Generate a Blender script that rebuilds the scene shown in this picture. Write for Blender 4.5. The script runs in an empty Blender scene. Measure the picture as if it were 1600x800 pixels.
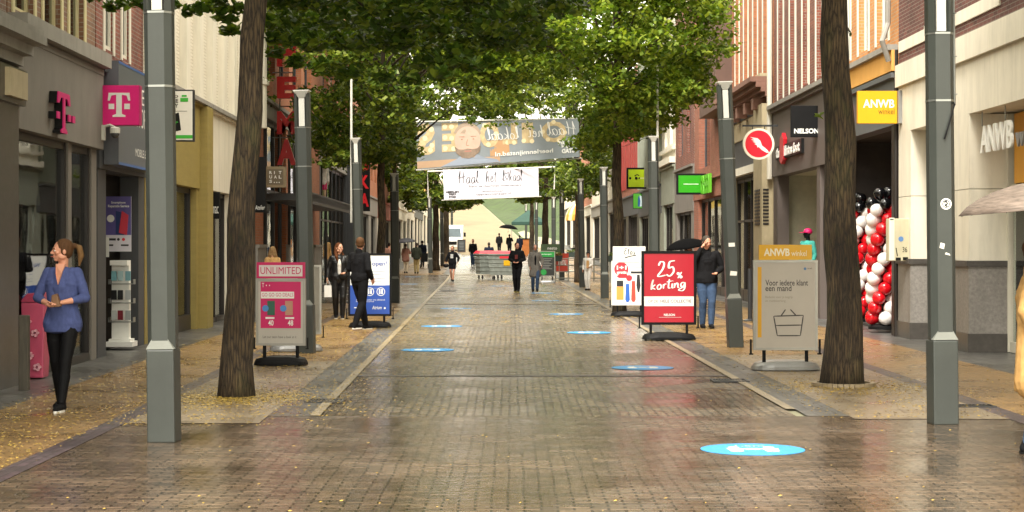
import bpy, bmesh, math, random
from mathutils import Vector, Matrix, Euler
R = math.radians
PI = math.pi
random.seed(7)
sc = bpy.context.scene
C = sc.collection
# ---------------- camera, world, light, exposure ----------------
F = 2800.0                      # focal length in photo pixels (photo 1600 wide)
EYE = 1.65
cam_d = bpy.data.cameras.new('camera')
cam = bpy.data.objects.new('camera', cam_d)
C.objects.link(cam)
cam.location = (0, 0, EYE)
cam.rotation_euler = (PI / 2, 0, 0)
cam_d.sensor_width = 36
cam_d.lens = F / 1600 * 36
cam_d.shift_y = -16 / 1600
cam_d.clip_start = 0.1
cam_d.clip_end = 3000
sc.camera = cam
SUN_EL, SUN_AZ = R(52), R(200)   # azimuth measured clockwise from +Y: sun behind the camera's left
w = bpy.data.worlds.new('World')
sc.world = w
w.use_nodes = True
nt = w.node_tree
nt.nodes.clear()
sky = nt.nodes.new('ShaderNodeTexSky')
sky.sky_type = 'NISHITA'
sky.sun_disc = False
sky.sun_elevation = SUN_EL
sky.sun_rotation = SUN_AZ
sky.air_density = 1.0
sky.dust_density = 4.0
hs = nt.nodes.new('ShaderNodeHueSaturation')
hs.inputs['Saturation'].default_value = 0.25
mx = nt.nodes.new('ShaderNodeMix'); mx.data_type = 'RGBA'
mx.inputs[0].default_value = 0.6
mx.inputs[7].default_value = (9.6, 8.8, 6.9, 1)      # cloud sheet
bg = nt.nodes.new('ShaderNodeBackground')
bg.inputs['Strength'].default_value = 0.15
wo = nt.nodes.new('ShaderNodeOutputWorld')
nt.links.new(sky.outputs[0], hs.inputs['Color'])
nt.links.new(hs.outputs[0], mx.inputs[6])
nt.links.new(mx.outputs[2], bg.inputs['Color'])
nt.links.new(bg.outputs[0], wo.inputs['Surface'])
sl = bpy.data.lights.new('sun', 'SUN')
sl.energy = 1.5
sl.angle = R(14)
sl.color = (1.0, 0.95, 0.86)
sun = bpy.data.objects.new('sun', sl)
C.objects.link(sun)
sd = Vector((math.sin(SUN_AZ) * math.cos(SUN_EL), math.cos(SUN_AZ) * math.cos(SUN_EL), math.sin(SUN_EL)))
sun.rotation_euler = sd.to_track_quat('Z', 'Y').to_euler()
sun.location = (0, -20, 40)
sc.view_settings.view_transform = 'Standard'
sc.view_settings.look = 'None'
sc.view_settings.gamma = 1
sc.view_settings.use_curve_mapping = False
sc.view_settings.exposure = 1.78
sc.render.engine = 'CYCLES'
sc.cycles.max_bounces = 6
sc.cycles.diffuse_bounces = 3
sc.cycles.glossy_bounces = 3
sc.cycles.transmission_bounces = 4
sc.cycles.transparent_max_bounces = 6
sc.cycles.use_denoising = True
sc.cycles.sample_clamp_indirect = 6

# ---------------- measuring helpers (photo pixel -> world) ----------------
def X(px, Z): return (px - 800) * Z / F
def H(py, Z): return EYE + (384 - py) * Z / F
def GZ(py): return F * EYE / (py - 384)
LA, LB = -5.6, -0.018
RA, RB = 7.25, -0.008
def LX(Y, out=0.0): return LA + LB * Y + out
def RX(Y, out=0.0): return RA + RB * Y - out
def LY(px, out=0.0): return (LA + out) / ((px - 800) / F - LB)
def RY(px, out=0.0): return (RA - out) / ((px - 800) / F - RB)
def FX(side, Y, out=0.0): return LX(Y, out) if side == 'L' else RX(Y, out)
def ground_h(Y):
    pts = [(-50, 0), (85, 0), (105, .12), (125, .4), (150, .85), (180, 1.35), (205, 2.2), (300, 9.3), (420, 17), (900, 22)]
    for (a, ha), (b, hb) in zip(pts, pts[1:]):
        if Y <= b: return ha + (hb - ha) * max(0, (Y - a)) / (b - a)
    return 22

# ---------------- materials ----------------
MATS = {}
def _n(nt, t, **kw):
    n = nt.nodes.new(t)
    for k, v in kw.items(): setattr(n, k, v)
    return n
def srgb(h):
    h = h.lstrip('#')
    def f(c):
        c /= 255.0
        return c / 12.92 if c <= .04045 else ((c + .055) / 1.055) ** 2.4
    return tuple(f(int(h[i:i + 2], 16)) for i in (0, 2, 4))
def base(name):
    m = bpy.data.materials.new(name); m.use_nodes = True
    nt = m.node_tree; nt.nodes.clear()
    o = _n(nt, 'ShaderNodeOutputMaterial'); p = _n(nt, 'ShaderNodeBsdfPrincipled')
    nt.links.new(p.outputs[0], o.inputs[0])
    return m, nt, p, o
def coords(nt, sx=1, sy=1, sz=1, rot=(0, 0, 0)):
    tc = _n(nt, 'ShaderNodeTexCoord'); mp = _n(nt, 'ShaderNodeMapping')
    mp.inputs['Scale'].default_value = (sx, sy, sz); mp.inputs['Rotation'].default_value = rot
    nt.links.new(tc.outputs['Object'], mp.inputs['Vector'])
    return mp
def noise(nt, vec, scale, detail=4, rough=.6):
    n = _n(nt, 'ShaderNodeTexNoise'); n.inputs['Scale'].default_value = scale
    n.inputs['Detail'].default_value = detail; n.inputs['Roughness'].default_value = rough
    nt.links.new(vec.outputs[0], n.inputs['Vector']); return n
def ramp(nt, src, stops):
    r = _n(nt, 'ShaderNodeValToRGB'); e = r.color_ramp.elements
    while len(e) < len(stops): e.new(.5)
    for i, (p, c) in enumerate(stops):
        e[i].position = p; e[i].color = (c[0], c[1], c[2], 1) if not isinstance(c, (int, float)) else (c, c, c, 1)
    nt.links.new(src, r.inputs[0]); return r
def mixc(nt, fac, a, b, mode='MIX'):
    m = _n(nt, 'ShaderNodeMix', data_type='RGBA', blend_type=mode)
    for i, v in ((0, fac), (6, a), (7, b)):
        if hasattr(v, 'links') or hasattr(v, 'is_linked'): nt.links.new(v, m.inputs[i])
        elif isinstance(v, (int, float)): m.inputs[i].default_value = v
        else: m.inputs[i].default_value = (v[0], v[1], v[2], 1)
    return m
def bump(nt, h, p, strength=.3, dist=.01):
    b = _n(nt, 'ShaderNodeBump'); b.inputs['Strength'].default_value = strength; b.inputs['Distance'].default_value = dist
    nt.links.new(h, b.inputs['Height']); nt.links.new(b.outputs[0], p.inputs['Normal']); return b
def mat(name, col, rough=.6, metal=0, var=.15, sc_=3.0, bmp=0.0, bscale=40, spec=.5, stretch=(1, 1, 1), emit=0, coat=0, dirt=0.0):
    """general painted/plastered/cloth surface with a little uneven tone"""
    if name in MATS: return MATS[name]
    if isinstance(col, str): col = srgb(col)
    m, nt, p, o = base(name)
    mp = coords(nt, *stretch)
    n = noise(nt, mp, sc_, 5, .65)
    lo = tuple(c * (1 - var) for c in col); hi = tuple(min(1, c * (1 + var)) for c in col)
    r = ramp(nt, n.outputs[0], [(.3, lo), (.7, hi)])
    last = r.outputs[0]
    if dirt:
        mp2 = coords(nt, 2.2, 2.2, .35)
        n2 = noise(nt, mp2, 2.0, 6, .7)
        r2 = ramp(nt, n2.outputs[0], [(.42, 0.0), (.75, 1.0)])
        mu = _n(nt, 'ShaderNodeMath', operation='MULTIPLY'); nt.links.new(r2.outputs[0], mu.inputs[0]); mu.inputs[1].default_value = dirt
        last = mixc(nt, mu.outputs[0], last, tuple(c * .45 for c in col)).outputs[2]
    nt.links.new(last, p.inputs['Base Color'])
    p.inputs['Roughness'].default_value = rough; p.inputs['Metallic'].default_value = metal
    p.inputs['Specular IOR Level'].default_value = spec
    if coat: p.inputs['Coat Weight'].default_value = coat
    if emit:
        nt.links.new(last, p.inputs['Emission Color']); p.inputs['Emission Strength'].default_value = emit
    if bmp:
        nb = noise(nt, mp, bscale, 3, .6); bump(nt, nb.outputs[0], p, bmp, .01)
    MATS[name] = m; return m
def brick(name, c1, c2, mortar, rough=.8, bw=.22, bh=.065, var=.3):
    if name in MATS: return MATS[name]
    c1, c2, mortar = [srgb(c) if isinstance(c, str) else c for c in (c1, c2, mortar)]
    m, nt, p, o = base(name)
    tc = _n(nt, 'ShaderNodeTexCoord'); sp = _n(nt, 'ShaderNodeSeparateXYZ'); ad = _n(nt, 'ShaderNodeMath', operation='ADD'); cb = _n(nt, 'ShaderNodeCombineXYZ')
    nt.links.new(tc.outputs['Object'], sp.inputs[0]); nt.links.new(sp.outputs[0], ad.inputs[0]); nt.links.new(sp.outputs[1], ad.inputs[1])
    nt.links.new(ad.outputs[0], cb.inputs[0]); nt.links.new(sp.outputs[2], cb.inputs[1])
    b = _n(nt, 'ShaderNodeTexBrick')
    b.inputs['Color1'].default_value = (*c1, 1); b.inputs['Color2'].default_value = (*c2, 1); b.inputs['Mortar'].default_value = (*mortar, 1)
    b.inputs['Scale'].default_value = 1; b.inputs['Brick Width'].default_value = bw; b.inputs['Row Height'].default_value = bh
    b.inputs['Mortar Size'].default_value = .007; b.inputs['Mortar Smooth'].default_value = .3; b.inputs['Bias'].default_value = 0
    nt.links.new(cb.outputs[0], b.inputs['Vector'])
    n = _n(nt, 'ShaderNodeTexNoise'); n.inputs['Scale'].default_value = 1.3; n.inputs['Detail'].default_value = 6
    nt.links.new(cb.outputs[0], n.inputs['Vector'])
    r = ramp(nt, n.outputs[0], [(.3, 1 - var), (.7, 1 + var * .3)])
    mm = mixc(nt, 1.0, b.outputs[0], r.outputs[0], 'MULTIPLY')
    nt.links.new(mm.outputs[2], p.inputs['Base Color']); p.inputs['Roughness'].default_value = rough
    bp = _n(nt, 'ShaderNodeMath', operation='SUBTRACT'); bp.inputs[0].default_value = 1; nt.links.new(b.outputs['Fac'], bp.inputs[1])
    bump(nt, bp.outputs[0], p, .5, .01)
    MATS[name] = m; return m
def glass_mat(name='shop_glass', tint=(.85, .88, .85), clear=.72):
    if name in MATS: return MATS[name]
    m, nt, p, o = base(name)
    nt.nodes.remove(p)
    tr = _n(nt, 'ShaderNodeBsdfTransparent'); tr.inputs[0].default_value = (*tint, 1)
    gl = _n(nt, 'ShaderNodeBsdfGlossy'); gl.inputs['Roughness'].default_value = .02
    gl.inputs['Color'].default_value = (.95, .97, .97, 1)
    lw = _n(nt, 'ShaderNodeLayerWeight'); lw.inputs['Blend'].default_value = 1 - clear
    mp = coords(nt, 1, 1, 1); n = noise(nt, mp, .8, 2); 
    b = _n(nt, 'ShaderNodeBump'); b.inputs['Strength'].default_value = .05; b.inputs['Distance'].default_value = .05
    nt.links.new(n.outputs[0], b.inputs['Height']); nt.links.new(b.outputs[0], gl.inputs['Normal'])
    ms = _n(nt, 'ShaderNodeMixShader')
    nt.links.new(lw.outputs['Fresnel'], ms.inputs[0]); nt.links.new(tr.outputs[0], ms.inputs[1]); nt.links.new(gl.outputs[0], ms.inputs[2])
    nt.links.new(ms.outputs[0], o.inputs[0])
    MATS[name] = m; return m

# ---------------- objects and naming ----------------
ROOTM = {}
def link(o): C.objects.link(o); return o
def tag(o, label=None, cat=None, group=None, kind=None):
    if label: o['label'] = label
    if cat: o['category'] = cat
    if group: o['group'] = group
    if kind: o['kind'] = kind
    return o
def thing(name, label, cat, loc=(0, 0, 0), rotz=0, group=None):
    o = link(bpy.data.objects.new(name, None)); o.empty_display_size = .2
    o.location = loc; o.rotation_euler = (0, 0, rotz)
    ROOTM[o.name] = (Matrix.Translation(loc) @ Matrix.Rotation(rotz, 4, 'Z'))
    return tag(o, label, cat, group)
def kids(o): return [c for c in C.objects if c.parent is o]
KIDS = {}
def dup(root, loc, rotz=0, label=None, group=None, scale=None):
    r = root.copy(); link(r); r.location = loc; r.rotation_euler = (0, 0, rotz)
    if scale: r.scale = scale
    if label: r['label'] = label
    if group: r['group'] = group
    def rec(src, dst):
        for ch in KIDS.get(src.name, []):
            c = ch.copy(); link(c); c.parent = dst; rec(ch, c)
    rec(root, r)
    return r
class MB:
    def __init__(s): s.v = []; s.f = []; s.m = []; s.mi = 0
    def add(s, vs, fs):
        k = len(s.v); s.v += [tuple(v) for v in vs]; s.f += [tuple(i + k for i in f) for f in fs]; s.m += [s.mi] * len(fs)
        return s
    def hexa(s, p):   # 8 points: 4 bottom ccw, 4 top
        return s.add(p, [(3, 2, 1, 0), (4, 5, 6, 7), (0, 1, 5, 4), (1, 2, 6, 5), (2, 3, 7, 6), (3, 0, 4, 7)])
    def box(s, x0, x1, y0, y1, z0, z1):
        if x0 > x1: x0, x1 = x1, x0
        if y0 > y1: y0, y1 = y1, y0
        return s.hexa([(x0, y0, z0), (x1, y0, z0), (x1, y1, z0), (x0, y1, z0), (x0, y0, z1), (x1, y0, z1), (x1, y1, z1), (x0, y1, z1)])
    def fbox(s, side, Y0, Y1, o0, o1, z0, z1):   # box on a facade; o = metres out from the wall plane
        a, b, c, d = FX(side, Y0, o0), FX(side, Y0, o1), FX(side, Y1, o1), FX(side, Y1, o0)
        return s.hexa([(a, Y0, z0), (b, Y0, z0), (c, Y1, z0), (d, Y1, z0), (a, Y0, z1), (b, Y0, z1), (c, Y1, z1), (d, Y1, z1)])
    def tube(s, pts, r, n=8, cap=True):
        rs = r if isinstance(r, (list, tuple)) else [r] * len(pts)
        P = [Vector(p) for p in pts]; rings = []; up = None
        for i, p in enumerate(P):
            d = (P[min(i + 1, len(P) - 1)] - P[max(i - 1, 0)]).normalized()
            if up is None: up = Vector((0, 0, 1)) if abs(d.z) < .9 else Vector((1, 0, 0))
            a = d.cross(up).normalized(); b = d.cross(a).normalized(); up = a.cross(d)
            rings.append([p + (a * math.cos(2 * PI * k / n) + b * math.sin(2 * PI * k / n)) * rs[i] for k in range(n)])
        vs = [v for ring in rings for v in ring]
        fs = [(i * n + k, i * n + (k + 1) % n, (i + 1) * n + (k + 1) % n, (i + 1) * n + k) for i in range(len(P) - 1) for k in range(n)]
        if cap: fs += [tuple(range(n))[::-1], tuple((len(P) - 1) * n + k for k in range(n))]
        return s.add(vs, fs)
    def lathe(s, prof, c=(0, 0, 0), n=16, sx=1, sy=1):
        vs = []; fs = []
        for (r, z) in prof: vs += [(c[0] + r * sx * math.cos(2 * PI * k / n), c[1] + r * sy * math.sin(2 * PI * k / n), c[2] + z) for k in range(n)]
        m = len(prof)
        fs += [(i * n + k, i * n + (k + 1) % n, (i + 1) * n + (k + 1) % n, (i + 1) * n + k) for i in range(m - 1) for k in range(n)]
        fs += [tuple(range(n))[::-1], tuple((m - 1) * n + k for k in range(n))]
        return s.add(vs, fs)
    def ball(s, c, r, n=12, m=8, rot=None):
        if not isinstance(r, (list, tuple)): r = (r, r, r)
        vs = []; fs = []
        for i in range(1, m):
            t = PI * i / m
            for k in range(n):
                v = Vector((r[0] * math.sin(t) * math.cos(2 * PI * k / n), r[1] * math.sin(t) * math.sin(2 * PI * k / n), r[2] * math.cos(t)))
                vs.append(v)
        top = len(vs); vs.append(Vector((0, 0, r[2]))); vs.append(Vector((0, 0, -r[2])))
        for i in range(m - 2):
            for k in range(n): fs.append((i * n + k, (i + 1) * n + k, (i + 1) * n + (k + 1) % n, i * n + (k + 1) % n))
        for k in range(n): fs.append((top, k, (k + 1) % n)); fs.append((top + 1, (m - 2) * n + (k + 1) % n, (m - 2) * n + k))
        if rot: 
            rm = Euler(rot).to_matrix(); vs = [rm @ v for v in vs]
        return s.add([v + Vector(c) for v in vs], fs)
    def prism(s, poly, fn, d0, d1):   # poly of (u,v); fn(u,v,d) -> xyz
        n = len(poly)
        vs = [fn(u, v, d0) for u, v in poly] + [fn(u, v, d1) for u, v in poly]
        fs = [tuple(range(n))[::-1], tuple(range(n, 2 * n))] + [(i, (i + 1) % n, n + (i + 1) % n, n + i) for i in range(n)]
        return s.add(vs, fs)
    def build(s, name, m, parent=None, smooth=False, root=None):
        me = bpy.data.meshes.new(name)
        vs = s.v
        r = parent
        while r is not None and r.parent is not None: r = r.parent
        o = bpy.data.objects.new(name, me); link(o)
        if r is not None and r.name in ROOTM:
            inv = ROOTM[r.name].inverted(); vs = [inv @ Vector(v) for v in vs]
        elif root is not None:   # top-level mesh standing at a point of its own
            o.location = root; rv = Vector(root); vs = [Vector(v) - rv for v in vs]; ROOTM[o.name] = Matrix.Translation(root)
        me.from_pydata([tuple(v) for v in vs], [], s.f); me.update()
        ms = m if isinstance(m, (list, tuple)) else [m]
        for x in ms: me.materials.append(x)
        if len(ms) > 1: me.polygons.foreach_set('material_index', s.m)
        bm = bmesh.new(); bm.from_mesh(me); bmesh.ops.recalc_face_normals(bm, faces=bm.faces); bm.to_mesh(me); bm.free()
        if smooth:
            for p in me.polygons: p.use_smooth = True
        if parent: o.parent = parent; KIDS.setdefault(parent.name, []).append(o)
        return o
def build_split(mb, name, m, parent):
    """each connected piece of a builder becomes a part of its own"""
    par = list(range(len(mb.v)))
    def find(a):
        while par[a] != a: par[a] = par[par[a]]; a = par[a]
        return a
    for f in mb.f:
        for i in f[1:]: par[find(i)] = find(f[0])
    groups = {}
    for f in mb.f: groups.setdefault(find(f[0]), []).append(f)
    out = []
    for fs in groups.values():
        idx = sorted({i for f in fs for i in f}); mp = {k: j for j, k in enumerate(idx)}
        q = MB(); q.add([mb.v[k] for k in idx], [tuple(mp[i] for i in f) for f in fs]); out.append(q.build(name, m, parent))
    return out
def struct(name, mb, m, smooth=False): 
    o = mb.build(name, m, None, smooth); o['kind'] = 'structure'; return o
def bevel(o, wd=.01, seg=2):
    b = o.modifiers.new('bevel', 'BEVEL'); b.width = wd; b.segments = seg; b.limit_method = 'ANGLE'; return o

# ---------------- flat graphics frame ----------------
_txt_cache = {}
def text_polys(s, bold=0.0, shear=0.0, spacing=1.0):
    key = (s, bold, shear, spacing)
    if key in _txt_cache: return _txt_cache[key]
    cu = bpy.data.curves.new('t', 'FONT'); cu.body = s; cu.offset = bold; cu.shear = shear; cu.space_character = spacing; cu.resolution_u = 3; cu.fill_mode = 'FRONT'
    o = bpy.data.objects.new('t', cu); link(o)
    bpy.context.view_layer.update()
    dg = bpy.context.evaluated_depsgraph_get()
    me = bpy.data.meshes.new_from_object(o.evaluated_get(dg))
    vs = [(v.co.x, v.co.y) for v in me.vertices]; fs = [tuple(p.vertices) for p in me.polygons]
    bpy.data.objects.remove(o); bpy.data.curves.remove(cu); bpy.data.meshes.remove(me)
    xs = [v[0] for v in vs] or [0, 1]; ys = [v[1] for v in vs] or [0, 1]
    x0, x1, y0, y1 = min(xs), max(xs), min(ys), max(ys)
    vs = [((x - x0) / max(1e-6, x1 - x0), (y - y0) / max(1e-6, y1 - y0)) for x, y in vs]
    _txt_cache[key] = (vs, fs, (x1 - x0) / max(1e-6, y1 - y0)); return _txt_cache[key]
class Fr:
    """plane frame: origin O (bottom-left seen from the front), unit U, V, outward normal N; w,h in metres; u,v given 0..1"""
    def __init__(s, O, U, V, w, h):
        s.O = Vector(O); s.U = Vector(U).normalized(); s.V = Vector(V).normalized(); s.N = s.U.cross(s.V); s.w = w; s.h = h
    def p(s, u, v, d=0.0): return s.O + s.U * (u * s.w) + s.V * (v * s.h) + s.N * d
    def rect(s, mb, u0, u1, v0, v1, d0=0, d1=.003):
        return mb.prism([(u0, v0), (u1, v0), (u1, v1), (u0, v1)], s.p, d0, d1)
    def poly(s, mb, pts, d0=0, d1=.003): return mb.prism(pts, s.p, d0, d1)
    def disc(s, mb, u, v, r, d0=0, d1=.003, n=24, ry=None, a0=0, a1=2 * PI):
        ru = r / s.w; rv = (ry or r) / s.h
        return mb.prism([(u + ru * math.cos(a0 + (a1 - a0) * k / n), v + rv * math.sin(a0 + (a1 - a0) * k / n)) for k in range(n)], s.p, d0, d1)
    def ring(s, mb, u, v, r, t, d0=0, d1=.003, n=24):
        for k in range(n):
            a, b = 2 * PI * k / n, 2 * PI * (k + 1) / n
            pts = [(u + rr / s.w * math.cos(x), v + rr / s.h * math.sin(x)) for rr, x in ((r - t, a), (r, a), (r, b), (r - t, b))]
            mb.prism(pts, s.p, d0, d1)
    def text(s, mb, st, u0, u1, v0, v1, d0=0.003, d1=None, bold=0, shear=0, spacing=1, mirror=False):
        vs, fs, asp = text_polys(st, bold, shear, spacing)
        def m(x, y, d):
            if mirror: x = 1 - x
            return s.p(u0 + (u1 - u0) * x, v0 + (v1 - v0) * y, d)
        if d1 is None: mb.add([m(x, y, d0) for x, y in vs], fs)
        else:
            n = len(vs); edges = {}
            for f in fs:
                for a, b in zip(f, f[1:] + f[:1]):
                    k = (min(a, b), max(a, b)); edges.setdefault(k, []).append((a, b))
            side = [(e[0][0], e[0][1], e[0][1] + n, e[0][0] + n) for e in edges.values() if len(e) == 1]
            mb.add([m(x, y, d0) for x, y in vs] + [m(x, y, d1) for x, y in vs], [tuple(i + n for i in f) for f in fs] + [f[::-1] for f in fs] + side)
        return mb
    def stroke(s, mb, pts, t, d0=.003, d1=.005, closed=False, thin=None):
        """smooth brush line through (u,v) points; t = thickness in metres"""
        P = [Vector((u * s.w, v * s.h)) for u, v in pts]; Q = []
        for i in range(len(P) - 1):
            a, b, c, d = P[max(i - 1, 0)], P[i], P[i + 1], P[min(i + 2, len(P) - 1)]
            for k in range(5):
                q = k / 5; Q.append(.5 * ((2 * b) + (-a + c) * q + (2 * a - 5 * b + 4 * c - d) * q * q + (-a + 3 * b - 3 * c + d) * q ** 3))
        Q.append(P[-1])
        L = []; Rr = []
        for i, q in enumerate(Q):
            dd = (Q[min(i + 1, len(Q) - 1)] - Q[max(i - 1, 0)])
            dd = dd.normalized() if dd.length > 1e-9 else Vector((1, 0))
            n = Vector((-dd.y, dd.x)); 
            tt = t if thin is None else t * (thin + (1 - thin) * abs(dd.y))
            if i in (0, len(Q) - 1): tt *= .6
            L.append(q + n * tt / 2); Rr.append(q - n * tt / 2)
        for i in range(len(Q) - 1):
            quad = [(p.x / s.w, p.y / s.h) for p in (L[i], L[i + 1], Rr[i + 1], Rr[i])]
            mb.add([s.p(u, v, d0) for u, v in quad], [(0, 1, 2, 3)])
        return mb
# hand-lettered glyphs: strokes in a box of x 0..w, y 0..1 (x-height .5)
GLYPH = {
 'H': (.75, [[(.05, .5), (.18, .95), (.2, 1.0), (.15, .5), (.1, 0)], [(.62, 1.05), (.5, .5), (.48, 0)], [(-.05, .42), (.3, .5), (.75, .62)]]),
 'a': (.5, [[(.4, .42), (.25, .5), (.08, .3), (.1, .05), (.25, .02), (.4, .3), (.44, .48), (.38, .1), (.5, .02)]]),
 'l': (.3, [[(.02, .1), (.2, .6), (.26, 1.0), (.17, .95), (.12, .4), (.16, .04), (.3, .08)]]),
 'h': (.5, [[(.05, 0), (.1, .6), (.2, 1.02), (.12, .5), (.07, .02)], [(.09, .2), (.25, .48), (.34, .42), (.33, .05), (.45, .03)]]),
 'e': (.42, [[(.08, .22), (.28, .32), (.25, .5), (.1, .38), (.08, .1), (.2, 0), (.4, .14)]]),
 't': (.35, [[(.22, .95), (.14, .4), (.15, .05), (.3, .05)], [(-.02, .68), (.4, .74)]]),
 'o': (.5, [[(.25, .5), (.08, .3), (.12, .03), (.28, .02), (.4, .25), (.32, .48), (.22, .48)]]),
 'v': (.6, [[(.3, .12), (.05, .5), (.1, .78), (.28, .66), (.5, .82), (.55, .5), (.3, .1)]]),
 'k': (.48, [[(.05, 0), (.1, .6), (.22, 1.02), (.12, .5), (.07, .02)], [(.4, .5), (.14, .25), (.4, .02)]]),
 'r': (.36, [[(.08, .48), (.08, .02)], [(.09, .3), (.2, .48), (.34, .46)]]),
 'i': (.22, [[(.1, .48), (.08, .05), (.2, .04)], [(.13, .72), (.15, .76)]]),
 'n': (.5, [[(.06, .48), (.06, .02)], [(.08, .25), (.24, .48), (.34, .4), (.34, .05), (.46, .04)]]),
 'g': (.5, [[(.4, .42), (.22, .5), (.08, .3), (.14, .06), (.34, .2), (.42, .48), (.4, -.1), (.2, -.35), (-.1, -.25), (.1, -.08), (.5, .1)]]),
 '2': (.55, [[(.06, .75), (.2, 1.0), (.4, .9), (.32, .5), (.02, .04), (.5, .08)]]),
 '5': (.55, [[(.52, 1.0), (.2, .95), (.14, .55), (.38, .6), (.44, .28), (.2, 0), (.0, .12)]]),
 '%': (.5, [[(.12, .5), (.04, .42), (.1, .3), (.2, .38), (.13, .5)], [(.42, .52), (.08, .0)], [(.36, .2), (.28, .12), (.34, .0), (.44, .08), (.37, .2)]]),
 'E': (.6, [[(.55, .9), (.35, 1.0), (.15, .85), (.22, .62), (.38, .55), (.1, .5), (.02, .2), (.2, 0), (.5, .15)]]),
 's': (.4, [[(.32, .48), (.15, .42), (.3, .2), (.22, .02), (.02, .08)]]),
 'm': (.7, [[(.06, .48), (.06, .02)], [(.08, .25), (.2, .48), (.28, .4), (.28, .05)], [(.3, .25), (.42, .48), (.52, .4), (.52, .05), (.66, .04)]]),
 'c': (.4, [[(.34, .42), (.2, .5), (.07, .3), (.12, .03), (.36, .1)]]),
 ' ': (.35, [])}
def script_text(fr, mb, s, u0, v0, hgt, t, d=.004, xs=1.0, mirror=False, slope=0.0, thin=.45):
    """hgt metres of capital height; starts at (u0,v0)"""
    x = 0.0
    for ch in s:
        wd, st = GLYPH[ch]
        for pts in st:
            q = []
            for (a, b) in pts:
                uu = (x + a) * hgt * xs / fr.w; vv = b * hgt / fr.h
                q.append((u0 - uu if mirror else u0 + uu, v0 + vv + slope * uu))
            script_text.k = (script_text.k + 1) % 6; fr.stroke(mb, q, t, d + script_text.k * .0007, thin=thin)
        x += wd
    return x * hgt * xs / fr.w
script_text.k = 0
# ---------------- ground ----------------
def paving(name, c1, c2, mortar, bw, bh, rot90, rlo, rhi, var=.35, bstr=.5, sp=.5, mort=.006):
    c1, c2, mortar = [srgb(c) if isinstance(c, str) else c for c in (c1, c2, mortar)]
    m, nt, p, o = base(name)
    mp = coords(nt, rot=(0, 0, PI / 2 if rot90 else 0))
    # slight waviness of the laid rows
    wn = noise(nt, mp, .9, 2); vm = _n(nt, 'ShaderNodeVectorMath', operation='MULTIPLY_ADD')
    nt.links.new(wn.outputs['Color'], vm.inputs[0]); vm.inputs[1].default_value = (.05, .05, 0); nt.links.new(mp.outputs[0], vm.inputs[2])
    b = _n(nt, 'ShaderNodeTexBrick')
    for k, c in (('Color1', c1), ('Color2', c2), ('Mortar', mortar)): b.inputs[k].default_value = (*c, 1)
    b.inputs['Scale'].default_value = 1; b.inputs['Brick Width'].default_value = bw; b.inputs['Row Height'].default_value = bh
    b.inputs['Mortar Size'].default_value = mort; b.inputs['Mortar Smooth'].default_value = .4
    nt.links.new(vm.outputs[0], b.inputs['Vector'])
    n = noise(nt, mp, .35, 6, .65); n2 = noise(nt, mp, 9, 4, .7)
    r = ramp(nt, n.outputs[0], [(.3, 1 - var), (.7, 1 + var * .4)])
    r2 = ramp(nt, n2.outputs[0], [(.25, .6), (.75, 1.25)])
    mm = mixc(nt, 1.0, b.outputs[0], r.outputs[0], 'MULTIPLY'); mm2 = mixc(nt, 1.0, mm.outputs[2], r2.outputs[0], 'MULTIPLY')
    nt.links.new(mm2.outputs[2], p.inputs['Base Color'])
    # wetness: smooth films with drier bricks between
    w1 = noise(nt, mp, .7, 5, .7); wr = ramp(nt, w1.outputs[0], [(.35, rlo), (.65, rhi)])
    nt.links.new(wr.outputs[0], p.inputs['Roughness']); p.inputs['Specular IOR Level'].default_value = sp
    inv = _n(nt, 'ShaderNodeMath', operation='SUBTRACT'); inv.inputs[0].default_value = 1; nt.links.new(b.outputs['Fac'], inv.inputs[1])
    n3 = noise(nt, mp, 14, 3, .6)
    ad = _n(nt, 'ShaderNodeMath', operation='MULTIPLY_ADD'); nt.links.new(n3.outputs[0], ad.inputs[0]); ad.inputs[1].default_value = .9; nt.links.new(inv.outputs[0], ad.inputs[2])
    bump(nt, ad.outputs[0], p, bstr, .006)
    return m
M_road = paving('road_brick', '#85745c', '#5e5242', '#1d1913', .21, .09, True, .12, .36, bstr=.5, mort=.011)
M_apron = paving('apron_brick', '#766350', '#53473a', '#1d1913', .21, .075, False, .1, .32, bstr=.42, mort=.01)
M_tan = paving('walk_brick', '#a58250', '#8a6c44', '#54412a', .21, .075, False, .18, .45, bstr=.4, mort=.008)
M_slab = paving('walk_slab', '#9a8a72', '#877660', '#4a4034', .6, .4, False, .25, .5, bstr=.4)
M_grey = paving('grey_setts', '#5f5d59', '#4c4a48', '#302f2d', .3, .2, True, .25, .5, bstr=.4)
M_dark = paving('dark_setts', '#55464a', '#443c3e', '#2a2626', .21, .08, True, .25, .5)
M_kerb = mat('kerb_stone', '#8f8066', .45, var=.2, sc_=2, bmp=.2)
M_earth = mat('far_ground', '#8d8a70', .9, var=.25, sc_=.1)

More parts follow.
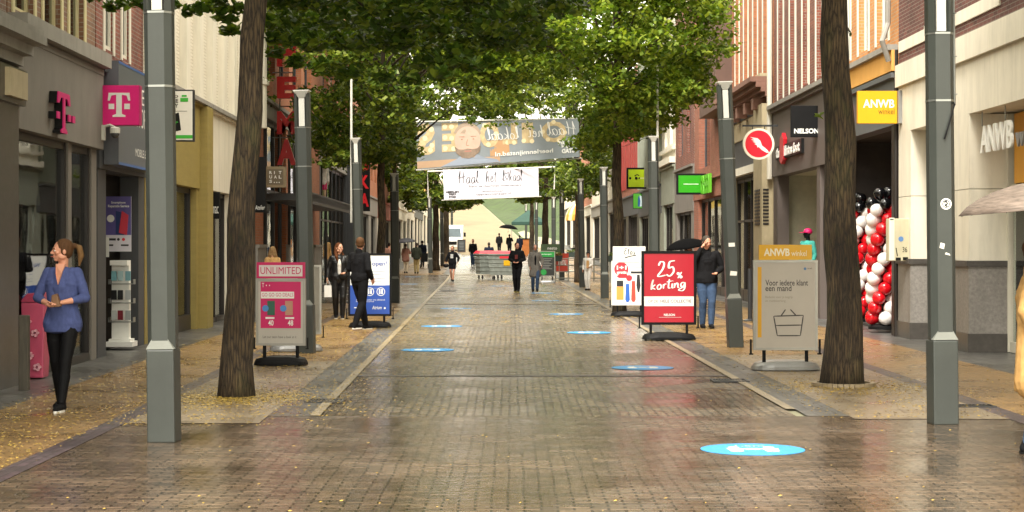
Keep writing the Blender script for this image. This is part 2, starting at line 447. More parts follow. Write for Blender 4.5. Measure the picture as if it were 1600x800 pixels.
def strip(name, m, xa, xb, Ys, dz, wiggle=None):
    """a sheet across from xa(Y) to xb(Y) following the ground"""
    mb = MB(); vs = []
    for Y in Ys: vs += [(xa(Y), Y, ground_h(Y) + dz), (xb(Y), Y, ground_h(Y) + dz)]
    fs = [(2 * i, 2 * i + 1, 2 * i + 3, 2 * i + 2) for i in range(len(Ys) - 1)]
    mb.add(vs, fs); return struct(name, mb, m)
def yr(a, b, st=5):
    out = []; y = a
    while y < b - 1e-6: out.append(y); y += st
    return out + [b]
KL = lambda Y: -1.55 - .0177 * Y
KR = lambda Y: 2.91 - .009 * Y
strip('ground', M_earth, lambda Y: -260, lambda Y: 260, [-30, 0, 85, 105, 125, 150, 180, 205, 300, 420, 900], -.012)
strip('road', M_road, lambda Y: KL(Y), lambda Y: KR(Y), yr(0, 205), 0)
strip('road_apron', M_apron, lambda Y: LX(Y), lambda Y: RX(Y), [-12, 0, 17.3], .004)
strip('cross_street', M_apron, lambda Y: LX(Y) - .4, lambda Y: KL(Y), yr(51, 97), 0)
# left walkway
for nm, a, b in (('pavement_left', -3, 51), ('pavement_left_far', 97, 205)):
    strip(nm, M_tan, lambda Y: LX(Y, .8), lambda Y: -3.75 - .018 * max(0, Y - 15), yr(a, b), .008)
    strip(nm.replace('pavement', 'pavement_edge'), M_grey, lambda Y: LX(Y) - .4, lambda Y: LX(Y, .8), yr(a, b), .008)
strip('pavement_band_left', M_dark, lambda Y: -3.75 - .018 * max(0, Y - 15), lambda Y: -3.55 - .018 * max(0, Y - 15), yr(-3, 51), .008)
strip('pavement_inner_left', M_slab, lambda Y: -3.55 - .018 * max(0, Y - 15), lambda Y: KL(Y) - .5, [16.6, 20, 23, 25.5], .008)
strip('pavement_inner_left_far', M_tan, lambda Y: -3.55 - .018 * max(0, Y - 15), lambda Y: KL(Y) - .5, yr(25.5, 51), .008)
strip('pavement_inner_left_end', M_tan, lambda Y: -3.75 - .018 * max(0, Y - 15), lambda Y: KL(Y) - .5, yr(97, 205), .008)
for nm, a, b in (('kerb_band_left', 17.3, 51), ('kerb_band_left_far', 97, 205)):
    strip(nm, M_grey, lambda Y: KL(Y) - .5, lambda Y: KL(Y) - .1, yr(a, b), .006)
    strip(nm.replace('band', 'line'), M_kerb, lambda Y: KL(Y) - .1, lambda Y: KL(Y), yr(a, b), .012)
strip('kerb_line_crossing', M_kerb, lambda Y: KL(Y) - .1, lambda Y: KL(Y), yr(51, 97), .012)
# right walkway
strip('pavement_right', M_tan, lambda Y: 4.95, lambda Y: RX(Y, .65), yr(-3, 205), .008)
strip('pavement_edge_right', M_grey, lambda Y: RX(Y, .65), lambda Y: RX(Y) + 1.2, yr(-3, 205), .008)
strip('pavement_band_right', M_dark, lambda Y: 4.72, lambda Y: 4.95, yr(-3, 205), .008)
strip('pavement_inner_right', M_slab, lambda Y: KR(Y) + .5, lambda Y: 4.72, [17.0, 20, 24, 27], .008)
strip('pavement_inner_right_far', M_tan, lambda Y: KR(Y) + .5, lambda Y: 4.72, yr(27, 205), .008)
strip('kerb_band_right', M_grey, lambda Y: KR(Y) + .1, lambda Y: KR(Y) + .5, yr(17.3, 205), .006)
strip('kerb_line_right', M_kerb, lambda Y: KR(Y), lambda Y: KR(Y) + .1, yr(18, 205), .012)
# pale cross bands in the road
strip('cross_line', M_kerb, lambda Y: KL(Y) - .5, lambda Y: KR(Y) + .4, [50.4, 50.9], .014)
strip('cross_line_far', M_kerb, lambda Y: KL(Y) - .5, lambda Y: KR(Y) + .4, [96.2, 97.0], .014)
strip('cross_gutter', M_dark, lambda Y: KL(Y), lambda Y: KR(Y), [22.6, 22.85], .004)
# end of the street: pale ramp climbing the hill and the green slope beside it
M_ramp = mat('ramp_paving', '#76684a', .7, var=.12, sc_=.4)
M_grass = mat('grass_slope', '#2f4014', .9, var=.45, sc_=.6, bmp=.5, bscale=3)
def rl(Y): return X(698, 205) - (Y - 205) * .06
def rr(Y): return X(815, 205) + (Y - 205) * (-.075)
strip('ramp', M_ramp, rl, rr, yr(150, 420, 15), .03)
mb = MB()
Ys = yr(205, 420, 5); vs = []; n = 30
for Y in Ys:
    for k in range(n + 1):
        x = rr(Y) + .2 + k * 1.6
        vs.append((x, Y, ground_h(Y) + .05 + min(k * .5, 4.5) * min(1, (Y - 205) / 60) + .35 * math.sin(k * 1.7 + Y * .13) * min(1, k)))
mb.add(vs, [(i * (n + 1) + k, i * (n + 1) + k + 1, (i + 1) * (n + 1) + k + 1, (i + 1) * (n + 1) + k) for i in range(len(Ys) - 1) for k in range(n)])
struct('hill_slope', mb, M_grass, True)
mb = MB(); vs = []
for Y in Ys:
    for k in range(n + 1):
        x = rl(Y) - .2 - k * 1.6
        vs.append((x, Y, ground_h(Y) + .05 + min(k * .4, 5) * min(1, (Y - 205) / 60)))
mb.add(vs, [(i * (n + 1) + k, i * (n + 1) + k + 1, (i + 1) * (n + 1) + k + 1, (i + 1) * (n + 1) + k) for i in range(len(Ys) - 1) for k in range(n)])
struct('hill_slope_left', mb, M_grass, True)

# fallen lime leaves and bracts, uncountable
def leaf_mat(name, a, b, c, trans=.35):
    m, nt, p, o = base(name)
    g = _n(nt, 'ShaderNodeNewGeometry'); r = ramp(nt, g.outputs['Random Per Island'], [(0, a), (.5, b), (1, c)])
    nt.links.new(r.outputs[0], p.inputs['Base Color']); p.inputs['Roughness'].default_value = .42; p.inputs['Specular IOR Level'].default_value = .3
    if trans:
        t = _n(nt, 'ShaderNodeBsdfTranslucent'); ms = _n(nt, 'ShaderNodeMixShader'); ms.inputs[0].default_value = trans
        br = mixc(nt, 1.0, r.outputs[0], (1.6, 1.7, .7), 'MULTIPLY')
        nt.links.new(br.outputs[2], t.inputs[0]); nt.links.new(p.outputs[0], ms.inputs[1]); nt.links.new(t.outputs[0], ms.inputs[2]); nt.links.new(ms.outputs[0], o.inputs[0])
    MATS[name] = m; return m
M_litter = leaf_mat('fallen_leaf', (.27, .18, .035), (.42, .29, .06), (.17, .11, .035), 0)
def litter(name, n, fx, size, dz=.016, rnd=random.Random(3)):
    mb = MB()
    for _ in range(n):
        x, y = fx(rnd)
        a = rnd.random() * PI; s = size * (.5 + rnd.random()); z = ground_h(y) + dz + rnd.random() * .012
        ca, sa = math.cos(a) * s, math.sin(a) * s; t = (rnd.random() - .5) * s * .8
        mb.add([(x - ca, y - sa, z), (x - sa * .4, y + ca * .4, z + .004 + abs(t) * .4), (x + ca, y + sa, z + abs(t)), (x + sa * .4, y - ca * .4, z)], [(0, 1, 2, 3)])
    o = mb.build(name, M_litter); o['kind'] = 'stuff'; return tag(o, 'scattering of small fallen yellow leaves on the wet paving', 'fallen leaves')
def f_left(r):
    while True:
        Y = 12 + 36 * r.random() ** 1.3; x = r.uniform(LX(Y, .7), KL(Y) + .2)
        d = min(abs(x - (-3.0 - .01 * Y)), abs(x + 4.4 + .01 * Y) + .2)
        if Y < 16.2 and x > -3.7: continue
        if r.random() < math.exp(-d * d / .9) + .12: return x, Y
def f_right(r):
    while True:
        Y = 17 + 40 * r.random() ** 1.3; x = r.uniform(KR(Y) + .2, RX(Y, .8))
        if r.random() < math.exp(-(x - 3.7) ** 2 / 1.3) * .7 + .08: return x, Y
litter('fallen_leaves', 14000, f_left, .015)
litter('fallen_leaves', 5500, f_right, .014)
litter('fallen_leaves', 2600, lambda r: (r.gauss(-2.0, .5), 17 + 24 * r.random()), .014)
litter('fallen_leaves', 700, lambda r: (r.uniform(-5, 5), 11 + 30 * r.random() ** 1.5), .012)
litter('fallen_leaves', 3800, lambda r: (r.gauss(-2.95, .42), r.gauss(19.3, .55)), .016)
litter('fallen_leaves', 2200, lambda r: (r.gauss(3.9, .5), r.gauss(20.7, .6)), .014)
litter('fallen_leaves', 5000, lambda r: (r.uniform(-1.5, 4.4), 38 + 45 * r.random()), .03)

# blue distance stickers on the paving
M_blue = mat('sticker_blue', '#0f97dc', .35, var=.05)
M_white = mat('paint_white', '#e8e8e2', .45, var=.04)
def sticker(px, py, label, dia=.84):
    Y = GZ(py); x = X(px, Y); z = ground_h(Y) + .005
    t = thing('floor_sticker', label, 'floor sticker', (x, Y, z), 0, 'blue distance stickers on the road')
    fr = Fr((x - dia / 2, Y - dia / 2, z), (1, 0, 0), (0, 1, 0), dia, dia)
    mb = MB(); fr.disc(mb, .5, .5, dia / 2, 0, .0015, 40); mb.build('disc', M_blue, t)
    mb = MB()
    for s in (-1, 1):
        fr.disc(mb, .5 + s * .17, .62, dia * .055, .003, .005); fr.poly(mb, [(.5 + s * .17 - .06, .3), (.5 + s * .17 + .06, .3), (.5 + s * .17 + .08, .54), (.5 + s * .17 - .08, .54)], .003, .005)
    fr.poly(mb, [(.4, .5), (.45, .45), (.55, .45), (.6, .5), (.55, .55), (.45, .55)], .003, .005)
    fr.text(mb, '1,5m', .36, .64, .68, .78, .005)
    mb.build('pictogram', M_white, t); return t
for a in [(1176, 703, 'large blue round sticker on the road nearest the camera, right of centre'),
          (1004, 575, 'blue round sticker on the road before the red 25% board'),
          (668, 547, 'blue round sticker by the left kerb line, nearest of the row on that side'),
          (690, 510, 'blue round sticker by the left kerb line, just beyond the nearest one there'),
          (920, 520, 'blue round sticker on the road left of the red 25% board foot'),
          (885, 491, 'blue round sticker on the road left of the white pharmacy board'),
          (852, 470, 'faint blue sticker on the road just before the pale cross line, right of centre'),
          (712, 482, 'faint blue sticker by the left kerb line near the pale cross line'),
          (645, 434, 'small blue sticker farther back on the dark crossing behind the open sign'),
          (638, 444, 'small blue sticker nearer on the dark crossing behind the open sign'),
          (845, 458, 'pale blue sticker on the road at the feet of the grey coat walker'),
          (782, 447, 'pale blue sticker on the road before the waste containers')]: sticker(*a)

# ---------------- lamp posts ----------------
M_post = mat('post_paint', '#3b3f3b', .45, var=.12, sc_=2.5, bmp=.05, dirt=.25)
M_post_l = mat('post_collar', '#7d8079', .4, var=.08)
M_lamp = mat('lamp_diffuser', '#c6c5bb', .4, var=.02)
M_steel = mat('strap_steel', '#9da09c', .35, metal=.8, var=.1)
M_black = mat('black_plastic', '#101011', .6, var=.2, spec=.2)
M_darkmetal = mat('dark_metal', '#2a2b2c', .4, var=.15)
def make_post():
    t = thing('lamp_post', 'x', 'lamp post')
    w_ = .118
    mb = MB(); mb.box(-w_, w_, -w_, w_, 0, .78); o = mb.build('base', M_post, t); bevel(o, .012)
    mb = MB(); mb.hexa([(-w_, -w_, .784), (w_, -w_, .784), (w_, -.04, .784), (-w_, -.04, .784), (-.068, -w_ + .006, .87), (.068, -w_ + .006, .87), (.068, -.04, .87), (-.068, -.04, .87)])
    mb.build('collar', M_post_l, t)
    oct_ = [(-w_, -.05), (-.068, -w_ + .005), (.068, -w_ + .005), (w_, -.05), (w_, .05), (.068, w_ - .005), (-.068, w_ - .005), (-w_, .05)]
    f = lambda u, v, d: (u, v, d)
    mb = MB(); mb.prism(oct_, f, .786, 3.62); mb.build('shaft', M_post, t)
    # lamp head: two cheeks either side of the white diffuser with a flared hood
    mb = MB()
    for s in (-1, 1):
        mb.prism([(s * .045, -.02), (s * .075, -w_), (s * w_, -.06), (s * w_, .06), (s * .06, w_ - .006), (s * .045, .05)], f, 3.62, 4.16)
    mb.prism([(-.045, .0), (.045, .0), (.045, w_ - .006), (-.045, w_ - .006)], f, 3.62, 4.15)
    mb.build('head', M_post, t)
    mb = MB(); mb.box(-.044, .044, -.075, -.002, 3.63, 4.08)
    mb.hexa([(-.044, -.08, 4.08), (.044, -.08, 4.08), (.044, .0, 4.08), (-.044, .0, 4.08), (-.12, -w_ - .01, 4.19), (.12, -w_ - .01, 4.19), (.12, .05, 4.19), (-.12, .05, 4.19)])
    mb.box(-.12, .12, -w_ - .01, w_, 4.19, 4.205)
    mb.build('lamp_panel', M_lamp, t)
    mb = MB()
    for z in (2.98, 3.6): mb.prism([(u * 1.03, v * 1.03) for u, v in oct_], f, z, z + .018)
    build_split(mb, 'strap', M_steel, t)
    return t
post0 = make_post()
M_sticker = mat('sticker_paper', '#dedbd0', .5, var=.1)
POSTS = [  # px of foot, depth, lean (px at top minus foot over 4.2 m), height, label
 (257, 15.1, -10, 4.2, 'grey lamp post nearest the camera on the left, beside the woman in blue'),
 (1473, 16.6, -7, 4.2, 'grey lamp post nearest the camera on the right, with a round white sticker'),
 (480, 27.4, -8, 4.02, 'grey lamp post standing behind the magenta unlimited board'),
 (1149, 29.0, -18, 4.3, 'grey lamp post between the red 25% board and the basket board, stickers on it'),
 (564, 42.5, -8, 4.2, 'grey lamp post behind the couple at the open sign, before the brick store'),
 (1024, 41.8, -4, 4.2, 'grey lamp post right of the yellow-green square shop sign, behind the 25% board'),
 (618, 52.0, -2, 3.75, 'grey lamp post just right of the blue open sign'),
 (945, 56.0, -2, 4.1, 'grey lamp post left of the white pharmacy board'),
 (910, 71.0, -3, 4.3, 'grey lamp post touching the tree trunk beside the child in white'),
 (673, 101.0, -2, 4.3, 'grey lamp post left of the trunk under the left end of the white banner'),
 (878, 86.0, 0, 4.3, 'grey lamp post between the orange awning and the railing'),
 (865, 101.0, 0, 4.3, 'grey lamp post under the right end of the white banner frame'),
 (691, 118.0, -1, 4.4, 'far grey lamp post between the two left trunks under the white banner'),
 (838, 132.0, 0, 4.4, 'far grey lamp post between two trunks right of the green tent'),
 (700, 150.0, -1, 4.4, 'far grey lamp post left of the white van, second from the trunks'),
 (822, 172.0, 0, 4.4, 'far grey lamp post at the side of the green tent'),
 (706, 178.0, 0, 4.4, 'farthest grey lamp post on the left before the pale ramp'),
]
first = True
for (px, Z, lean, hh, lab) in POSTS:
    loc = (X(px, Z), Z, ground_h(Z))
    if first: o = post0; o.location = loc; o['label'] = lab; first = False
    else: o = dup(post0, loc, 0, lab)
    o['group'] = 'grey lamp posts along the street'
    o.rotation_euler = (0, math.atan2(lean * Z / F, hh), R(4 if px > 800 else -4)); o.scale = (1, 1, hh / 4.2)
    if lab.startswith('grey lamp post nearest the camera on the right'): postR = o
    if 'between the red 25%' in lab: postR2 = o
post0['group'] = 'grey lamp posts along the street'
def sub(parent, name, mb, m):   # extra part on a placed copy, modelled in the thing's own coordinates
    o = mb.build(name, m); o.parent = parent; return o
fr = Fr((-.055, -.1195, 2.45), (1, 0, 0), (0, 0, 1), .12, .12)
# stickers on the two right posts
fr = Fr((-.04, -.1145, 1.98), (1, 0, 0), (0, 0, 1), .11, .11)
mb = MB(); fr.disc(mb, .5, .5, .052, 0, .002); sub(postR, 'round_sticker', mb, M_white)
mb = MB(); fr.ring(mb, .5, .5, .036, .008, .002, .003); fr.stroke(mb, [(.35, .6), (.5, .7), (.6, .5), (.4, .4), (.6, .3)], .012, .003); sub(postR, 'sticker_mark', mb, M_black)
mb = MB(); Fr((-.05, -.1145, 1.62), (1, 0, 0), (0, 0, 1), .05, .06).poly(mb, [(0, .2), (.8, 0), (1, .8), (.2, 1)], 0, .002); Fr((.0, -.1145, 1.56), (1, 0, 0), (0, 0, 1), .05, .03).poly(mb, [(0, .4), (1, 0), (.9, .5), (.2, 1)], 0, .002); sub(postR, 'torn_sticker', mb, M_sticker)
mb = MB(); mb.tube([(.118, -.02, 2.98), (.1, -.13, 2.95), (.02, -.14, 2.7), (.0, -.13, 2.63)], .008, 6); sub(postR, 'cable', mb, M_black)
mb = MB(); mb.tube([(.135, -.02, 2.95), (.135, -.02, 4.1)], .012, 6)
for z in (3.05, 3.4, 3.8): mb.tube([(.12, -.02, z), (.15, -.05, z), (.15, .02, z), (.12, 0, z)], .005, 5)
sub(postR, 'conduit', mb, M_steel)
mb = MB(); Fr((-.06, -.1145, 1.6), (1, 0, 0), (0, 0, 1), .1, .06).rect(mb, 0, 1, 0, 1); Fr((-.06, -.1145, 1.14), (1, 0, 0), (0, 0, 1), .12, .08).poly(mb, [(0, .1), (.9, 0), (1, .8), (.1, 1)]); sub(postR2, 'sticker', mb, M_sticker)

# thin white flag poles
for px, Z, top, lab in ((549, 42.6, 117, 'thin white flagpole rising beside the lamp post before the brick store'), (1027.5, 41.9, 105, 'thin white flagpole rising behind the lamp post near the green square signs')):
    x = X(px, Z); zt = H(top, Z); mb = MB(); mb.tube([(x, Z, 2.2), (x, Z, zt)], .028, 8); mb.ball((x, Z, zt), .035)
    for z in (2.5, 3.4): mb.box(x - .02, x + (.2 if px < 800 else -.2), Z - .02, Z + .02, z, z + .03)
    tag(mb.build('flagpole', M_lamp, root=(x, Z, 2.2)), lab, 'flagpole', 'thin white flagpoles')

# iron gully covers by the kerbs
def gully(px, py, w_, d_, lab):
    Y = GZ(py); x = X(px, Y); T = thing('drain_cover', lab, 'drain cover', (x, Y, 0), 0, 'iron drain covers')
    mb = MB(); z0, z1 = .004, .02
    for q in ((-w_, w_, -d_, -d_ + .03), (-w_, w_, d_ - .03, d_), (-w_, -w_ + .03, -d_ + .03, d_ - .03), (w_ - .03, w_, -d_ + .03, d_ - .03)): mb.box(x + q[0], x + q[1], Y + q[2], Y + q[3], z0, z1)
    mb.build('rim', M_darkmetal, T); mb = MB(); mb.box(x - w_ + .03, x + w_ - .03, Y - d_ + .03, Y + d_ - .03, z0, z0 + .004)
    k = -w_ + .05
    while k < w_ - .04: mb.box(x + k, x + k + .015, Y - d_ + .031, Y + d_ - .031, z0 + .005, z1 - .002); k += .035
    mb.build('grate', M_darkmetal, T)
gully(1140, 596, .22, .2, 'iron drain cover in the gutter left of the right kerb line, below the basket board')
gully(1522, 636, .2, .14, 'iron cover in the paving right of the nearest right lamp post')
gully(508, 628, .2, .18, 'iron drain cover beside the near end of the left kerb line')
gully(700, 455, .3, .3, 'iron drain cover far up the left kerb line at the dark crossing')
# wooden/steel bollard at the far left
mb = MB(); Zb = 20.4; xb = X(38, Zb); mb.box(xb - .055, xb + .055, Zb - .05, Zb + .05, 0, .86)
o = mb.build('bollard', mat('bollard_wood', '#4b463c', .7, var=.3, sc_=6, stretch=(4, 4, .5)), root=(xb, Zb, 0)); bevel(o, .01); tag(o, 'dark weathered square bollard beside the pink bin at far left', 'bollard')
# slim dark post before the shoe shop
mb = MB(); Zb = 39.0; xb = X(1172, Zb); mb.tube([(xb, Zb, .03), (xb, Zb, 1.15)], .05, 10); mb.lathe([(.16, 0), (.16, .03), (.07, .06)], (xb, Zb, 0))
tag(mb.build('bollard', M_darkmetal, root=(xb, Zb, 0)), 'slim black post with round foot behind the basket board', 'bollard')

# ---------------- trees ----------------
def bark_mat():
    m, nt, p, o = base('bark')
    mp = coords(nt, 10, 10, 1.0); n = noise(nt, mp, 2.2, 8, .75)
    v = _n(nt, 'ShaderNodeTexVoronoi', feature='DISTANCE_TO_EDGE'); v.inputs['Scale'].default_value = 3.2
    wv = _n(nt, 'ShaderNodeVectorMath', operation='MULTIPLY_ADD'); nt.links.new(n.outputs['Color'], wv.inputs[0]); wv.inputs[1].default_value = (.45, .45, .45); nt.links.new(mp.outputs[0], wv.inputs[2])
    nt.links.new(wv.outputs[0], v.inputs['Vector'])
    r = ramp(nt, v.outputs['Distance'], [(0, srgb('#1f1811')), (.1, srgb('#514331')), (.4, srgb('#756348'))])
    mp2 = coords(nt, 1, 1, .5); n2 = noise(nt, mp2, 1.7, 4); r2 = ramp(nt, n2.outputs[0], [(.35, srgb('#8d8266')), (.65, (1, 1, 1))])
    mm = mixc(nt, 1.0, r.outputs[0], r2.outputs[0], 'MULTIPLY'); 
    n4 = noise(nt, mp2, 4, 5); rg = ramp(nt, n4.outputs[0], [(.52, 0.0), (.8, .4)])
    mg = mixc(nt, rg.outputs[0], mm.outputs[2], srgb('#4c5526'))
    nt.links.new(mg.outputs[2], p.inputs['Base Color']); p.inputs['Roughness'].default_value = .8
    bump(nt, v.outputs['Distance'], p, 1.0, .03); return m
M_bark = bark_mat()
M_leaf = leaf_mat('leaf', (.03, .06, .01), (.06, .11, .015), (.17, .22, .025), .38)
M_leaf_bright = leaf_mat('leaf_bright', (.05, .095, .012), (.14, .21, .026), (.31, .36, .05), .42)
M_leaf_far = leaf_mat('leaf_far', (.035, .07, .012), (.10, .15, .022), (.24, .28, .04), .35)
def leaf_cloud(clumps, per, size, rnd, droop=.35, heart=True):
    mb = MB(); V = mb.v; Fc = mb.f
    for (cx, cy, cz, rx, ry, rz, k) in clumps:
        for _ in range(int(per * k)):
            while True:
                a, b, c = rnd.uniform(-1, 1), rnd.uniform(-1, 1), rnd.uniform(-1, 1)
                if a * a + b * b + c * c < 1: break
            x = cx + a * rx; y = cy + b * ry; z = cz + c * rz - droop * (a * a + b * b) * rz
            s = size * rnd.uniform(.65, 1.25); az = rnd.uniform(0, 2 * PI); ti = rnd.gauss(0, .55); dr = rnd.uniform(.1, .9)
            dx, dy = math.cos(az), math.sin(az); f = Vector((dx * math.cos(dr), dy * math.cos(dr), -math.sin(dr)))
            sd_ = Vector((-dy * math.cos(ti), dx * math.cos(ti), math.sin(ti))); P0 = Vector((x, y, z)); k0 = len(V)
            if heart:
                up = f.cross(sd_) * (-.12 * s)
                for q in (P0 - f * s * .35, P0 - f * s * .5 + sd_ * s * .32 + up, P0 - f * s * .1 + sd_ * s * .46 + up, P0 + f * s * .6, P0 - f * s * .1 - sd_ * s * .46 + up, P0 - f * s * .5 - sd_ * s * .32 + up): V.append(tuple(q))
                Fc.append((k0, k0 + 1, k0 + 2, k0 + 3)); Fc.append((k0, k0 + 3, k0 + 4, k0 + 5)); mb.m += [0, 0]
            else:
                for q in (P0 - f * s * .5, P0 + sd_ * s * .42, P0 + f * s * .55, P0 - sd_ * s * .42): V.append(tuple(q))
                Fc.append((k0, k0 + 1, k0 + 2, k0 + 3)); mb.m += [0]
    return mb
def leaf_obj(mb, name, m, parent):
    """no normal recalculation needed: leaves are loose faces"""
    me = bpy.data.meshes.new(name); inv = ROOTM[parent.name].inverted()
    me.from_pydata([tuple(inv @ Vector(v)) for v in mb.v], [], mb.f); me.update(); me.materials.append(m)
    o = bpy.data.objects.new(name, me); link(o); o.parent = parent; KIDS.setdefault(parent.name, []).append(o); return o
def crown_clumps(cx, cy, zb, zt, rad, n, rnd, squash=.55, skip=None):
    out = []; zc = zb + (zt - zb) * .5; hz = (zt - zb) / 2
    for i in range(n):
        ph = rnd.uniform(0, 2 * PI); u = rnd.uniform(-1, 1); q = rnd.uniform(.55, 1.0) ** .6
        rr_ = math.sqrt(max(0, 1 - abs(u) ** 2.6)) * q
        x = cx + math.cos(ph) * rr_ * rad; y = cy + math.sin(ph) * rr_ * rad; z = zc + u * hz * (.75 + .25 * q) - .25 * rr_
        if skip and skip(x, y, z): continue
        s = rnd.uniform(.32, .62)
        out.append((x, y, z, s, s, s * squash * rnd.uniform(.6, 1.1), s * s * 3.2))
    return out
def tree(px, Z, base_w, lab, trunk_top=4.2, lean=0.0, zb=3.9, zt=10.0, rad=3.7, n=190, per=120, size=.11, heart=False, mleaf=None, seed=1, cx=0, clumps=None, skip=None, cat='tree', shade=0, sdx=0):
    skip = skip or banner_clear
    rnd = random.Random(seed); g = ground_h(Z); x0 = X(px, Z)
    t = thing('tree', lab, cat, (x0, Z, g), 0, 'lime trees along the street')
    mb = MB(); pts = []; rs = []
    for i in range(13):
        q = i / 12; z = g - .02 + q * (trunk_top - 0)
        pts.append((x0 + lean * q ** 1.7 + .02 * math.sin(i * 1.3 + seed), Z + .02 * math.cos(i * 1.1), z)); rs.append(base_w / 2 * (1.1 - .36 * q + (.28 if i == 0 else .06 if i == 1 else 0)) * (1 + .03 * math.sin(i * 2.2 + seed)))
    mb.tube(pts, rs, 20); mb.build('trunk', M_bark, t, smooth=True)
    top = Vector(pts[-1]); cxx = x0 + lean + cx
    if clumps is None: clumps = crown_clumps(cxx, Z, g + zb, g + zt, rad, n, rnd, skip=skip)
    else: clumps = clumps + crown_clumps(cxx, Z, g + zb, g + zt, rad, n, rnd, skip=skip)
    mb = MB(); mb.tube([top - Vector((0, 0, .1)), top + Vector((.05, 0, 1.6)), top + Vector((-.05, .05, 3.8))], [rs[-1], rs[-1] * .7, .04], 10)
    tg = sorted(clumps, key=lambda c: rnd.random())[:14]
    for c in tg:
        e = Vector(c[:3]); hb = min(max(.1, (e.z - top.z) * .45), 3.0); s = top + Vector((0, 0, hb * rnd.uniform(.3, .9))); 
        if e.z < top.z: s = top + Vector((0, 0, rnd.uniform(0, .4)))
        mid = s.lerp(e, .5) + Vector((rnd.uniform(-.35, .35), rnd.uniform(-.35, .35), rnd.uniform(-.1, .55)))
        mb.tube([s, mid, e], [rs[-1] * .42, rs[-1] * .22, .012], 6, False)
    mb.build('limbs', M_bark, t, smooth=True)
    mc = leaf_cloud(clumps, per, size, rnd, heart=heart)
    if shade: mc2 = leaf_cloud(crown_clumps(cxx + sdx, Z - 1.6, g + 4.9, g + 10.5, 5.2, shade, rnd), 60, .17, rnd, heart=False); k_ = len(mc.v); mc.v += mc2.v; mc.f += [tuple(i + k_ for i in f) for f in mc2.f]  # added leaf mass above the frame, only there to darken the boughs below
    leaf_obj(mc, 'crown', mleaf or M_leaf_far, t)
    return t
def banner_clear(x, y, z):
    """crown edge lifted where the street banners hang free below the foliage"""
    if y > 74:
        if y > 99: return False
        qx = 800 + x * F / y; qy = 384 - (z - EYE) * F / y
        return (655 < qx < 885 and qy > 170) or (qx > 950 and qy > 205)
    px = 800 + x * F / y; py = 384 - (z - EYE) * F / y
    if 640 < px < 925: return py > 122
    if 400 < px < 474: return py > 62
    if 970 < px < 1025 and y < 60: return py > 205
    return False
def boughs(spec, rnd):
    """spec rows: (px, py, Z, spread) - low boughs at true distances"""
    out = []
    for px, py, Z, s, k in spec:
        out.append((X(px, Z), Z, H(py, Z), s, s, s * .5, k))
    return out
rb = random.Random(11)
# the two nearest limes
near = []
for px in range(425, 900, 17):
    edge = {0: 62, 1: 85, 2: 95, 3: 96, 4: 88, 5: 84, 6: 62, 7: 74, 8: 60, 9: 10}
    e = 40 + 45 * math.sin((px - 425) / 475 * PI) ** .6 + rb.uniform(-12, 14) - (35 if px > 840 else 0) - (25 if px < 450 else 0)
    for py in range(-60, int(e), 30):
        near.append((px + rb.uniform(-9, 9), py + rb.uniform(-8, 8), rb.uniform(19.5, 25.5), rb.uniform(.22, .36), .62))
for px, py in ((180, 6), (215, 2), (265, 4), (298, 16), (318, 8), (345, 10), (350, 26), (372, 12), (362, 45), (420, 30), (430, 58), (433, 80), (340, 0), (310, -12), (150, -10), (100, -15), (460, 95), (500, 100), (545, 112), (600, 118), (640, 120), (690, 112), (735, 105), (760, 98)):
    near.append((px, py, rb.uniform(19.6, 21.5), .13, .28))
tree(371, 19.4, .315, 'large lime tree at left with thick leaning trunk, leaf litter round its foot', trunk_top=4.7, lean=.24, zb=5.3, zt=10, rad=3.6, n=110, per=150, size=.105, heart=True, mleaf=M_leaf, seed=4, shade=430, sdx=1.6, clumps=boughs(near, rb), cx=.4)
tree(1318, 20.9, .40, 'large lime tree at right with thick trunk in a round stone ring', trunk_top=4.9, lean=-.13, zb=5.2, zt=10.5, rad=3.6, n=130, per=110, size=.1, heart=True, mleaf=M_leaf, seed=5, shade=120,
     clumps=boughs([(1328, 50, 20.9, .03, .02), (1281, 180, 20.9, .03, .03)], rb))
# the mid trees
tree(596, 47, .23, 'slender lime tree behind the open sign, before the brick store with red letters', zb=3.9, zt=11, rad=4.2, n=760, per=130, size=.14, seed=6, trunk_top=4.6,
     clumps=boughs([(470, 160, 46, .35, .6), (500, 200, 46, .4, .7), (530, 225, 45, .35, .6), (480, 250, 44, .22, .25), (510, 253, 44, .25, .3), (540, 240, 44, .3, .4), (570, 230, 46, .35, .5), (620, 200, 46, .4, .6), (650, 175, 46, .4, .6), (540, 190, 45, .5, .8), (575, 180, 45, .5, .8), (560, 262, 45, .2, .2)], rb))
tree(967, 44, .27, 'lime tree behind the white pharmacy board, bright green crown over the street', mleaf=M_leaf_bright, zb=4.1, zt=11.5, rad=3.7, n=950, per=100, size=.14, seed=7, trunk_top=4.8, lean=-.08, cx=-1.0,
     clumps=boughs([(900, 110, 42, .5, .8), (860, 120, 42, .5, .8), (1010, 150, 42, .45, .7), (1050, 160, 42, .4, .6), (1068, 130, 42, .3, .4), (1030, 185, 43, .3, .4), (800, 150, 42, .5, .8), (1000, 175, 43, .35, .5), (925, 175, 43, .3, .4), (770, 195, 66, .35, .4), (800, 190, 66, .35, .4), (740, 190, 66, .3, .3), (825, 196, 66, .3, .3), (965, 160, 42, .5, .8)], rb))
fill = []
for px in range(640, 900, 22):
    for py in range(40, 165, 24):
        fill.append((px + rb.uniform(-10, 10), py + rb.uniform(-10, 10), rb.uniform(56, 64), rb.uniform(.45, .7), .8))
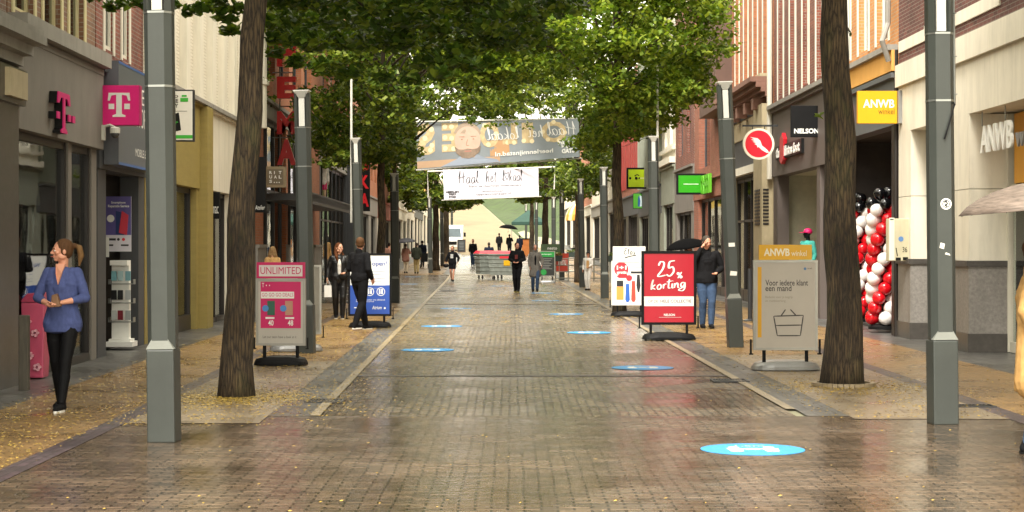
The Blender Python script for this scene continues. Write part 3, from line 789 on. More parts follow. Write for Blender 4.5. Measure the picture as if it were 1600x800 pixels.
tree(902, 80, .25, 'lime tree with pale trunk touching a lamp post behind the child in white', zb=4.0, zt=13.5, rad=4.6, n=620, per=90, size=.18, seed=8,
     clumps=boughs([(900, 290, 76, .5, .7), (930, 262, 76, .4, .5), (880, 262, 74, .6, .8), (860, 300, 78, .4, .5), (920, 295, 76, .35, .3), (930, 210, 76, .5, .6)], rb))
tree(617, 64, .2, 'lime tree farther up on the left, its trunk hidden behind the lamp post', zb=5.2, zt=12.5, rad=4.4, n=620, per=100, size=.17, seed=14, clumps=boughs(fill, rb), cx=2.4)
tree(681, 108, .42, 'lime tree with dark trunk beneath the left end of the white banner', zb=3.7, zt=15, rad=5, n=380, per=80, size=.28, seed=9,
     clumps=boughs([(640, 290, 104, .9, .9), (655, 315, 104, .7, .7), (630, 250, 104, .9, .9), (690, 300, 104, .8, .8), (620, 305, 104, .6, .5), (650, 270, 104, .8, .8)], rb))
tree(697, 130, .42, 'far lime tree just right of the dark trunk under the white banner', zb=3.9, zt=11, rad=4.0, n=150, per=60, size=.3, seed=10)
tree(852, 112, .46, 'far lime tree with thick trunk right of the green tent', zb=4.2, zt=15, rad=5, n=300, per=75, size=.28, seed=12,
     clumps=boughs([(855, 290, 110, .9, .9), (850, 255, 110, .9, .9), (880, 280, 108, .7, .8)], rb))
tree(831, 140, .4, 'farthest lime tree on the right, slender trunk behind the green tent', zb=4.4, zt=11, rad=3.8, n=140, per=60, size=.3, seed=13)
# low background trees closing the view on the hill
for i, (px, Z, zb, zt, rad, lab) in enumerate([(640, 230, 3, 16, 7, 'round tree on the hill far behind the left houses'), (900, 260, 2, 15, 7, 'round tree on the hill far behind the right houses'), (770, 330, 1.5, 12, 8, 'broad dark tree on the hilltop behind the banners'), (705, 300, 3, 13, 6, 'tree at the top left of the pale ramp'), (840, 300, 2, 12, 7, 'tree at the top of the green slope')]):
    tree(px, Z, .5, lab, trunk_top=zb + 1, zb=zb, zt=zt, rad=rad, n=150, per=40, size=.45, seed=30 + i)
# stone ring round the right tree
mb = MB(); n = 36; cx, cy = X(1318, 20.9), 20.9
for k in range(n):
    a, b = 2 * PI * k / n, 2 * PI * (k + 1) / n - .02
    f = lambda u, v, d: (cx + u * math.cos(v), cy + u * math.sin(v), d)
    mb.prism([(.31, a), (.37, a), (.37, b), (.31, b)], f, .0, .06)
tag(mb.build('tree_ring', M_kerb, root=(cx, cy, 0)), 'low round stone ring on the paving around the right tree', 'tree ring')
# ---------------- buildings ----------------
B_red = brick('brick_red', '#8a4a38', '#6f3a2c', '#8d8378')
B_dark = brick('brick_dark', '#6b3c33', '#532e28', '#7d7268')
B_brown = brick('brick_brown', '#8a6248', '#70503c', '#8f8576')
B_orange = brick('brick_orange', '#c98a50', '#b87a44', '#a89a80', var=.15)
B_hema = brick('brick_salmon', '#b8714e', '#a7643f', '#9a7f6a', var=.15)
B_terra = brick('brick_terracotta', '#a5654e', '#925642', '#84705f', var=.2)
B_white = brick('brick_whitewashed', '#e2dccb', '#dad2bf', '#b9b09c', var=.12)
P_cream = mat('plaster_cream', '#dad3c1', .75, var=.06, sc_=.8, dirt=.35, bmp=.1)
P_creamw = mat('plaster_pale', '#dbd5c4', .75, var=.05, sc_=.8, dirt=.3)
P_white = mat('painted_white', '#dcd9cc', .55, var=.05, dirt=.25)
P_grey = mat('plaster_grey', '#77726b', .8, var=.1, sc_=1.2, dirt=.2, bmp=.1)
P_taupe = mat('panel_taupe', '#5f5550', .6, var=.08, sc_=.8, dirt=.2)
P_dgrey = mat('panel_dark', '#3f4144', .55, var=.1, dirt=.15)
P_green = mat('panel_greygreen', '#8b8f80', .7, var=.1, dirt=.3)
P_olive = mat('panel_olive', '#8f7f45', .55, var=.1, sc_=2, stretch=(1, 1, 6), dirt=.1)
P_sand = mat('stone_sand', '#b6a888', .75, var=.1, dirt=.4, bmp=.15)
P_yellow = mat('plaster_yellow', '#d2b24a', .7, var=.1, dirt=.2)
P_oband = mat('band_ochre', '#cf9a4e', .6, var=.06, dirt=.15)
P_granite = mat('granite', '#85807a', .45, var=.25, sc_=20, dirt=.4)
P_granited = mat('granite_dark', '#4a4642', .3, var=.2, sc_=12, dirt=.2)
P_brown = mat('frame_brown', '#453930', .5, var=.12)
P_red = mat('shutter_red', '#8f2f2c', .5, var=.15)
P_roof = mat('roof_dark', '#3b3836', .8, var=.2)
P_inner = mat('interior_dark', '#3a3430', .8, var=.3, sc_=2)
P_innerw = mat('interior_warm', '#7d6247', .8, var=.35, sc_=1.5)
P_stonegrey = mat('stone_grey', '#8e8a82', .7, var=.1, dirt=.4)
G_shop = glass_mat()
G_win = glass_mat('window_glass', (.35, .4, .42), .5)
M_curtain = mat('curtain', '#bdb6a4', .9, var=.15, sc_=8, stretch=(8, 8, .3))

def wall_grid(mb, side, Y0, Y1, z0, z1, holes, o0=-.3, o1=0.0):
    ys = sorted({Y0, Y1, *[h[0] for h in holes], *[h[1] for h in holes]}); zs = sorted({z0, z1, *[h[2] for h in holes], *[h[3] for h in holes]})
    for i in range(len(ys) - 1):
        run = None
        for j in range(len(zs) - 1):
            ym, zm = (ys[i] + ys[i + 1]) / 2, (zs[j] + zs[j + 1]) / 2
            hole = any(h[0] < ym < h[1] and h[2] < zm < h[3] for h in holes)
            if hole:
                if run is not None: mb.fbox(side, ys[i], ys[i + 1], o0, o1, run, zs[j]); run = None
            elif run is None: run = zs[j]
        if run is not None: mb.fbox(side, ys[i], ys[i + 1], o0, o1, run, z1)
    return mb
def window(side, b, y0, y1, z0, z1, fm, style='sash', sill=None, depth=.16, curtain=True):
    mb = MB(); t = .07; o0, o1 = -depth - .04, -depth + .03
    mb.fbox(side, y0, y0 + t, o0, o1, z0, z1); mb.fbox(side, y1 - t, y1, o0, o1, z0, z1)
    mb.fbox(side, y0 + t, y1 - t, o0, o1, z0, z0 + t); mb.fbox(side, y0 + t, y1 - t, o0, o1, z1 - t, z1)
    if style == 'sash': zz = z0 + (z1 - z0) * .62; mb.fbox(side, y0 + t, y1 - t, o0 + .01, o1 - .01, zz, zz + .06)
    if style in ('mull', 'sash') and y1 - y0 > 1.3: ym = (y0 + y1) / 2; mb.fbox(side, ym - .03, ym + .03, o0 + .012, o1 - .012, z0 + t, z1 - t)
    wdo = mb.build('window', fm, b)
    mb = MB(); mb.fbox(side, y0 + t, y1 - t, -depth - .01, -depth - .004, z0 + t, z1 - t); mb.build('pane', G_win, wdo)
    if curtain:
        mb = MB(); mb.fbox(side, y0 + .02, y0 + (y1 - y0) * .3, -depth - .16, -depth - .12, z0, z1); mb.fbox(side, y1 - (y1 - y0) * .3, y1 - .02, -depth - .16, -depth - .12, z0, z1); build_split(mb, 'curtain', M_curtain, wdo)
    if sill:
        mb = MB(); mb.fbox(side, y0 - .08, y1 + .08, -depth + .03, .07, z0 - .09, z0 - .002); mb.build('sill', sill, wdo)
    return wdo
def building(side, Y0, Y1, label, wall, ht, zs, zf, fascia, shops, wins=None, winm=None, sill=None, piers=None, cornice=None, zfb=None, inner=None, depth=9, sty='sash', plinth=None, cat='building', frame=None, roof=True, pier_w=.35, wdepth=.16, curtain=True, inner_d=2.6, name='shop_building', recess=0, trim=None):
    """zs: top of the shop openings, zf: top of the fascia; shops: list of (Y0,Y1[,z0]) glazed openings with optional mullion count"""
    g = ground_h((Y0 + Y1) / 2); b = thing(name, label, cat, (FX(side, (Y0 + Y1) / 2), (Y0 + Y1) / 2, g))
    if g > .02: ht += g; zs += g; zf += g
    wins = wins or []; W = []
    for wd in wins:
        if wd[0] == 'row':    # ('row', ya, yb, w, gap, z0, z1)
            _, ya, yb, ww, gap, z0, z1 = wd; n = int((yb - ya + gap) / (ww + gap)); off = ((yb - ya) - (n * ww + (n - 1) * gap)) / 2
            for i in range(n): W.append((ya + off + i * (ww + gap), ya + off + i * (ww + gap) + ww, z0, z1))
        else: W.append(wd)
    W = [(a, b2, c + g, d + g) for a, b2, c, d in W]
    mb = MB(); wall_grid(mb, side, Y0 + .005, Y1 - .005, zf, ht, W)
    mb.fbox(side, Y0 + .005, Y1 - .005, -depth, -.9, zf, ht - .1)             # the body of the house behind its front
    mb.fbox(side, Y0 + .005, Y0 + .2, -depth, -.3, -.1 + g, ht - .06); mb.fbox(side, Y1 - .2, Y1 - .005, -depth, -.3, -.1 + g, ht - .06)
    mb.build('wall', wall, b)
    for (a, c, d, e) in W: window(side, b, a, c, d, e, winm or P_white, sty, sill, wdepth, curtain)
    if cornice:
        mb = MB(); mb.fbox(side, Y0, Y1, .002, .18, ht - .3, ht - .12); mb.fbox(side, Y0, Y1, .002, .32, ht - .12, ht + .06); mb.build('cornice', cornice, b)
    if roof: mb = MB(); mb.fbox(side, Y0 + .01, Y1 - .01, -depth - .05, -.32, ht - .05, ht + .05); mb.build('roof', P_roof, b)
    if fascia:
        mb = MB(); mb.fbox(side, Y0 + .01, Y1 - .01, -.28, .05, zs, zf - .01); mb.fbox(side, Y0 + .01, Y1 - .01, .05, .13, zf - .1, zf - .01); mb.build('fascia', fascia, b)
    pm = piers or wall; mb = MB(); op = sorted(shops); y = Y0 + .01
    for s in op:
        if s[0] > y + .01: mb.fbox(side, y, s[0], -.28, 0.02, g - .05, zs - .003)
        y = s[1]
    if y < Y1 - .02: mb.fbox(side, y, Y1 - .01, -.28, 0.02, g - .05, zs - .003)
    if mb.v: build_split(mb, 'pier', pm, b)
    fm = frame or P_darkfr
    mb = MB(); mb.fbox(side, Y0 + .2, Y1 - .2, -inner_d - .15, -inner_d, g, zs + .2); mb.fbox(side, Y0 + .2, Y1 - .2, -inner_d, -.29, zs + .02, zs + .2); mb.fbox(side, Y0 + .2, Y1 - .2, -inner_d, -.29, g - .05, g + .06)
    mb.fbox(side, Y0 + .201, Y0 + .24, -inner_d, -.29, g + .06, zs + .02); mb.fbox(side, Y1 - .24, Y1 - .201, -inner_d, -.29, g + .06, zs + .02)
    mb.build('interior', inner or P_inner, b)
    if trim:
        mb = MB()
        for (a, c, d, e) in W:
            for yy in (a - .08, c - .02): mb.fbox(side, yy, yy + .1, .001, .022, d - .05, e)
        build_split(mb, 'window_trim', trim, b)
    for s in op:
        a, c = s[0], s[1]; nm = s[2] if len(s) > 2 else max(1, round((c - a) / 1.3)); z0 = g + (s[3] if len(s) > 3 else .25); tr = s[4] if len(s) > 4 else None
        mb = MB(); t = .07
        for k in range(nm + 1):
            yy = a + (c - a - t) * k / nm; mb.fbox(side, yy, yy + t, -.22 - recess, -.1 - recess, g + .01, zs - .004)
        for k in range(nm):
            ya_, yb_ = a + (c - a - t) * k / nm + t, a + (c - a - t) * (k + 1) / nm
            mb.fbox(side, ya_, yb_, -.21 - recess, -.11 - recess, zs - .1, zs - .006); mb.fbox(side, ya_, yb_, -.22 - recess, -.08 - recess, g + .01, z0)
            if tr: mb.fbox(side, ya_, yb_, -.21 - recess, -.11 - recess, tr, tr + .07)
        sf = mb.build('shopfront', fm, b)
        mb = MB(); mb.fbox(side, a + t, c - t, -.165 - recess, -.155 - recess, z0, zs - .1); mb.build('pane', G_shop, sf)
    return b
P_darkfr = mat('frame_dark', '#26211e', .4, var=.15)

# ---- left side ----
bL0 = building('L', 9.0, 21.2, 'brick corner house at far left with heavy grey moulded cornice over dark stone piers', B_brown, 10, 3.75, 4.3, P_grey,
               [(10.2, 13.5), (14.5, 19.3)], [('row', 10, 21, 1.0, .8, 5.2, 7.6)], P_creamw, piers=P_granited, sill=P_stonegrey)
mb = MB()
for o1, z0, z1 in ((.18, 3.78, 3.9), (.3, 3.9, 4.02), (.46, 4.02, 4.12), (.42, 4.12, 4.2)): mb.fbox('L', 9, 21.3, .05, o1, z0, z1)
mb.build('moulded_cornice', P_stonegrey, bL0)
mb = MB(); mb.fbox('L', 20.25, 21.15, .02, .16, 0, 3.3); mb.fbox('L', 20.1, 21.25, .02, .22, 3.3, 3.72); mb.build('pilaster', P_granited, bL0)
mb = MB(); mb.fbox('L', 20.3, 21.1, .22, .28, 3.36, 3.68); mb.build('bracket_plate', P_sand, bL0)
bL1 = building('L', 21.25, 26.1, 'grey plastered phone shop at left under a brick upper floor with cream windows', B_brown, 10, 3.05, 4.22, P_grey,
               [(21.45, 24.3, 1, .35), (24.5, 25.75, 1, .12)], [(21.5, 22.5, 4.5, 8), (22.95, 23.95, 4.5, 8), (24.4, 25.35, 4.5, 8)], mat('cream_frame', '#cabf94', .5, var=.05), piers=P_grey, inner=P_innerw, wdepth=.1, inner_d=2.0, trim=MATS['cream_frame'], recess=-.09)
mb = MB(); mb.fbox('L', 21.25, 26.1, .0, .24, 4.225, 4.42); mb.build('stone_ledge', P_stonegrey, bL1)
mb = MB(); mb.fbox('L', 21.3, 26.1, .05, .12, 3.05, 4.2); mb.build('plaster_face', P_grey, bL1)
mb = MB(); mb.fbox('L', 22.3, 23.75, -.13, -.1, .4, 2.55); mb.build('window_panel', mat('panel_beige', '#b8957a', .6, var=.06), bL1)
mb = MB(); mb.fbox('L', 21.75, 22.28, -.13, -.1, .4, 2.2); mb.build('window_poster', mat('poster_dim', '#4a3c3a', .5, var=.3, sc_=4), bL1)
mb = MB(); mb.fbox('L', 22.24, 22.29, -.098, -.09, .4, 2.2); mb.fbox('L', 21.75, 22.29, -.098, -.09, 2.2, 2.24); mb.build('red_edge', mat('edge_red', '#b03040', .4), bL1)
bL2 = building('L', 26.15, 29.8, 'narrow red brick house with pale window strips over the phone repair shop', B_red, 10, 2.78, 4.3, P_dgrey,
               [(26.75, 29.3, 2, .2)], [(26.7, 27.35, 4.6, 8.2), (28.0, 28.6, 4.6, 8.2)], P_creamw, piers=P_dgrey, wdepth=.06, inner=P_inner, recess=1.1, trim=P_creamw)
mb = MB(); mb.fbox('L', 26.4, 29.6, .06, .28, 2.85, 4.38); fz = mb.build('sign_box', mat('sign_grey', '#5c6066', .4, var=.05), bL2)
# its lettering lies on the street face of the sign box
def face_fr(side, Y0, Y1, out, z0, z1):
    """frame on the street side of a facade, read by someone standing in the street"""
    if side == 'L': A, Bp = Vector((LX(Y1, out), Y1, z0)), Vector((LX(Y0, out), Y0, z0)); O = Vector((LX(Y0, out), Y0, z0)); U = A - Bp; O = Bp
    else: O = Vector((RX(Y1, out), Y1, z0)); U = Vector((RX(Y0, out), Y0, z0)) - O
    w_ = U.length; fr = Fr(O, U, (0, 0, 1), w_, z1 - z0)
    return fr
# left wall: reading direction runs away from the camera; right wall: towards it
fr = face_fr('L', 26.4, 29.6, .282, 2.85, 4.38)
mb = MB(); fr.text(mb, 'REPAIR', .46, .95, .66, .82); fr.text(mb, 'STORY', .42, .74, .42, .62); fr.rect(mb, .8, .96, .4, .62); fr.text(mb, 'MOBILE & REPAIRS', .4, .92, .12, .2)
mb.build('lettering', M_white, bL2)
mb = MB(); fr.poly(mb, [(.36, .44), (.4, .42), (.45, .6), (.4, .64)]); fr.rect(mb, .83, .93, .44, .58, .004, .006); mb.build('green_mark', mat('sign_green', '#58a838', .4), bL2)
mb = MB(); fr.rect(mb, 0, 1, 0, .025); fr.rect(mb, 0, 1, .975, 1); mb.build('blue_edge', mat('edge_blue', '#3d5f9a', .4), bL2)
# downpipe between the houses
mb = MB(); mb.tube([(LX(29.75, .1), 29.75, 4.4), (LX(29.75, .1), 29.75, 9.5)], .05, 8); mb.build('downpipe', P_white, bL2)
bL3 = building('L', 29.85, 36.3, 'olive panelled shop front below a tall whitewashed facade', B_white, 11, 2.78, 4.5, P_olive,
               [(30.4, 35.3, 3, .3)], [('row', 30.1, 36.2, .5, 1.1, 5.4, 9.5)], P_white, piers=P_olive, wdepth=.12)
bL4 = building('L', 36.35, 44.3, 'smooth cream shop front below a tall whitewashed facade', B_white, 11, 2.8, 4.5, P_cream,
               [(37.2, 40.0, 2, .12), (40.6, 43.8, 3, .3)], [('row', 36.6, 44.2, .5, 1.1, 5.4, 9.5)], P_white, piers=P_cream, wdepth=.12)
for b, a, c in ((bL3, 29.85, 36.3), (bL4, 36.35, 44.3)):
    mb = MB(); y = a + .35
    while y < c - .4: mb.fbox('L', y, y + .45, .0, .14, 4.52, 11); y += 1.6
    build_split(mb, 'pilaster', P_creamw, b)
    mb = MB(); mb.fbox('L', a + .01, c, .05, .2, 4.44, 4.52); mb.build('ledge', P_stonegrey, b)
mb = MB(); mb.fbox('L', 35.55, 36.3, .02, .2, 0, 4.42); mb.build('pilaster', P_olive, bL3)
mb = MB(); mb.lathe([(.3, 4.55), (.3, 5.6), (.36, 5.62), (.36, 5.72), (.3, 5.75), (.3, 10)], (LX(44.2, .05), 44.2, 0), 14); mb.build('column', P_creamw, bL4)
# brick store with red letters
bL5 = building('L', 44.4, 62.4, 'salmon brick department store with steel canopy and vertical red letters', B_hema, 13, 5.0, 5.5, P_stonegrey,
               [(46.2, 51.6, 3, .2, 3.1), (52.1, 59.6, 4, .2, 3.1)], [('row', 45.2, 61, 2.6, 1.0, 6.2, 11.5)], P_dgrey, piers=B_hema, inner=P_innerw, plinth=1, wdepth=.2)
mb = MB()
for a, c in ((44.4, 46.2), (51.6, 52.1), (59.6, 62.4)): mb.fbox('L', a + .02, c - .02, .022, .1, 0, 1.6); mb.fbox('L', a + .02, c - .02, .022, .14, 1.6, 1.68)
build_split(mb, 'stone_plinth', P_stonegrey, bL5)
mb = MB(); mb.fbox('L', 46.0, 60.5, .05, 1.25, 2.82, 3.0); mb.fbox('L', 46.0, 60.5, 1.2, 1.25, 2.74, 3.04); mb.build('canopy', M_darkmetal, bL5)
mb = MB()
for y in (48, 50, 53, 55, 57.5): mb.fbox('L', y, y + 1.5, -.3, -.27, 3.3, 4.7)
build_split(mb, 'poster', mat('poster_pale', '#c9cfd6', .4, var=.2, sc_=1), bL5)
bL6 = building('L', 62.45, 78.5, 'store front with tall dark glazing, mannequins and a grey lettered fascia', B_hema, 13, 4.6, 5.9, P_stonegrey,
               [(62.9, 75.0, 6, .25, 2.55)], [('row', 63, 78, 2.4, 1.2, 6.8, 11.5)], P_dgrey, piers=P_dgrey, inner=P_innerw, wdepth=.2)
fr = face_fr('L', 62.9, 75, .052, 4.6, 5.9); mb = MB(); fr.text(mb, 'M E L I', .3, .9, .3, .7, bold=.03); mb.build('lettering', M_white, bL6)
mb = MB(); mb.fbox('L', 75.05, 77.2, .0, .35, 0, 5.9); mb.build('dark_column', P_dgrey, bL6)
bL7 = building('L', 78.55, 97.5, 'salmon brick shop row with grey stone piers beyond the dark glazed store', B_hema, 12, 3.2, 4.2, P_stonegrey,
               [(80, 84), (86, 90), (92, 96)], [('row', 79, 97, 1.8, 1.4, 5, 7.4), ('row', 79, 97, 1.8, 1.4, 8.2, 10.5)], P_white, piers=P_stonegrey)
bL8 = building('L', 97.6, 122, 'orange brick house with red awning band far up on the left', B_hema, 11, 3, 4.0, mat('red_band', '#b04a33', .6), [(99, 104), (106, 112), (114, 120)], [('row', 98, 121, 1.6, 1.4, 5, 7), ('row', 98, 121, 1.6, 1.4, 8, 10)], P_white, piers=P_creamw)
bL9 = building('L', 122.1, 137, 'tall cream rendered block far up on the left', P_cream, 12, 3, 3.8, P_creamw, [(123.5, 129), (131, 136)], [('row', 123, 136, 1.6, 1.6, 5, 7), ('row', 123, 136, 1.6, 1.6, 8, 10)], P_brown, piers=P_creamw)
bL10 = building('L', 137.1, 152, 'brown block with jutting balconies far up on the left', B_brown, 12, 3, 3.8, P_white, [(138, 143), (145, 151)], [('row', 138, 151, 2, 1.6, 5, 7), ('row', 138, 151, 2, 1.6, 8, 10)], P_white, piers=P_white)
for z in (4.9, 7.9):
    mb = MB(); mb.fbox('L', 138, 145, .02, 1.5, z + .8, z + .95); mb.fbox('L', 138, 145, 1.42, 1.5, z + .95, z + 1.9); mb.build('balcony', B_brown, bL10)
bL11 = building('L', 152.1, 176, 'pale grey plain block far up on the left', P_green, 11, 3, 3.8, P_dgrey, [(154, 160), (162, 168), (169, 175)], [('row', 153, 175, 1.8, 1.8, 5, 7), ('row', 153, 175, 1.8, 1.8, 8, 10)], P_white, piers=P_creamw)
bL12 = building('L', 176.1, 206, 'yellow rendered house, the last one on the left before the ramp', P_yellow, 8, 3, 3.8, P_white, [(179, 186), (190, 198)], [('row', 178, 204, 1.8, 2, 5, 7)], P_white, piers=P_creamw)

# ---- right side ----
# white arcade building with deep canopy
Y0, Y1 = 12.0, 32.4
bR1 = thing('arcade_building', 'cream clad shop building at far right with granite footed pillars under a deep canopy', 'building', (RX(22), 22, 0))
W = [(a, a + 1.5, 5.35, 7.6) for a in (13.0, 15.9, 18.8, 21.7, 24.2, 28.6)]
mb = MB(); wall_grid(mb, 'R', Y0, Y1, 4.9, 10, W); mb.fbox('R', Y0, Y1, -9, -.9, 0, 9.9); mb.fbox('R', Y1 - .2, Y1, -9, -.3, 0, 9.9); mb.build('wall', B_dark, bR1)
for a, c, d, e in W: window('R', bR1, a, c, d, e, P_creamw, 'sash', P_creamw)
mb = MB()
for k in range(13):
    a = Y0 + k * 1.57; c = min(Y1, a + 1.562)
    mb.fbox('R', a, c, -.3, .0, 3.68, 4.5); 
mb.fbox('R', Y0, Y1, -.3, -.02, 3.69, 4.49); build_split(mb, 'canopy_panel', P_cream, bR1)
mb = MB()
for k in range(10):
    a = Y0 + k * 2.04; mb.fbox('R', a, a + 2.03, -.3, .07, 4.505, 4.9)
build_split(mb, 'canopy_top_panel', P_cream, bR1)
mb = MB()
last = Y0
for a, c, d, e in W + [(Y1, Y1, 0, 0)]:
    mb.fbox('R', last, a - .12, .002, .03, 5.12, 5.32); last = c + .12
build_split(mb, 'cream_band', P_creamw, bR1)
mb = MB(); mb.fbox('R', Y0, Y1, -1.6, -.3, 3.7, 3.78); mb.build('canopy_soffit', P_cream, bR1)
for a, c in ((27.55, 28.6), (31.45, 32.4), (18.6, 19.6)):
    o0 = -.62
    mb = MB(); mb.fbox('R', a, c, o0, 0, 1.42, 2.52); mb.fbox('R', a, c, o0, 0, 2.53, 3.679); pl = mb.build('pillar', P_cream, bR1)
    mb = MB(); mb.fbox('R', a - .01, c + .01, o0, .01, .3, 1.33); mb.build('granite_block', P_granite, pl)
    mb = MB(); mb.fbox('R', a - .04, c + .04, o0, .05, 1.33, 1.42); mb.build('stone_ledge', P_granited, pl)
    mb = MB(); mb.fbox('R', a - .03, c + .03, o0, .03, -.02, .3); mb.build('granite_foot', P_granited, pl)
# recessed shopfront
ins = mat('shelf_orange', '#b8762a', .6, var=.35, sc_=2.5)
mb = MB(); mb.fbox('R', 12, 31.4, -3.1, -2.9, 0, 3.7); mb.fbox('R', 12, 31.4, -2.9, -.75, 0, .08); mb.build('interior', P_innerw, bR1)
mb = MB()
for k in range(9): mb.fbox('R', 13 + k * 1.7, 14.2 + k * 1.7, -2.2, -1.8, .1, 2.1)
build_split(mb, 'shelf', ins, bR1)
mb = MB()
for y in [12.5 + 1.25 * k for k in range(13)] + [28.7, 31.3]: mb.fbox('R', y, y + .09, -.7, -.58, .02, 3.68)
for a, c in ((12.6, 27.4), (28.8, 31.3)):
    mb.fbox('R', a, c, -.69, -.59, .02, .18); mb.fbox('R', a, c, -.69, -.59, 2.45, 2.58)
sf = mb.build('shopfront', mat('frame_cream', '#cfcab8', .4, var=.05), bR1)
mb = MB(); mb.fbox('R', 12.6, 27.4, -.645, -.635, .18, 2.45); mb.fbox('R', 28.8, 31.3, -.645, -.635, .18, 2.45); mb.build('pane', G_shop, sf)
mb = MB(); mb.fbox('R', 12.6, 27.3, -.66, -.62, 2.6, 3.66); mb.build('yellow_panel', mat('panel_amber', '#d99a1e', .4, var=.05), bR1)
mb = MB(); mb.fbox('R', 28.8, 31.2, -.66, -.62, 2.6, 3.66); mb.build('pale_panel', P_creamw, bR1)
mb = MB(); mb.ball((RX(30.3, -.3), 30.3, 3.4), .13); mb.box(RX(30.3, -.3) - .02, RX(30.3, -.3) + .02, 30.28, 30.32, 3.5, 3.7); mb.build('soffit_lamp', M_lamp, bR1)
# hanging 3D letters
fr = face_fr('R', 23.9, 27.25, -.12, 3.03, 3.46)
fr2 = fr
mb = MB(); fr.text(mb, 'ANWB', 0.0, .5, .05, 1.0, 0, .035, bold=.02); o = mb.build('store_letters', M_white, root=tuple(fr.p(0, 0)))
tag(o, 'white three dimensional store letters hanging under the canopy at far right', 'letters')
mb = MB(); fr.text(mb, 'winkel', .54, 1.0, .05, .75, 0, .03, bold=.01); mb.build('small_letters', mat('letter_grey', '#7d7b78', .4, var=.05), o)
mb = MB()
for u in (.03, .4, .97): p = fr.p(u, 1.0, .03); mb.tube([p, p + Vector((0, 0, .22))], .01, 6)
build_split(mb, 'hanger', M_steel, o)

bR2 = building('R', 32.45, 38.8, 'ochre orange painted house right of the big tree with balloons at its door', B_orange, 10.5, 3.85, 4.8, mat('fascia_slate', '#595b5c', .5, var=.08, dirt=.2),
               [(32.9, 38.3, 4, .3, 2.35)], [(33.2, 34.3, 5.5, 8.8), (35.0, 36.0, 5.5, 8.8), (36.8, 37.8, 5.5, 8.8)], P_white, piers=P_darkfr, wdepth=.14, inner_d=3.2, recess=1.3, trim=P_white)
mb = MB(); mb.fbox('R', 32.45, 38.8, .02, .12, 4.82, 5.2); mb.build('ochre_band', P_oband, bR2)
mb = MB(); mb.fbox('R', 32.45, 38.8, .0, .2, 5.2, 5.3); mb.build('cornice_strip', P_stonegrey, bR2)
mb = MB(); mb.fbox('R', 33.2, 38.0, -1.2, -.9, 2.2, 2.35); mb.fbox('R', 35.5, 35.7, -1.2, -.9, .1, 2.2); mb.fbox('R', 33.8, 33.95, -1.2, -.9, .1, 2.2); mb.build('red_counter', mat('counter_red', '#7d2b22', .5), bR2)
mb = MB(); mb.tube([(RX(32.47, .03), 32.47, 0), (RX(32.47, .03), 32.47, 5.2)], .04, 8); mb.build('downpipe', P_darkfr, bR2)
mb = MB(); mb.tube([(RX(32.5, .16), 32.5, 5.0), (RX(32.4, .3), 32.4, 5.35), (RX(32.6, .15), 32.6, 5.7), (RX(32.6, .12), 32.6, 9)], .05, 8); mb.build('rain_pipe', P_stonegrey, bR2)
bR3 = building('R', 38.85, 47.0, 'red brick house with stone banded piers over two taupe shop fronts', B_red, 11, 3.45, 5.2, P_taupe,
               [(39.1, 40.2, 1, .12), (40.6, 46.3, 3, .12)], [('row', 39.4, 46.8, .9, .95, 5.45, 9.2)], P_creamw, piers=P_taupe, inner=mat('interior_tile', '#b9b49c', .4, var=.15), wdepth=.14, inner_d=2.4, recess=1.2, trim=P_creamw)
mb = MB(); mb.fbox('R', 38.9, 47, .05, .2, 5.2, 5.3); mb.build('ledge', P_stonegrey, bR3)
mb = MB(); mb.tube([(RX(47.0, .12), 47.0, 3.4), (RX(47.0, .12), 47.0, 10)], .07, 8); mb.build('downpipe', P_creamw, bR3)
B_amber = brick('brick_amber', '#b4714a', '#9c5c3a', '#8f7d68', var=.2)
M_terrm = mat('terracotta_mould', '#8a6455', .7, var=.15, dirt=.3)
bR4 = building('R', 47.1, 55.3, 'sand stone shop front below amber brick and a moulded corbel cornice', B_amber, 11, 3.65, 5.4, P_dgrey,
               [(49.0, 55.0, 4, .35, 2.35)], [('row', 47.6, 55.1, .9, 1.0, 6.25, 9.8)], P_creamw, piers=P_sand, inner=P_innerw, trim=P_creamw)
mb = MB(); mb.fbox('R', 47.15, 48.7, .02, .3, 0, 5.4); pl = mb.build('pilaster', P_sand, bR4)
mb = MB()
for k in range(11): mb.fbox('R', 47.5, 48.4, .302, .32, 2.2 + k * .09, 2.25 + k * .09)
for k in range(11): mb.box(RX(47.15, .27), RX(47.15, .12), 47.13, 47.149, 2.2 + k * .09, 2.25 + k * .09)
build_split(mb, 'vent_slat', P_darkfr, pl)
mb = MB(); mb.fbox('R', 48.75, 55.25, .05, .1, 4.75, 5.36); mb.build('cream_fascia', P_sand, bR4)
mb = MB(); mb.fbox('R', 48.75, 55.2, .05, .2, 3.7, 3.92); mb.build('lintel', P_creamw, bR4)
for k, (o1, z0, z1) in enumerate(((.2, 5.6, 5.72), (.32, 5.72, 5.84), (.45, 5.84, 5.98), (.6, 5.98, 6.12))):
    mb = MB(); mb.fbox('R', 47.2, 55.25 + k * .01, .0, o1, z0, z1 - .002); mb.build('corbel_moulding', M_terrm, bR4)
mb = MB()
for y in (47.9, 49.5, 51.1, 52.7, 54.2): mb.fbox('R', y, y + .4, .0, .42, 5.3, 5.595)
build_split(mb, 'console', M_terrm, bR4)
mb = MB(); mb.fbox('R', 47.2, 55.2, .08, .35, 6.122, 6.2); mb.build('sill_course', P_sand, bR4)
bR5 = building('R', 55.4, 66, 'terracotta house with tall dark recessed windows behind the leaning lamp post', B_terra, 12, 3.3, 4.0, B_terra,
               [(57, 64.5, 4, .3)], [(61.2, 64.6, 4.4, 8.5)], P_dgrey, piers=B_terra, wdepth=.25, curtain=False)
mb = MB(); mb.fbox('R', 55.5, 60.0, .0, .5, 5.9, 6.4)
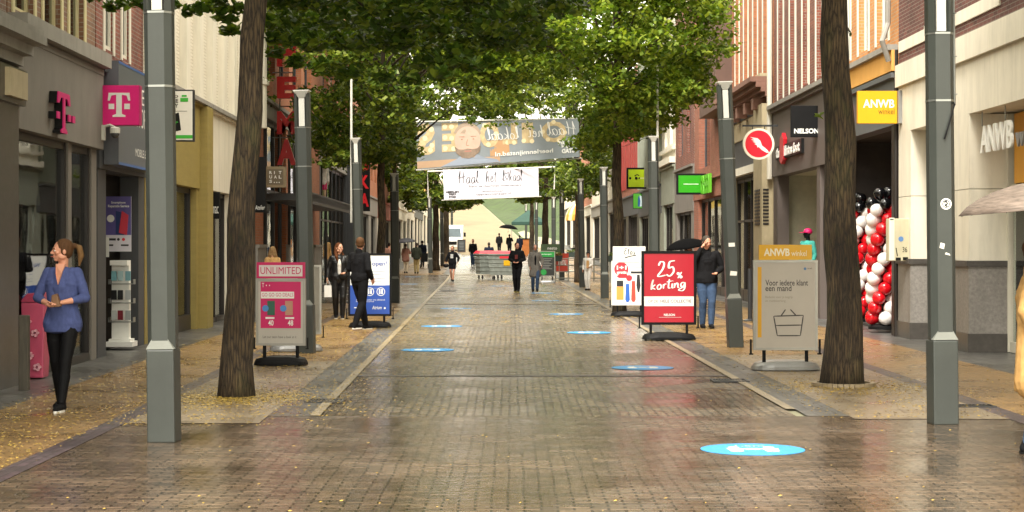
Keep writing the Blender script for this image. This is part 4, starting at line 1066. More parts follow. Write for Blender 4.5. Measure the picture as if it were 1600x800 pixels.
for y in (55.5, 56.9, 58.3, 59.6): mb.fbox('R', y, y + .42, .0, .5, 6.4, 11.5)
build_split(mb, 'bay_post', mat('bay_brown', '#5d463c', .6, var=.12), bR5)
mb = MB()
for y in (55.95, 57.35, 58.75): mb.fbox('R', y, y + .1, .05, .44, 6.41, 11.4)
build_split(mb, 'bay_frame', P_creamw, bR5)
mb = MB(); mb.fbox('R', 55.92, 59.6, .3, .32, 6.41, 11.4); mb.build('bay_glass', G_win, bR5)
bR6 = building('R', 66.1, 73, 'brick house with dark grey shop front behind the green square sign', B_red, 11, 2.95, 4.7, P_grey,
               [(67, 72.3, 3, .3)], [(67.2, 68.6, 5.2, 8), (70.2, 71.8, 5.2, 8)], P_dgrey, piers=P_grey)
bR7 = building('R', 73.1, 79, 'white classical house with moulded band beyond the green square sign', P_creamw, 12, 3.4, 5.0, P_green,
               [(74, 78, 3, .3)], [(74.2, 75.4, 5.9, 8.6), (76.6, 77.8, 5.9, 8.6)], P_white, piers=P_green, cornice=P_creamw)
mb = MB(); mb.fbox('R', 73.1, 79, .0, .25, 5.05, 5.3); mb.fbox('R', 73.1, 79, .0, .15, 5.6, 5.75); mb.build('moulding', P_creamw, bR7)
bR8 = building('R', 79.1, 91.5, 'grey green panelled house above the yellow-green square sign', P_green, 11, 3.1, 4.4, P_dgrey,
               [(80, 84.5), (86, 91)], [('row', 79.5, 91, 1.6, 1.2, 5, 8)], P_white, piers=P_green)
mb = MB(); y = 79.3
while y < 91.3: mb.fbox('R', y, y + .12, .0, .12, 4.5, 11); y += .6
build_split(mb, 'fin', P_green, bR8)
bR9 = building('R', 91.6, 109, 'house with dark red shutters behind the tree at the pharmacy board', B_terra, 11, 3.2, 4.3, P_dgrey,
               [(93, 99), (101, 108)], [('row', 92, 108.5, 1.4, 1.4, 5, 8.4)], P_white, piers=P_darkfr)
mb = MB(); y = 92.3
while y < 108: mb.fbox('R', y, y + .9, .02, .1, 4.8, 8.8); y += 1.4
build_split(mb, 'shutter', P_red, bR9)
bR10 = building('R', 109.1, 138, 'long cream house with grey shop front far up on the right', P_cream, 10, 3.4, 4.2, P_stonegrey,
               [(111, 117), (119, 125), (127, 136)], [('row', 110, 137, 1.2, 1.4, 5, 7.8)], P_brown, piers=P_creamw, cornice=P_creamw)
bR11 = building('R', 138.1, 162, 'orange brick house far up on the right above the awning', B_hema, 11, 3.2, 4.0, P_white,
               [(140, 148), (151, 160)], [('row', 139, 161, 1.4, 1.4, 5, 7.5)], P_white, piers=P_creamw)
bR12 = building('R', 162.1, 206, 'white plastered block, the last one on the right by the green slope', P_creamw, 9, 3.2, 4.0, P_dgrey,
               [(164, 175), (178, 190), (193, 204)], [('row', 164, 204, 1.6, 2, 5, 7.2)], P_brown, piers=P_creamw)
# ---------------- boards, signs and street furniture ----------------
def colmat(h, rough=.35, **k): return mat('ink_' + h.strip('#'), h, rough, var=k.pop('var', .04), **k)
M_alu = mat('aluminium', '#a5a39b', .35, metal=.6, var=.08)
M_magenta = colmat('#c2175b'); M_pink = colmat('#e0206a'); M_black2 = colmat('#101010', .5, spec=.25)
SILV = mat('base_silver', '#8d8d8b', .3, metal=.3, var=.1)
class QF(Fr):
    """four-cornered cloth frame, bilinear, with a gentle ripple"""
    def __init__(s, BL, BR, TR, TL, ripple=.0):
        s.c = [Vector(q) for q in (BL, BR, TR, TL)]; s.w = (s.c[1] - s.c[0]).length; s.h = (s.c[3] - s.c[0]).length
        s.N = (s.c[1] - s.c[0]).cross(s.c[3] - s.c[0]).normalized(); s.rip = ripple
    def p(s, u, v, d=0.0):
        a, b, c, e = s.c
        return (a * (1 - u) + b * u) * (1 - v) + (e * (1 - u) + c * u) * v + s.N * (d + s.rip * math.sin(u * 17 + v * 3) * (1 - abs(2 * v - 1)) )
    def sheet(s, mb, nu=40, nv=8, d0=-.01, d1=0.0):
        for d in (d0, d1):
            k = len(mb.v); mb.v += [tuple(s.p(i / nu, j / nv, d)) for j in range(nv + 1) for i in range(nu + 1)]
            fs = [(k + j * (nu + 1) + i, k + j * (nu + 1) + i + 1, k + (j + 1) * (nu + 1) + i + 1, k + (j + 1) * (nu + 1) + i) for j in range(nv) for i in range(nu)]
            mb.f += fs; mb.m += [0] * len(fs)
def board(label, px, Z, w_, z0, z1, yaw=0, frame=None, base=None, head=None, headm=None, face=None, t=.05, name='pavement_sign', posts=True, basew=None, fw=.035):
    """standing board: returns (thing, Fr of the printed face, Fr of the header)"""
    frame = frame or M_alu; base = base or M_black; x = X(px, Z); g = ground_h(Z)
    T = thing(name, label, 'pavement sign', (x, Z, g), yaw)
    U = Vector((math.cos(yaw), math.sin(yaw), 0)); L = Vector((x, Z, g)); Dn = U.cross(Vector((0, 0, 1)))   # towards viewer
    F1 = Fr(L - U * w_ / 2 + Vector((0, 0, z0)) , U, (0, 0, 1), w_, z1 - z0)
    mb = MB(); a = fw / w_; b = fw / (z1 - z0)
    for q in ((0, 1, 0, b), (0, 1, 1 - b, 1), (0, a, b, 1 - b), (1 - a, 1, b, 1 - b)): F1.rect(mb, *q, -t / 2, t / 2)
    mb.build('frame', frame, T)
    mb = MB(); F1.rect(mb, a, 1 - a, b, 1 - b, -t / 2 + .01, t / 2 - .01); mb.build('panel', face or M_white, T)
    Fp = Fr(F1.p(a, b, t / 2 - .009), U, (0, 0, 1), w_ - 2 * fw, z1 - z0 - 2 * fw)
    Fh = None
    if head:
        h0, hh = head; Fh = Fr(L - U * (w_ * hh / 2) + Vector((0, 0, z1 + .004)), U, (0, 0, 1), w_ * hh, h0)
        mb = MB(); Fh.rect(mb, 0, 1, 0, 1, -t / 2, t / 2 - .01); mb.build('header', headm, T)
        Fh = Fr(Fh.p(0, 0, t / 2 - .0095), U, (0, 0, 1), w_ * hh, h0)
    if posts:
        bw = basew or w_ * 1.06
        f3 = lambda u, v, z: L + U * u + Dn * v + Vector((0, 0, z))
        mb = MB()
        for s in (-1, 1):
            c = f3(s * w_ * .33, 0, .1); mb.tube([c, c + Vector((0, 0, z0 - .09))], .024, 10)
        build_split(mb, 'stem', M_black, T)
        mb = MB()   # water filled base: rounded lozenge, lower in the middle, wheels at the ends
        n = 28; prof = [(1.0, .02), (1.0, .06), (.93, .1), (.8, .135)]
        rings = []
        for sc2, z in prof:
            ring = []
            for k in range(n):
                an = 2 * PI * k / n; cu, su = math.cos(an), math.sin(an)
                u = math.copysign(abs(cu) ** .55, cu) * bw / 2 * (1 - (1 - sc2) * .5); v = math.copysign(abs(su) ** .6, su) * .26 * sc2
                dz = -.035 * max(0, (abs(u) / (bw / 2)) - .45) * 2 if z > .05 else 0
                ring.append(f3(u, v, z + dz))
            rings.append(ring)
        vs = [v for r_ in rings for v in r_]
        fs = [(i * n + k, i * n + (k + 1) % n, (i + 1) * n + (k + 1) % n, (i + 1) * n + k) for i in range(3) for k in range(n)] + [tuple(range(n))[::-1], tuple(3 * n + k for k in range(n))]
        mb.add(vs, fs); mb.build('base', base, T, smooth=False)
        mb = MB()
        for s in (-1, 1): F1.rect(mb, .5 + s * .535 - .012, .5 + s * .535 + .012, -.05, .12, -.02, .02); F1.rect(mb, .5 + s * .53 - .03, .5 + s * .53 + .03, -.05, -.035, -.02, .02)
        build_split(mb, 'clip', M_black, T)
        mb = MB()
        for s in (-1, 1):
            c = f3(s * bw * .42, -.12, .04); mb.tube([c - U * .02, c + U * .02], .04, 12)
        build_split(mb, 'wheel', M_black2, T)
    return T, Fp, Fh
def ink(T, fr, items):
    """items: (name, material, callable(mb))"""
    for nm, m, fn in items:
        mb = MB(); fn(mb)
        if nm in ('bottle', 'pictogram_', 'chalk_lines', 'menu_lines'): build_split(mb, nm.rstrip('s'), m, T)
        else: mb.build(nm, m, T)

# magenta phone deal board
T, f, h = board('magenta UNLIMITED board with two phone deals, left between trunk and lamp post', 439, 24.6, .69, .28, 1.2, R(-4), head=(.22, .97), headm=M_magenta, face=mat('poster_grey', '#b9b4aa', .3, var=.04))
ink(T, h, [('label_strip', colmat('#d9d0cd'), lambda mb: h.rect(mb, .05, .95, .12, .82, 0, .003)), ('lettering', M_magenta, lambda mb: h.text(mb, 'UNLIMITED', .08, .92, .26, .7, .004))])
ink(T, f, [('poster', colmat('#c81e62'), lambda mb: f.rect(mb, .05, .95, .24, .99, 0, .002)),
           ('lettering', M_white, lambda mb: (f.rect(mb, .06, .8, .72, .83, .003, .004), f.text(mb, 'T', .08, .13, .9, .97, .004), f.rect(mb, .17, .19, .92, .94, .004, .005), f.rect(mb, .24, .26, .92, .94, .004, .005), f.text(mb, '40', .22, .34, .28, .37, .004, bold=.02), f.text(mb, '48', .66, .78, .28, .37, .004, bold=.02), f.rect(mb, .16, .36, .39, .42, .004, .005), f.rect(mb, .6, .8, .39, .42, .004, .005))),
           ('deal_lettering', M_magenta, lambda mb: f.text(mb, 'GO GO GO DEALS', .08, .78, .75, .81, .005)),
           ('phone', colmat('#2f5f4c'), lambda mb: f.rect(mb, .2, .37, .45, .68, .003, .006)), ('phone', colmat('#b88a72'), lambda mb: f.rect(mb, .6, .77, .45, .68, .003, .006)),
           ('blue_dot', colmat('#4a86c4'), lambda mb: f.disc(mb, .16, .56, .045, .007, .009)), ('blue_dot', colmat('#4a86c5'), lambda mb: f.disc(mb, .56, .56, .045, .007, .009)),
           ('small_print', colmat('#4c4a48'), lambda mb: f.text(mb, 'Let our team have a look at it', .1, .85, .08, .12, .002))])
T, f, h = board('plain silver framed board mostly hidden behind the magenta board and the lamp post', 463, 27.9, .78, .27, 1.35, R(6), base=SILV, face=mat('poster_back', '#a8a498', .4))
# blue and white "open" board
T, f, h = board('black framed blue and white open board beside the couple on the left', 578, 36.0, .87, .24, 1.5, R(0), frame=M_black, fw=.04, basew=.86)
blue = colmat('#2c4fa3')
def pict(mb, u, v):
    f.ring(mb, u, v, .085, .012, .004, .006)
    for du in (-.03, .03): f.disc(mb, u + du, v + .03, .018, .004, .006, 12); f.rect(mb, u + du - .02, u + du + .02, v - .04, v + .012, .004, .006)
ink(T, f, [('blue_field', blue, lambda mb: f.rect(mb, 0, 1, 0, .49, 0, .003)),
           ('lettering', blue, lambda mb: (f.text(mb, "We're", .06, .4, .8, .88, .003, bold=.01), f.text(mb, 'n open!', .43, .93, .8, .9, .003, bold=.015))),
           ('small_print', colmat('#8d9ab8'), lambda mb: [f.rect(mb, .3, .9 - k % 2 * .1, .72 - k * .045 - (k // 2) * .03, .727 - k * .045 - (k // 2) * .03, .003, .004) for k in range(6)]),
           ('pictogram', M_white, lambda mb: (pict(mb, .5, .38), pict(mb, .78, .38))),
           ('lettering', M_white, lambda mb: (f.text(mb, 'Atrium', .56, .8, .08, .14, .004, shear=.2, bold=.01), f.disc(mb, .88, .1, .02, .004, .006, 12), f.text(mb, 'samen houden we afstand', .15, .88, .23, .255, .004), f.text(mb, 'blijf gezond', .15, .6, .2, .22, .004), f.rect(mb, .1, .35, .1, .115, .004, .005)))])
# pharmacy board
T, f, h = board('white drugstore board with cosmetic products and a red 1+1 disc', 983, 41.6, .82, .27, 1.3, R(0), frame=M_white, head=(.33, .92), headm=M_white, fw=.03)
hh = h
ink(T, h, [('lettering', M_black2, lambda mb: (script_text(hh, mb, 'Etos', .34, .45, .14, .016), hh.stroke(mb, [(.36, .2), (.5, .3), (.72, .4)], .016, .008)))])
redi = colmat('#d8323e')
ink(T, f, [('red_disc', redi, lambda mb: (f.disc(mb, .26, .83, .165, 0, .003), f.disc(mb, .5, .62, .07, 0, .0035), f.poly(mb, [(.2, .62), (.5, .62), (.42, .72), (.1, .66)], 0, .002))),
           ('lettering', M_white, lambda mb: (f.text(mb, '1+1', .12, .42, .82, .92, .004, bold=.04), f.text(mb, 'gratis', .12, .42, .7, .79, .004, bold=.03))),
           ('bottle', colmat('#2a2a2c'), lambda mb: (f.rect(mb, .12, .32, .42, .56, .0, .004), f.rect(mb, .55, .95, .73, .78, 0, .004), f.poly(mb, [(.74, .7), (.82, .7), (.85, .45), (.81, .28), (.76, .28), (.72, .45)], 0, .003))),
           ('orange_bottle', colmat('#e39a4a'), lambda mb: f.rect(mb, .11, .33, .1, .415, 0, .004)),
           ('blue_tube', colmat('#2f62b8'), lambda mb: f.poly(mb, [(.38, .1), (.42, .04), (.48, .04), (.52, .1), (.5, .48), (.4, .48)], 0, .004)),
           ('red_tube', colmat('#de4a3c'), lambda mb: f.poly(mb, [(.56, .1), (.6, .05), (.66, .05), (.7, .1), (.68, .55), (.58, .55)], 0, .004)),
           ('small_print', colmat('#9a9a98'), lambda mb: [f.rect(mb, .55, .92, .93 - k * .03, .94 - k * .03, 0, .002) for k in range(3)])])
# red discount board
T, f, h = board('black framed red board reading 25% korting beside the man on the phone', 1045, 31.3, .96, .27, 1.56, R(2), frame=M_black, fw=.045, face=colmat('#a81c2c'), basew=.94)
ff = f
ink(T, f, [('white_band', colmat('#e6e0da'), lambda mb: ff.rect(mb, 0, 1, .235, .375, 0, .003)),
           ('discount_lettering', M_white, lambda mb: (script_text(ff, mb, '25', .27, .66, .26, .034, slope=.05, xs=1.1), script_text(ff, mb, '%', .66, .64, .2, .026, slope=.05), script_text(ff, mb, 'korting', .13, .47, .17, .026, slope=.06, xs=1.25))),
           ('band_lettering', colmat('#3a3a3c'), lambda mb: (ff.text(mb, 'OP DE', .08, .28, .285, .325, .004), ff.text(mb, 'HELE COLLECTIE', .33, .95, .285, .33, .004, bold=.015))),
           ('small_print', M_white, lambda mb: (ff.text(mb, 'NELSON', .4, .62, .09, .125, .003, bold=.02), ff.rect(mb, .3, .75, .07, .073, .0, .003)))])
# basket board
T, f, h = board('grey board with yellow header and a shopping basket drawing, left of the big right tree', 1227, 23.7, .86, .27, 1.46, R(3), head=(.2, .82), headm=colmat('#dba61a'), face=mat('poster_warm_grey', '#b4aca0', .35, var=.04), base=SILV, basew=.9)
h2, f2 = h, f
ink(T, h, [('lettering', colmat('#e9dfc2'), lambda mb: (h2.text(mb, 'ANWB', .09, .58, .25, .75, .001, bold=.03), h2.text(mb, 'winkel', .61, .9, .25, .62, .001)))])
dk = colmat('#3a3634')
ink(T, f, [('yellow_stripe', colmat('#d6a01c'), lambda mb: f2.rect(mb, .03, .095, .12, .95, 0, .002)),
           ('lettering', dk, lambda mb: (f2.text(mb, 'Voor iedere klant', .16, .88, .73, .8, .001, bold=.012), f2.text(mb, 'een mand', .16, .6, .665, .735, .001, bold=.012))),
           ('small_print', colmat('#8d8678'), lambda mb: (f2.text(mb, 'Bedankt voor je begrip', .16, .62, .575, .61, .001), f2.text(mb, 'en medewerking', .16, .5, .53, .565, .001))),
           ('basket_drawing', dk, lambda mb: [f2.stroke(mb, q, .016, .001 + .0006 * i) for i, q in enumerate(([(.3, .37), (.36, .14)], [(.3, .37), (.8, .38)], [(.8, .38), (.75, .14)], [(.36, .14), (.75, .14)], [(.335, .26), (.78, .265)], [(.42, .37), (.5, .45)], [(.68, .375), (.58, .45)]))]),
           ('blue_mark', colmat('#4a78a8'), lambda mb: f2.disc(mb, .83, .93, .018, .001, .003)), ('mark_lettering', dk, lambda mb: f2.text(mb, 'anwb', .87, .95, .925, .945, .001))])
# small green menu board
T, f, h = board('small green and black menu board before the railing behind the walkers', 855, 79.0, .7, .3, 1.42, 0, base=SILV, face=colmat('#2b2c2a'))
f3_ = f
ink(T, f, [('green_panel', colmat('#25803a'), lambda mb: (f3_.rect(mb, 0, 1, .78, 1, 0, .004), f3_.disc(mb, .25, .14, .13, 0, .004))),
           ('menu_lines', colmat('#8f8f8a'), lambda mb: [f3_.rect(mb, .12, .85 - (k % 3) * .1, .7 - k * .07, .715 - k * .07, 0, .004) for k in range(7)]),
           ('lettering', M_white, lambda mb: f3_.text(mb, 'terras open', .1, .8, .86, .92, .005))])
T, f, h = board('small wooden framed blackboard at the foot of the pale ramp', 721, 160, .75, .05, 1.2, 0, frame=mat('wood_frame', '#6f5238', .6), face=colmat('#33373a'), posts=False, name='chalkboard')
f4_ = f
ink(T, f, [('chalk_lines', colmat('#8d9294'), lambda mb: [f4_.rect(mb, .2, .8, .8 - k * .12, .83 - k * .12, 0, .004) for k in range(6)])])

# signs that stick out from the shop fronts
def psign(label, side, px0, px1, py0, py1, Y=None, t=.12, body=None, face=None, gap=.05, name='shop_sign', bracket=True, border=0.0, cat='shop sign'):
    if Y is None: Y = LY(px0, gap) if side == 'L' else RY(px1, gap)
    x0, x1, z0, z1 = X(px0, Y), X(px1, Y), H(py1, Y), H(py0, Y)
    T = thing(name, label, cat, ((x0 + x1) / 2, Y, z0))
    mb = MB(); mb.box(x0, x1, Y, Y + t, z0, z1); o = mb.build('case', body or M_black, T); bevel(o, .008)
    bd = border; fr = Fr((x0 + bd, Y - .002, z0 + bd), (1, 0, 0), (0, 0, 1), x1 - x0 - 2 * bd, z1 - z0 - 2 * bd)
    if face: mb = MB(); fr.rect(mb, .0, 1, 0, 1, -.001, .004); mb.build('face', face, T); fr = Fr(fr.p(0, 0, .005), (1, 0, 0), (0, 0, 1), fr.w, fr.h)
    if bracket:
        mb = MB(); xw = FX(side, Y, -.05); xe = x0 if side == 'L' else x1
        for z in (z0 + (z1 - z0) * .2, z0 + (z1 - z0) * .8): mb.box(min(xw, xe), max(xw, xe), Y + t * .3, Y + t * .6, z - .02, z + .02)
        build_split(mb, 'bracket', M_darkmetal, T)
    return T, fr
T, fr = psign('square magenta sign with a white T on the grey plastered phone shop', 'L', 153, 218, 133, 196, body=mat('case_magenta', '#b01560', .35), face=colmat('#e0127a', .35), border=.01, t=.18)
mt = lambda mb, fr=fr: (fr.poly(mb, [(.25, .82), (.77, .82), (.79, .62), (.74, .62), (.7, .75), (.58, .77), (.58, .28), (.67, .24), (.67, .2), (.35, .2), (.35, .24), (.44, .28), (.44, .77), (.32, .75), (.28, .62), (.23, .62)]), fr.rect(mb, .25, .39, .4, .54), fr.rect(mb, .64, .78, .4, .54))
ink(T, fr, [('letter_mark', M_white, mt)])
mb = MB(); x_ = X(153, LY(153, .05)); mb.box(x_ - .13, x_ - .005, LY(153, .05) + .01, LY(153, .05) + .17, H(196, 26), H(134, 26)); mb.build('mounting_box', M_black, T)
# small 3D magenta logo on the wall: letter T and squares
frT = face_fr('L', 22.75, 23.85, .125, 3.1, 3.62)
M_mag = colmat('#d41a78')
TT = thing('wall_logo', 'magenta three dimensional logo letter on the grey plaster above the phone shop window', 'shop sign', tuple(frT.p(.5, 0)))
mb = MB(); frT.poly(mb, [(.05, 1), (.62, 1), (.66, .72), (.58, .72), (.5, .86), (.4, .88), (.4, .14), (.5, .06), (.5, 0), (.2, 0), (.2, .06), (.3, .14), (.3, .88), (.18, .86), (.1, .72), (.02, .72)], .1, .115); mb.build('letter', M_mag, TT)
mb = MB(); frT.poly(mb, [(.05, 1), (.62, 1), (.66, .72), (.58, .72), (.5, .86), (.4, .88), (.4, .14), (.5, .06), (.5, 0), (.2, 0), (.2, .06), (.3, .14), (.3, .88), (.18, .86), (.1, .72), (.02, .72)], .0, .098); mb.build('letter_back', M_black2, TT)
for a in (.0, .56, .78):
    mb = MB(); frT.rect(mb, a, a + .13, .33, .5, .1, .115); mb.build('square', M_mag, TT)
    mb = MB(); frT.rect(mb, a, a + .13, .33, .5, .0, .098); mb.build('square_back', M_black2, TT)
# camera dome
Yc = 26.0; xc = LX(Yc, .12)
TT = thing('security_camera', 'white dome security camera on an arm below the magenta T sign', 'camera', (xc, Yc, 3.2))
mb = MB(); mb.box(xc, xc + .05, Yc - .05, Yc + .02, 3.18, 3.4); mb.tube([(xc + .03, Yc, 3.38), (xc + .12, Yc - .02, 3.4), (xc + .2, Yc - .05, 3.36)], .02, 8); mb.build('arm', M_lamp, TT)
mb = MB(); mb.lathe([(.05, 0), (.075, -.02), (.075, -.09)], (xc + .2, Yc - .05, 3.37), 14); mb.build('housing', M_lamp, TT)
mb = MB(); mb.ball((xc + .2, Yc - .05, 3.27), (.062, .062, .062)); mb.build('dome', mat('dome_smoke', '#4a4a4a', .1), TT, smooth=True)
T, fr = psign('white repair shop sign with phone drawing and green strip, beside the near left lamp post', 'L', 243, 303, 140, 221, Y=31.0, body=M_darkmetal, face=colmat('#e9e6dc'), border=.025, bracket=True)
ink(T, fr, [('lettering', M_black2, lambda mb: (fr.text(mb, 'STAD', .22, .6, .86, .92, bold=.02), fr.text(mb, 'MOBILE', .1, .6, .76, .84, bold=.03), fr.text(mb, 'FACTORY', .06, .6, .66, .74, bold=.03), fr.rect(mb, .1, .85, .585, .592))),
            ('phone_drawing', M_black2, lambda mb: fr.poly(mb, [(.25, .5), (.62, .56), (.68, .2), (.32, .14)])),
            ('green_strip', colmat('#3fae3a'), lambda mb: (fr.rect(mb, 0, 1, .03, .1), fr.stroke(mb, [(.33, .33), (.42, .34), (.46, .44), (.5, .26), (.54, .36), (.6, .36)], .014, .006), fr.rect(mb, .66, .88, .78, .86), fr.rect(mb, .7, .84, .88, .92)))])
T, fr = psign('small square brown sign with white letters in a grid, left before the brick store', 'L', 413, 447, 260, 293, Y=45.4, body=mat('case_bronze', '#8d7d60', .4), face=colmat('#6b604c'), border=.07)
def rit(mb):
    for r_, row in enumerate(('RIT', 'UAL', 'S')):
        for c_, ch in enumerate(row): fr.text(mb, ch, .14 + c_ * .29, .14 + c_ * .29 + (.05 if ch == 'I' else .17), .68 - r_ * .28, .88 - r_ * .28, bold=.03)
    for k in range(3): fr.disc(mb, .45 + k * .15, .15, .015)
ink(T, fr, [('lettering', M_white, rit)])
T, fr = psign('dark hanging sign partly behind the near left trunk', 'L', 397, 415, 245, 332, Y=43.6, body=M_darkfr if 'M_darkfr' in globals() else M_black)
ink(T, fr, [('lettering', M_white, lambda mb: fr.text(mb, 'Atelier', .1, .95, .05, .13, shear=.2))])
T, fr = psign('small black hanging sign with white letters over the olive shop door', 'L', 327, 343, 300, 342, Y=37.6)
ink(T, fr, [('lettering', M_white, lambda mb: fr.text(mb, 'Anac', .1, .9, .2, .6))])
# vertical red letters HEMA
T = thing('letter_sign', 'tall vertical sign of separate red letters on the salmon brick store', 'shop sign', (X(447, 48.6), 48.6, H(260, 48.6)))
red = colmat('#c4201f')
for ch, ya, yb in (('H', 60, 104), ('E', 120, 154), ('M', 174, 210), ('A', 218, 258)):
    fr = Fr((X(433, 48.6), 48.6, H(yb, 48.6)), (1, 0, 0), (0, 0, 1), 30 * 48.6 / F, (yb - ya) * 48.6 / F); mb = MB(); fr.text(mb, ch, 0, 1, 0, 1, -.1, .06, bold=.05); mb.build('letter', red, T)
mb = MB()
for px in (437, 458): mb.tube([(X(px, 48.8), 48.85, H(300, 48.8)), (X(px, 48.8), 48.85, H(30, 48.8))], .02, 6)
for py in (112, 165, 214): z = H(py, 48.6); mb.tube([(LX(48.85, -.05), 48.86, z), (X(458, 48.8), 48.86, z)], .018, 6)
build_split(mb, 'rail', M_steel, T)
T, fr = psign('tall black vertical sign with big red letters by the lamp post at the brick store', 'L', 561, 578, 242, 330, Y=80, t=.15)
ink(T, fr, [('lettering', colmat('#d81f2a'), lambda mb: [fr.text(mb, ch, .12, .9, v, v + .24, bold=.05) for ch, v in (('S', .72), ('K', .4), ('A', .08))])])
T, fr = psign('small yellow green framed sign far up on the left', 'L', 632, 645, 323, 332, Y=138, face=colmat('#d9d98a'), border=.08)
# right side signs
T, fr = psign('square black sign with white shoe shop lettering left of the big right trunk', 'R', 1236, 1284, 165, 214, Y=40.3)
ink(T, fr, [('lettering', M_white, lambda mb: fr.text(mb, 'NELSON', .1, .9, .11, .27, bold=.035))])
Yr = 44.6; cxr, czr = X(1185, Yr), H(225, Yr)
T = thing('round_sign', 'round red sign with a white winged foot hanging from an iron bracket', 'shop sign', (cxr, Yr, czr - .38))
fr = Fr((cxr - .39, Yr - .06, czr - .39), (1, 0, 0), (0, 0, 1), .78, .78)
mb = MB(); fr.disc(mb, .5, .5, .39, -.12, 0, 48); mb.build('disc', M_creamy if 'M_creamy' in globals() else colmat('#e6dfca'), T)
mb = MB(); fr.disc(mb, .5, .5, .335, .001, .005, 48); mb.build('red_face', colmat('#d81c30'), T)
mb = MB(); fr.poly(mb, [(.22, .72), (.46, .68), (.55, .6), (.6, .45), (.78, .3), (.83, .22), (.74, .22), (.6, .3), (.5, .4), (.46, .38), (.44, .45), (.36, .5), (.42, .52), (.3, .57), (.38, .58), (.25, .64), (.36, .64)], .006, .009); mb.build('winged_foot', M_white, T)
mb = MB(); mb.box(X(1160, Yr), RX(Yr, .28), Yr - .03, Yr + .01, H(198, Yr), H(195, Yr)); mb.box(cxr - .16, cxr - .14, Yr - .02, Yr, czr + .3, H(198, Yr)); mb.box(cxr + .14, cxr + .16, Yr - .02, Yr, czr + .3, H(198, Yr)); mb.build('bracket', M_darkmetal, T)
fr = face_fr('R', 41.9, 46.0, .12, 3.8, 4.22); T = thing('lettered_sign', 'white and red lettering strip on the taupe fascia above the tiled shop entrance', 'shop sign', tuple(fr.p(.5, 0)))
mb = MB(); fr.rect(mb, 0, .95, .1, .9, -.07, 0); mb.build('back_plate', M_black2, T)
mb = MB(); fr.text(mb, 'the athletes foot', .03, .9, .2, .8, .002, .015, bold=.03); mb.build('lettering', M_white, T)
mb = MB(); fr.poly(mb, [(.2, .0), (.27, -.25), (.34, .0), (.36, 1.2), (.3, 1.6), (.22, 1.3)], -.06, .03); mb.build('red_shield', colmat('#c01f2c'), T)
T, fr = psign('yellow shop sign with white ANWB letters at the corner of the arcade building', 'R', 1340, 1402, 142, 193, Y=32.2, t=.1, body=colmat('#c99410'), face=colmat('#d9a012'), border=.004)
ink(T, fr, [('lettering', M_white, lambda mb: fr.text(mb, 'ANWB', .13, .93, .48, .74, 0.004, bold=.02)), ('small_lettering', colmat('#5f4d17'), lambda mb: fr.text(mb, 'winkel', .52, .93, .28, .46))])
mb = MB(); mb.box(X(1402, 32.2) + .003, X(1412, 32.2), 32.12, 32.34, H(193, 32.2), H(142, 32.2)); mb.build('mounting_box', SILV, T)
T, fr = psign('red sign with a white letter between the big right trunk and the yellow sign', 'R', 1316, 1341, 164, 192, Y=36.6, body=colmat('#c62a36'))
ink(T, fr, [('lettering', M_white, lambda mb: fr.text(mb, 'O', .6, .92, .15, .8, bold=.03))])
T, fr = psign('bright green square sign in a black frame over the dark grey shop front', 'R', 1057, 1103, 271, 304, Y=62.0, face=colmat('#2f9a16'), border=.07)
ink(T, fr, [('lettering', M_white, lambda mb: [fr.rect(mb, .2 + k * .05, .235 + k * .05, .47, .52) for k in range(12)])])
fr = face_fr('R', 59.2, 61.9, .25, 3.42, 4.05); T = thing('lettered_sign', 'chunky light green letters on the wall beside the bright green square sign', 'shop sign', tuple(fr.p(.5, 0)))
for k, ch in enumerate('GREEN'): mb = MB(); fr.text(mb, ch, k * .2, k * .2 + .17, 0, 1, -.08, 0, bold=.04); mb.build('letter', colmat('#62b02c'), T)
T, fr = psign('yellow green square sign in a black frame left of the lamp post', 'R', 979, 1012, 262, 295, Y=87.5, face=colmat('#c3e01c'), border=.09)
ink(T, fr, [('bird_mark', M_black2, lambda mb: (fr.disc(mb, .1, .5, .06), fr.disc(mb, .45, .5, .07), fr.disc(mb, .62, .5, .04), fr.stroke(mb, [(.35, .62), (.5, .7), (.62, .64)], .04))), ('pale_word', colmat('#e6ee98'), lambda mb: fr.rect(mb, .66, .95, .46, .54))])
T, fr = psign('small green sign with a blue figure below the yellow green square', 'R', 989, 1010, 302, 326, Y=89.5, face=colmat('#55a838'), border=.02)
ink(T, fr, [('blue_figure', colmat('#2a5a9a'), lambda mb: fr.poly(mb, [(.35, .15), (.5, .1), (.55, .5), (.48, .85), (.38, .8)])), ('pale_patch', colmat('#cfe3e6'), lambda mb: fr.poly(mb, [(.5, .1), (.72, .15), (.7, .8), (.5, .9)], 0, .002))])
# awning, striped, far right
Ya = 157; xa = RX(Ya); T = thing('awning', 'rounded orange striped awning on the far right house front', 'awning', (xa, Ya, 2.8))
n = 10
for k in range(n):
    a, b = PI * k / n, PI * (k + 1) / n; rr_ = 1.35; g = ground_h(Ya)
    mb = MB(); vs = []
    for an in (a, b):
        for q in range(6):
            t_ = q / 5 * PI / 2; vs.append((xa - rr_ * math.sin(t_) * math.sin(an) - .0, Ya - 1.4 * math.cos(an) * math.sin(t_) , 2.9 + g + 1.6 * math.cos(t_)))
    mb.add(vs, [(q, q + 1, q + 7, q + 6) for q in range(5)]); mb.build('stripe', colmat('#d38a34') if k % 2 else colmat('#e5cf96'), T)

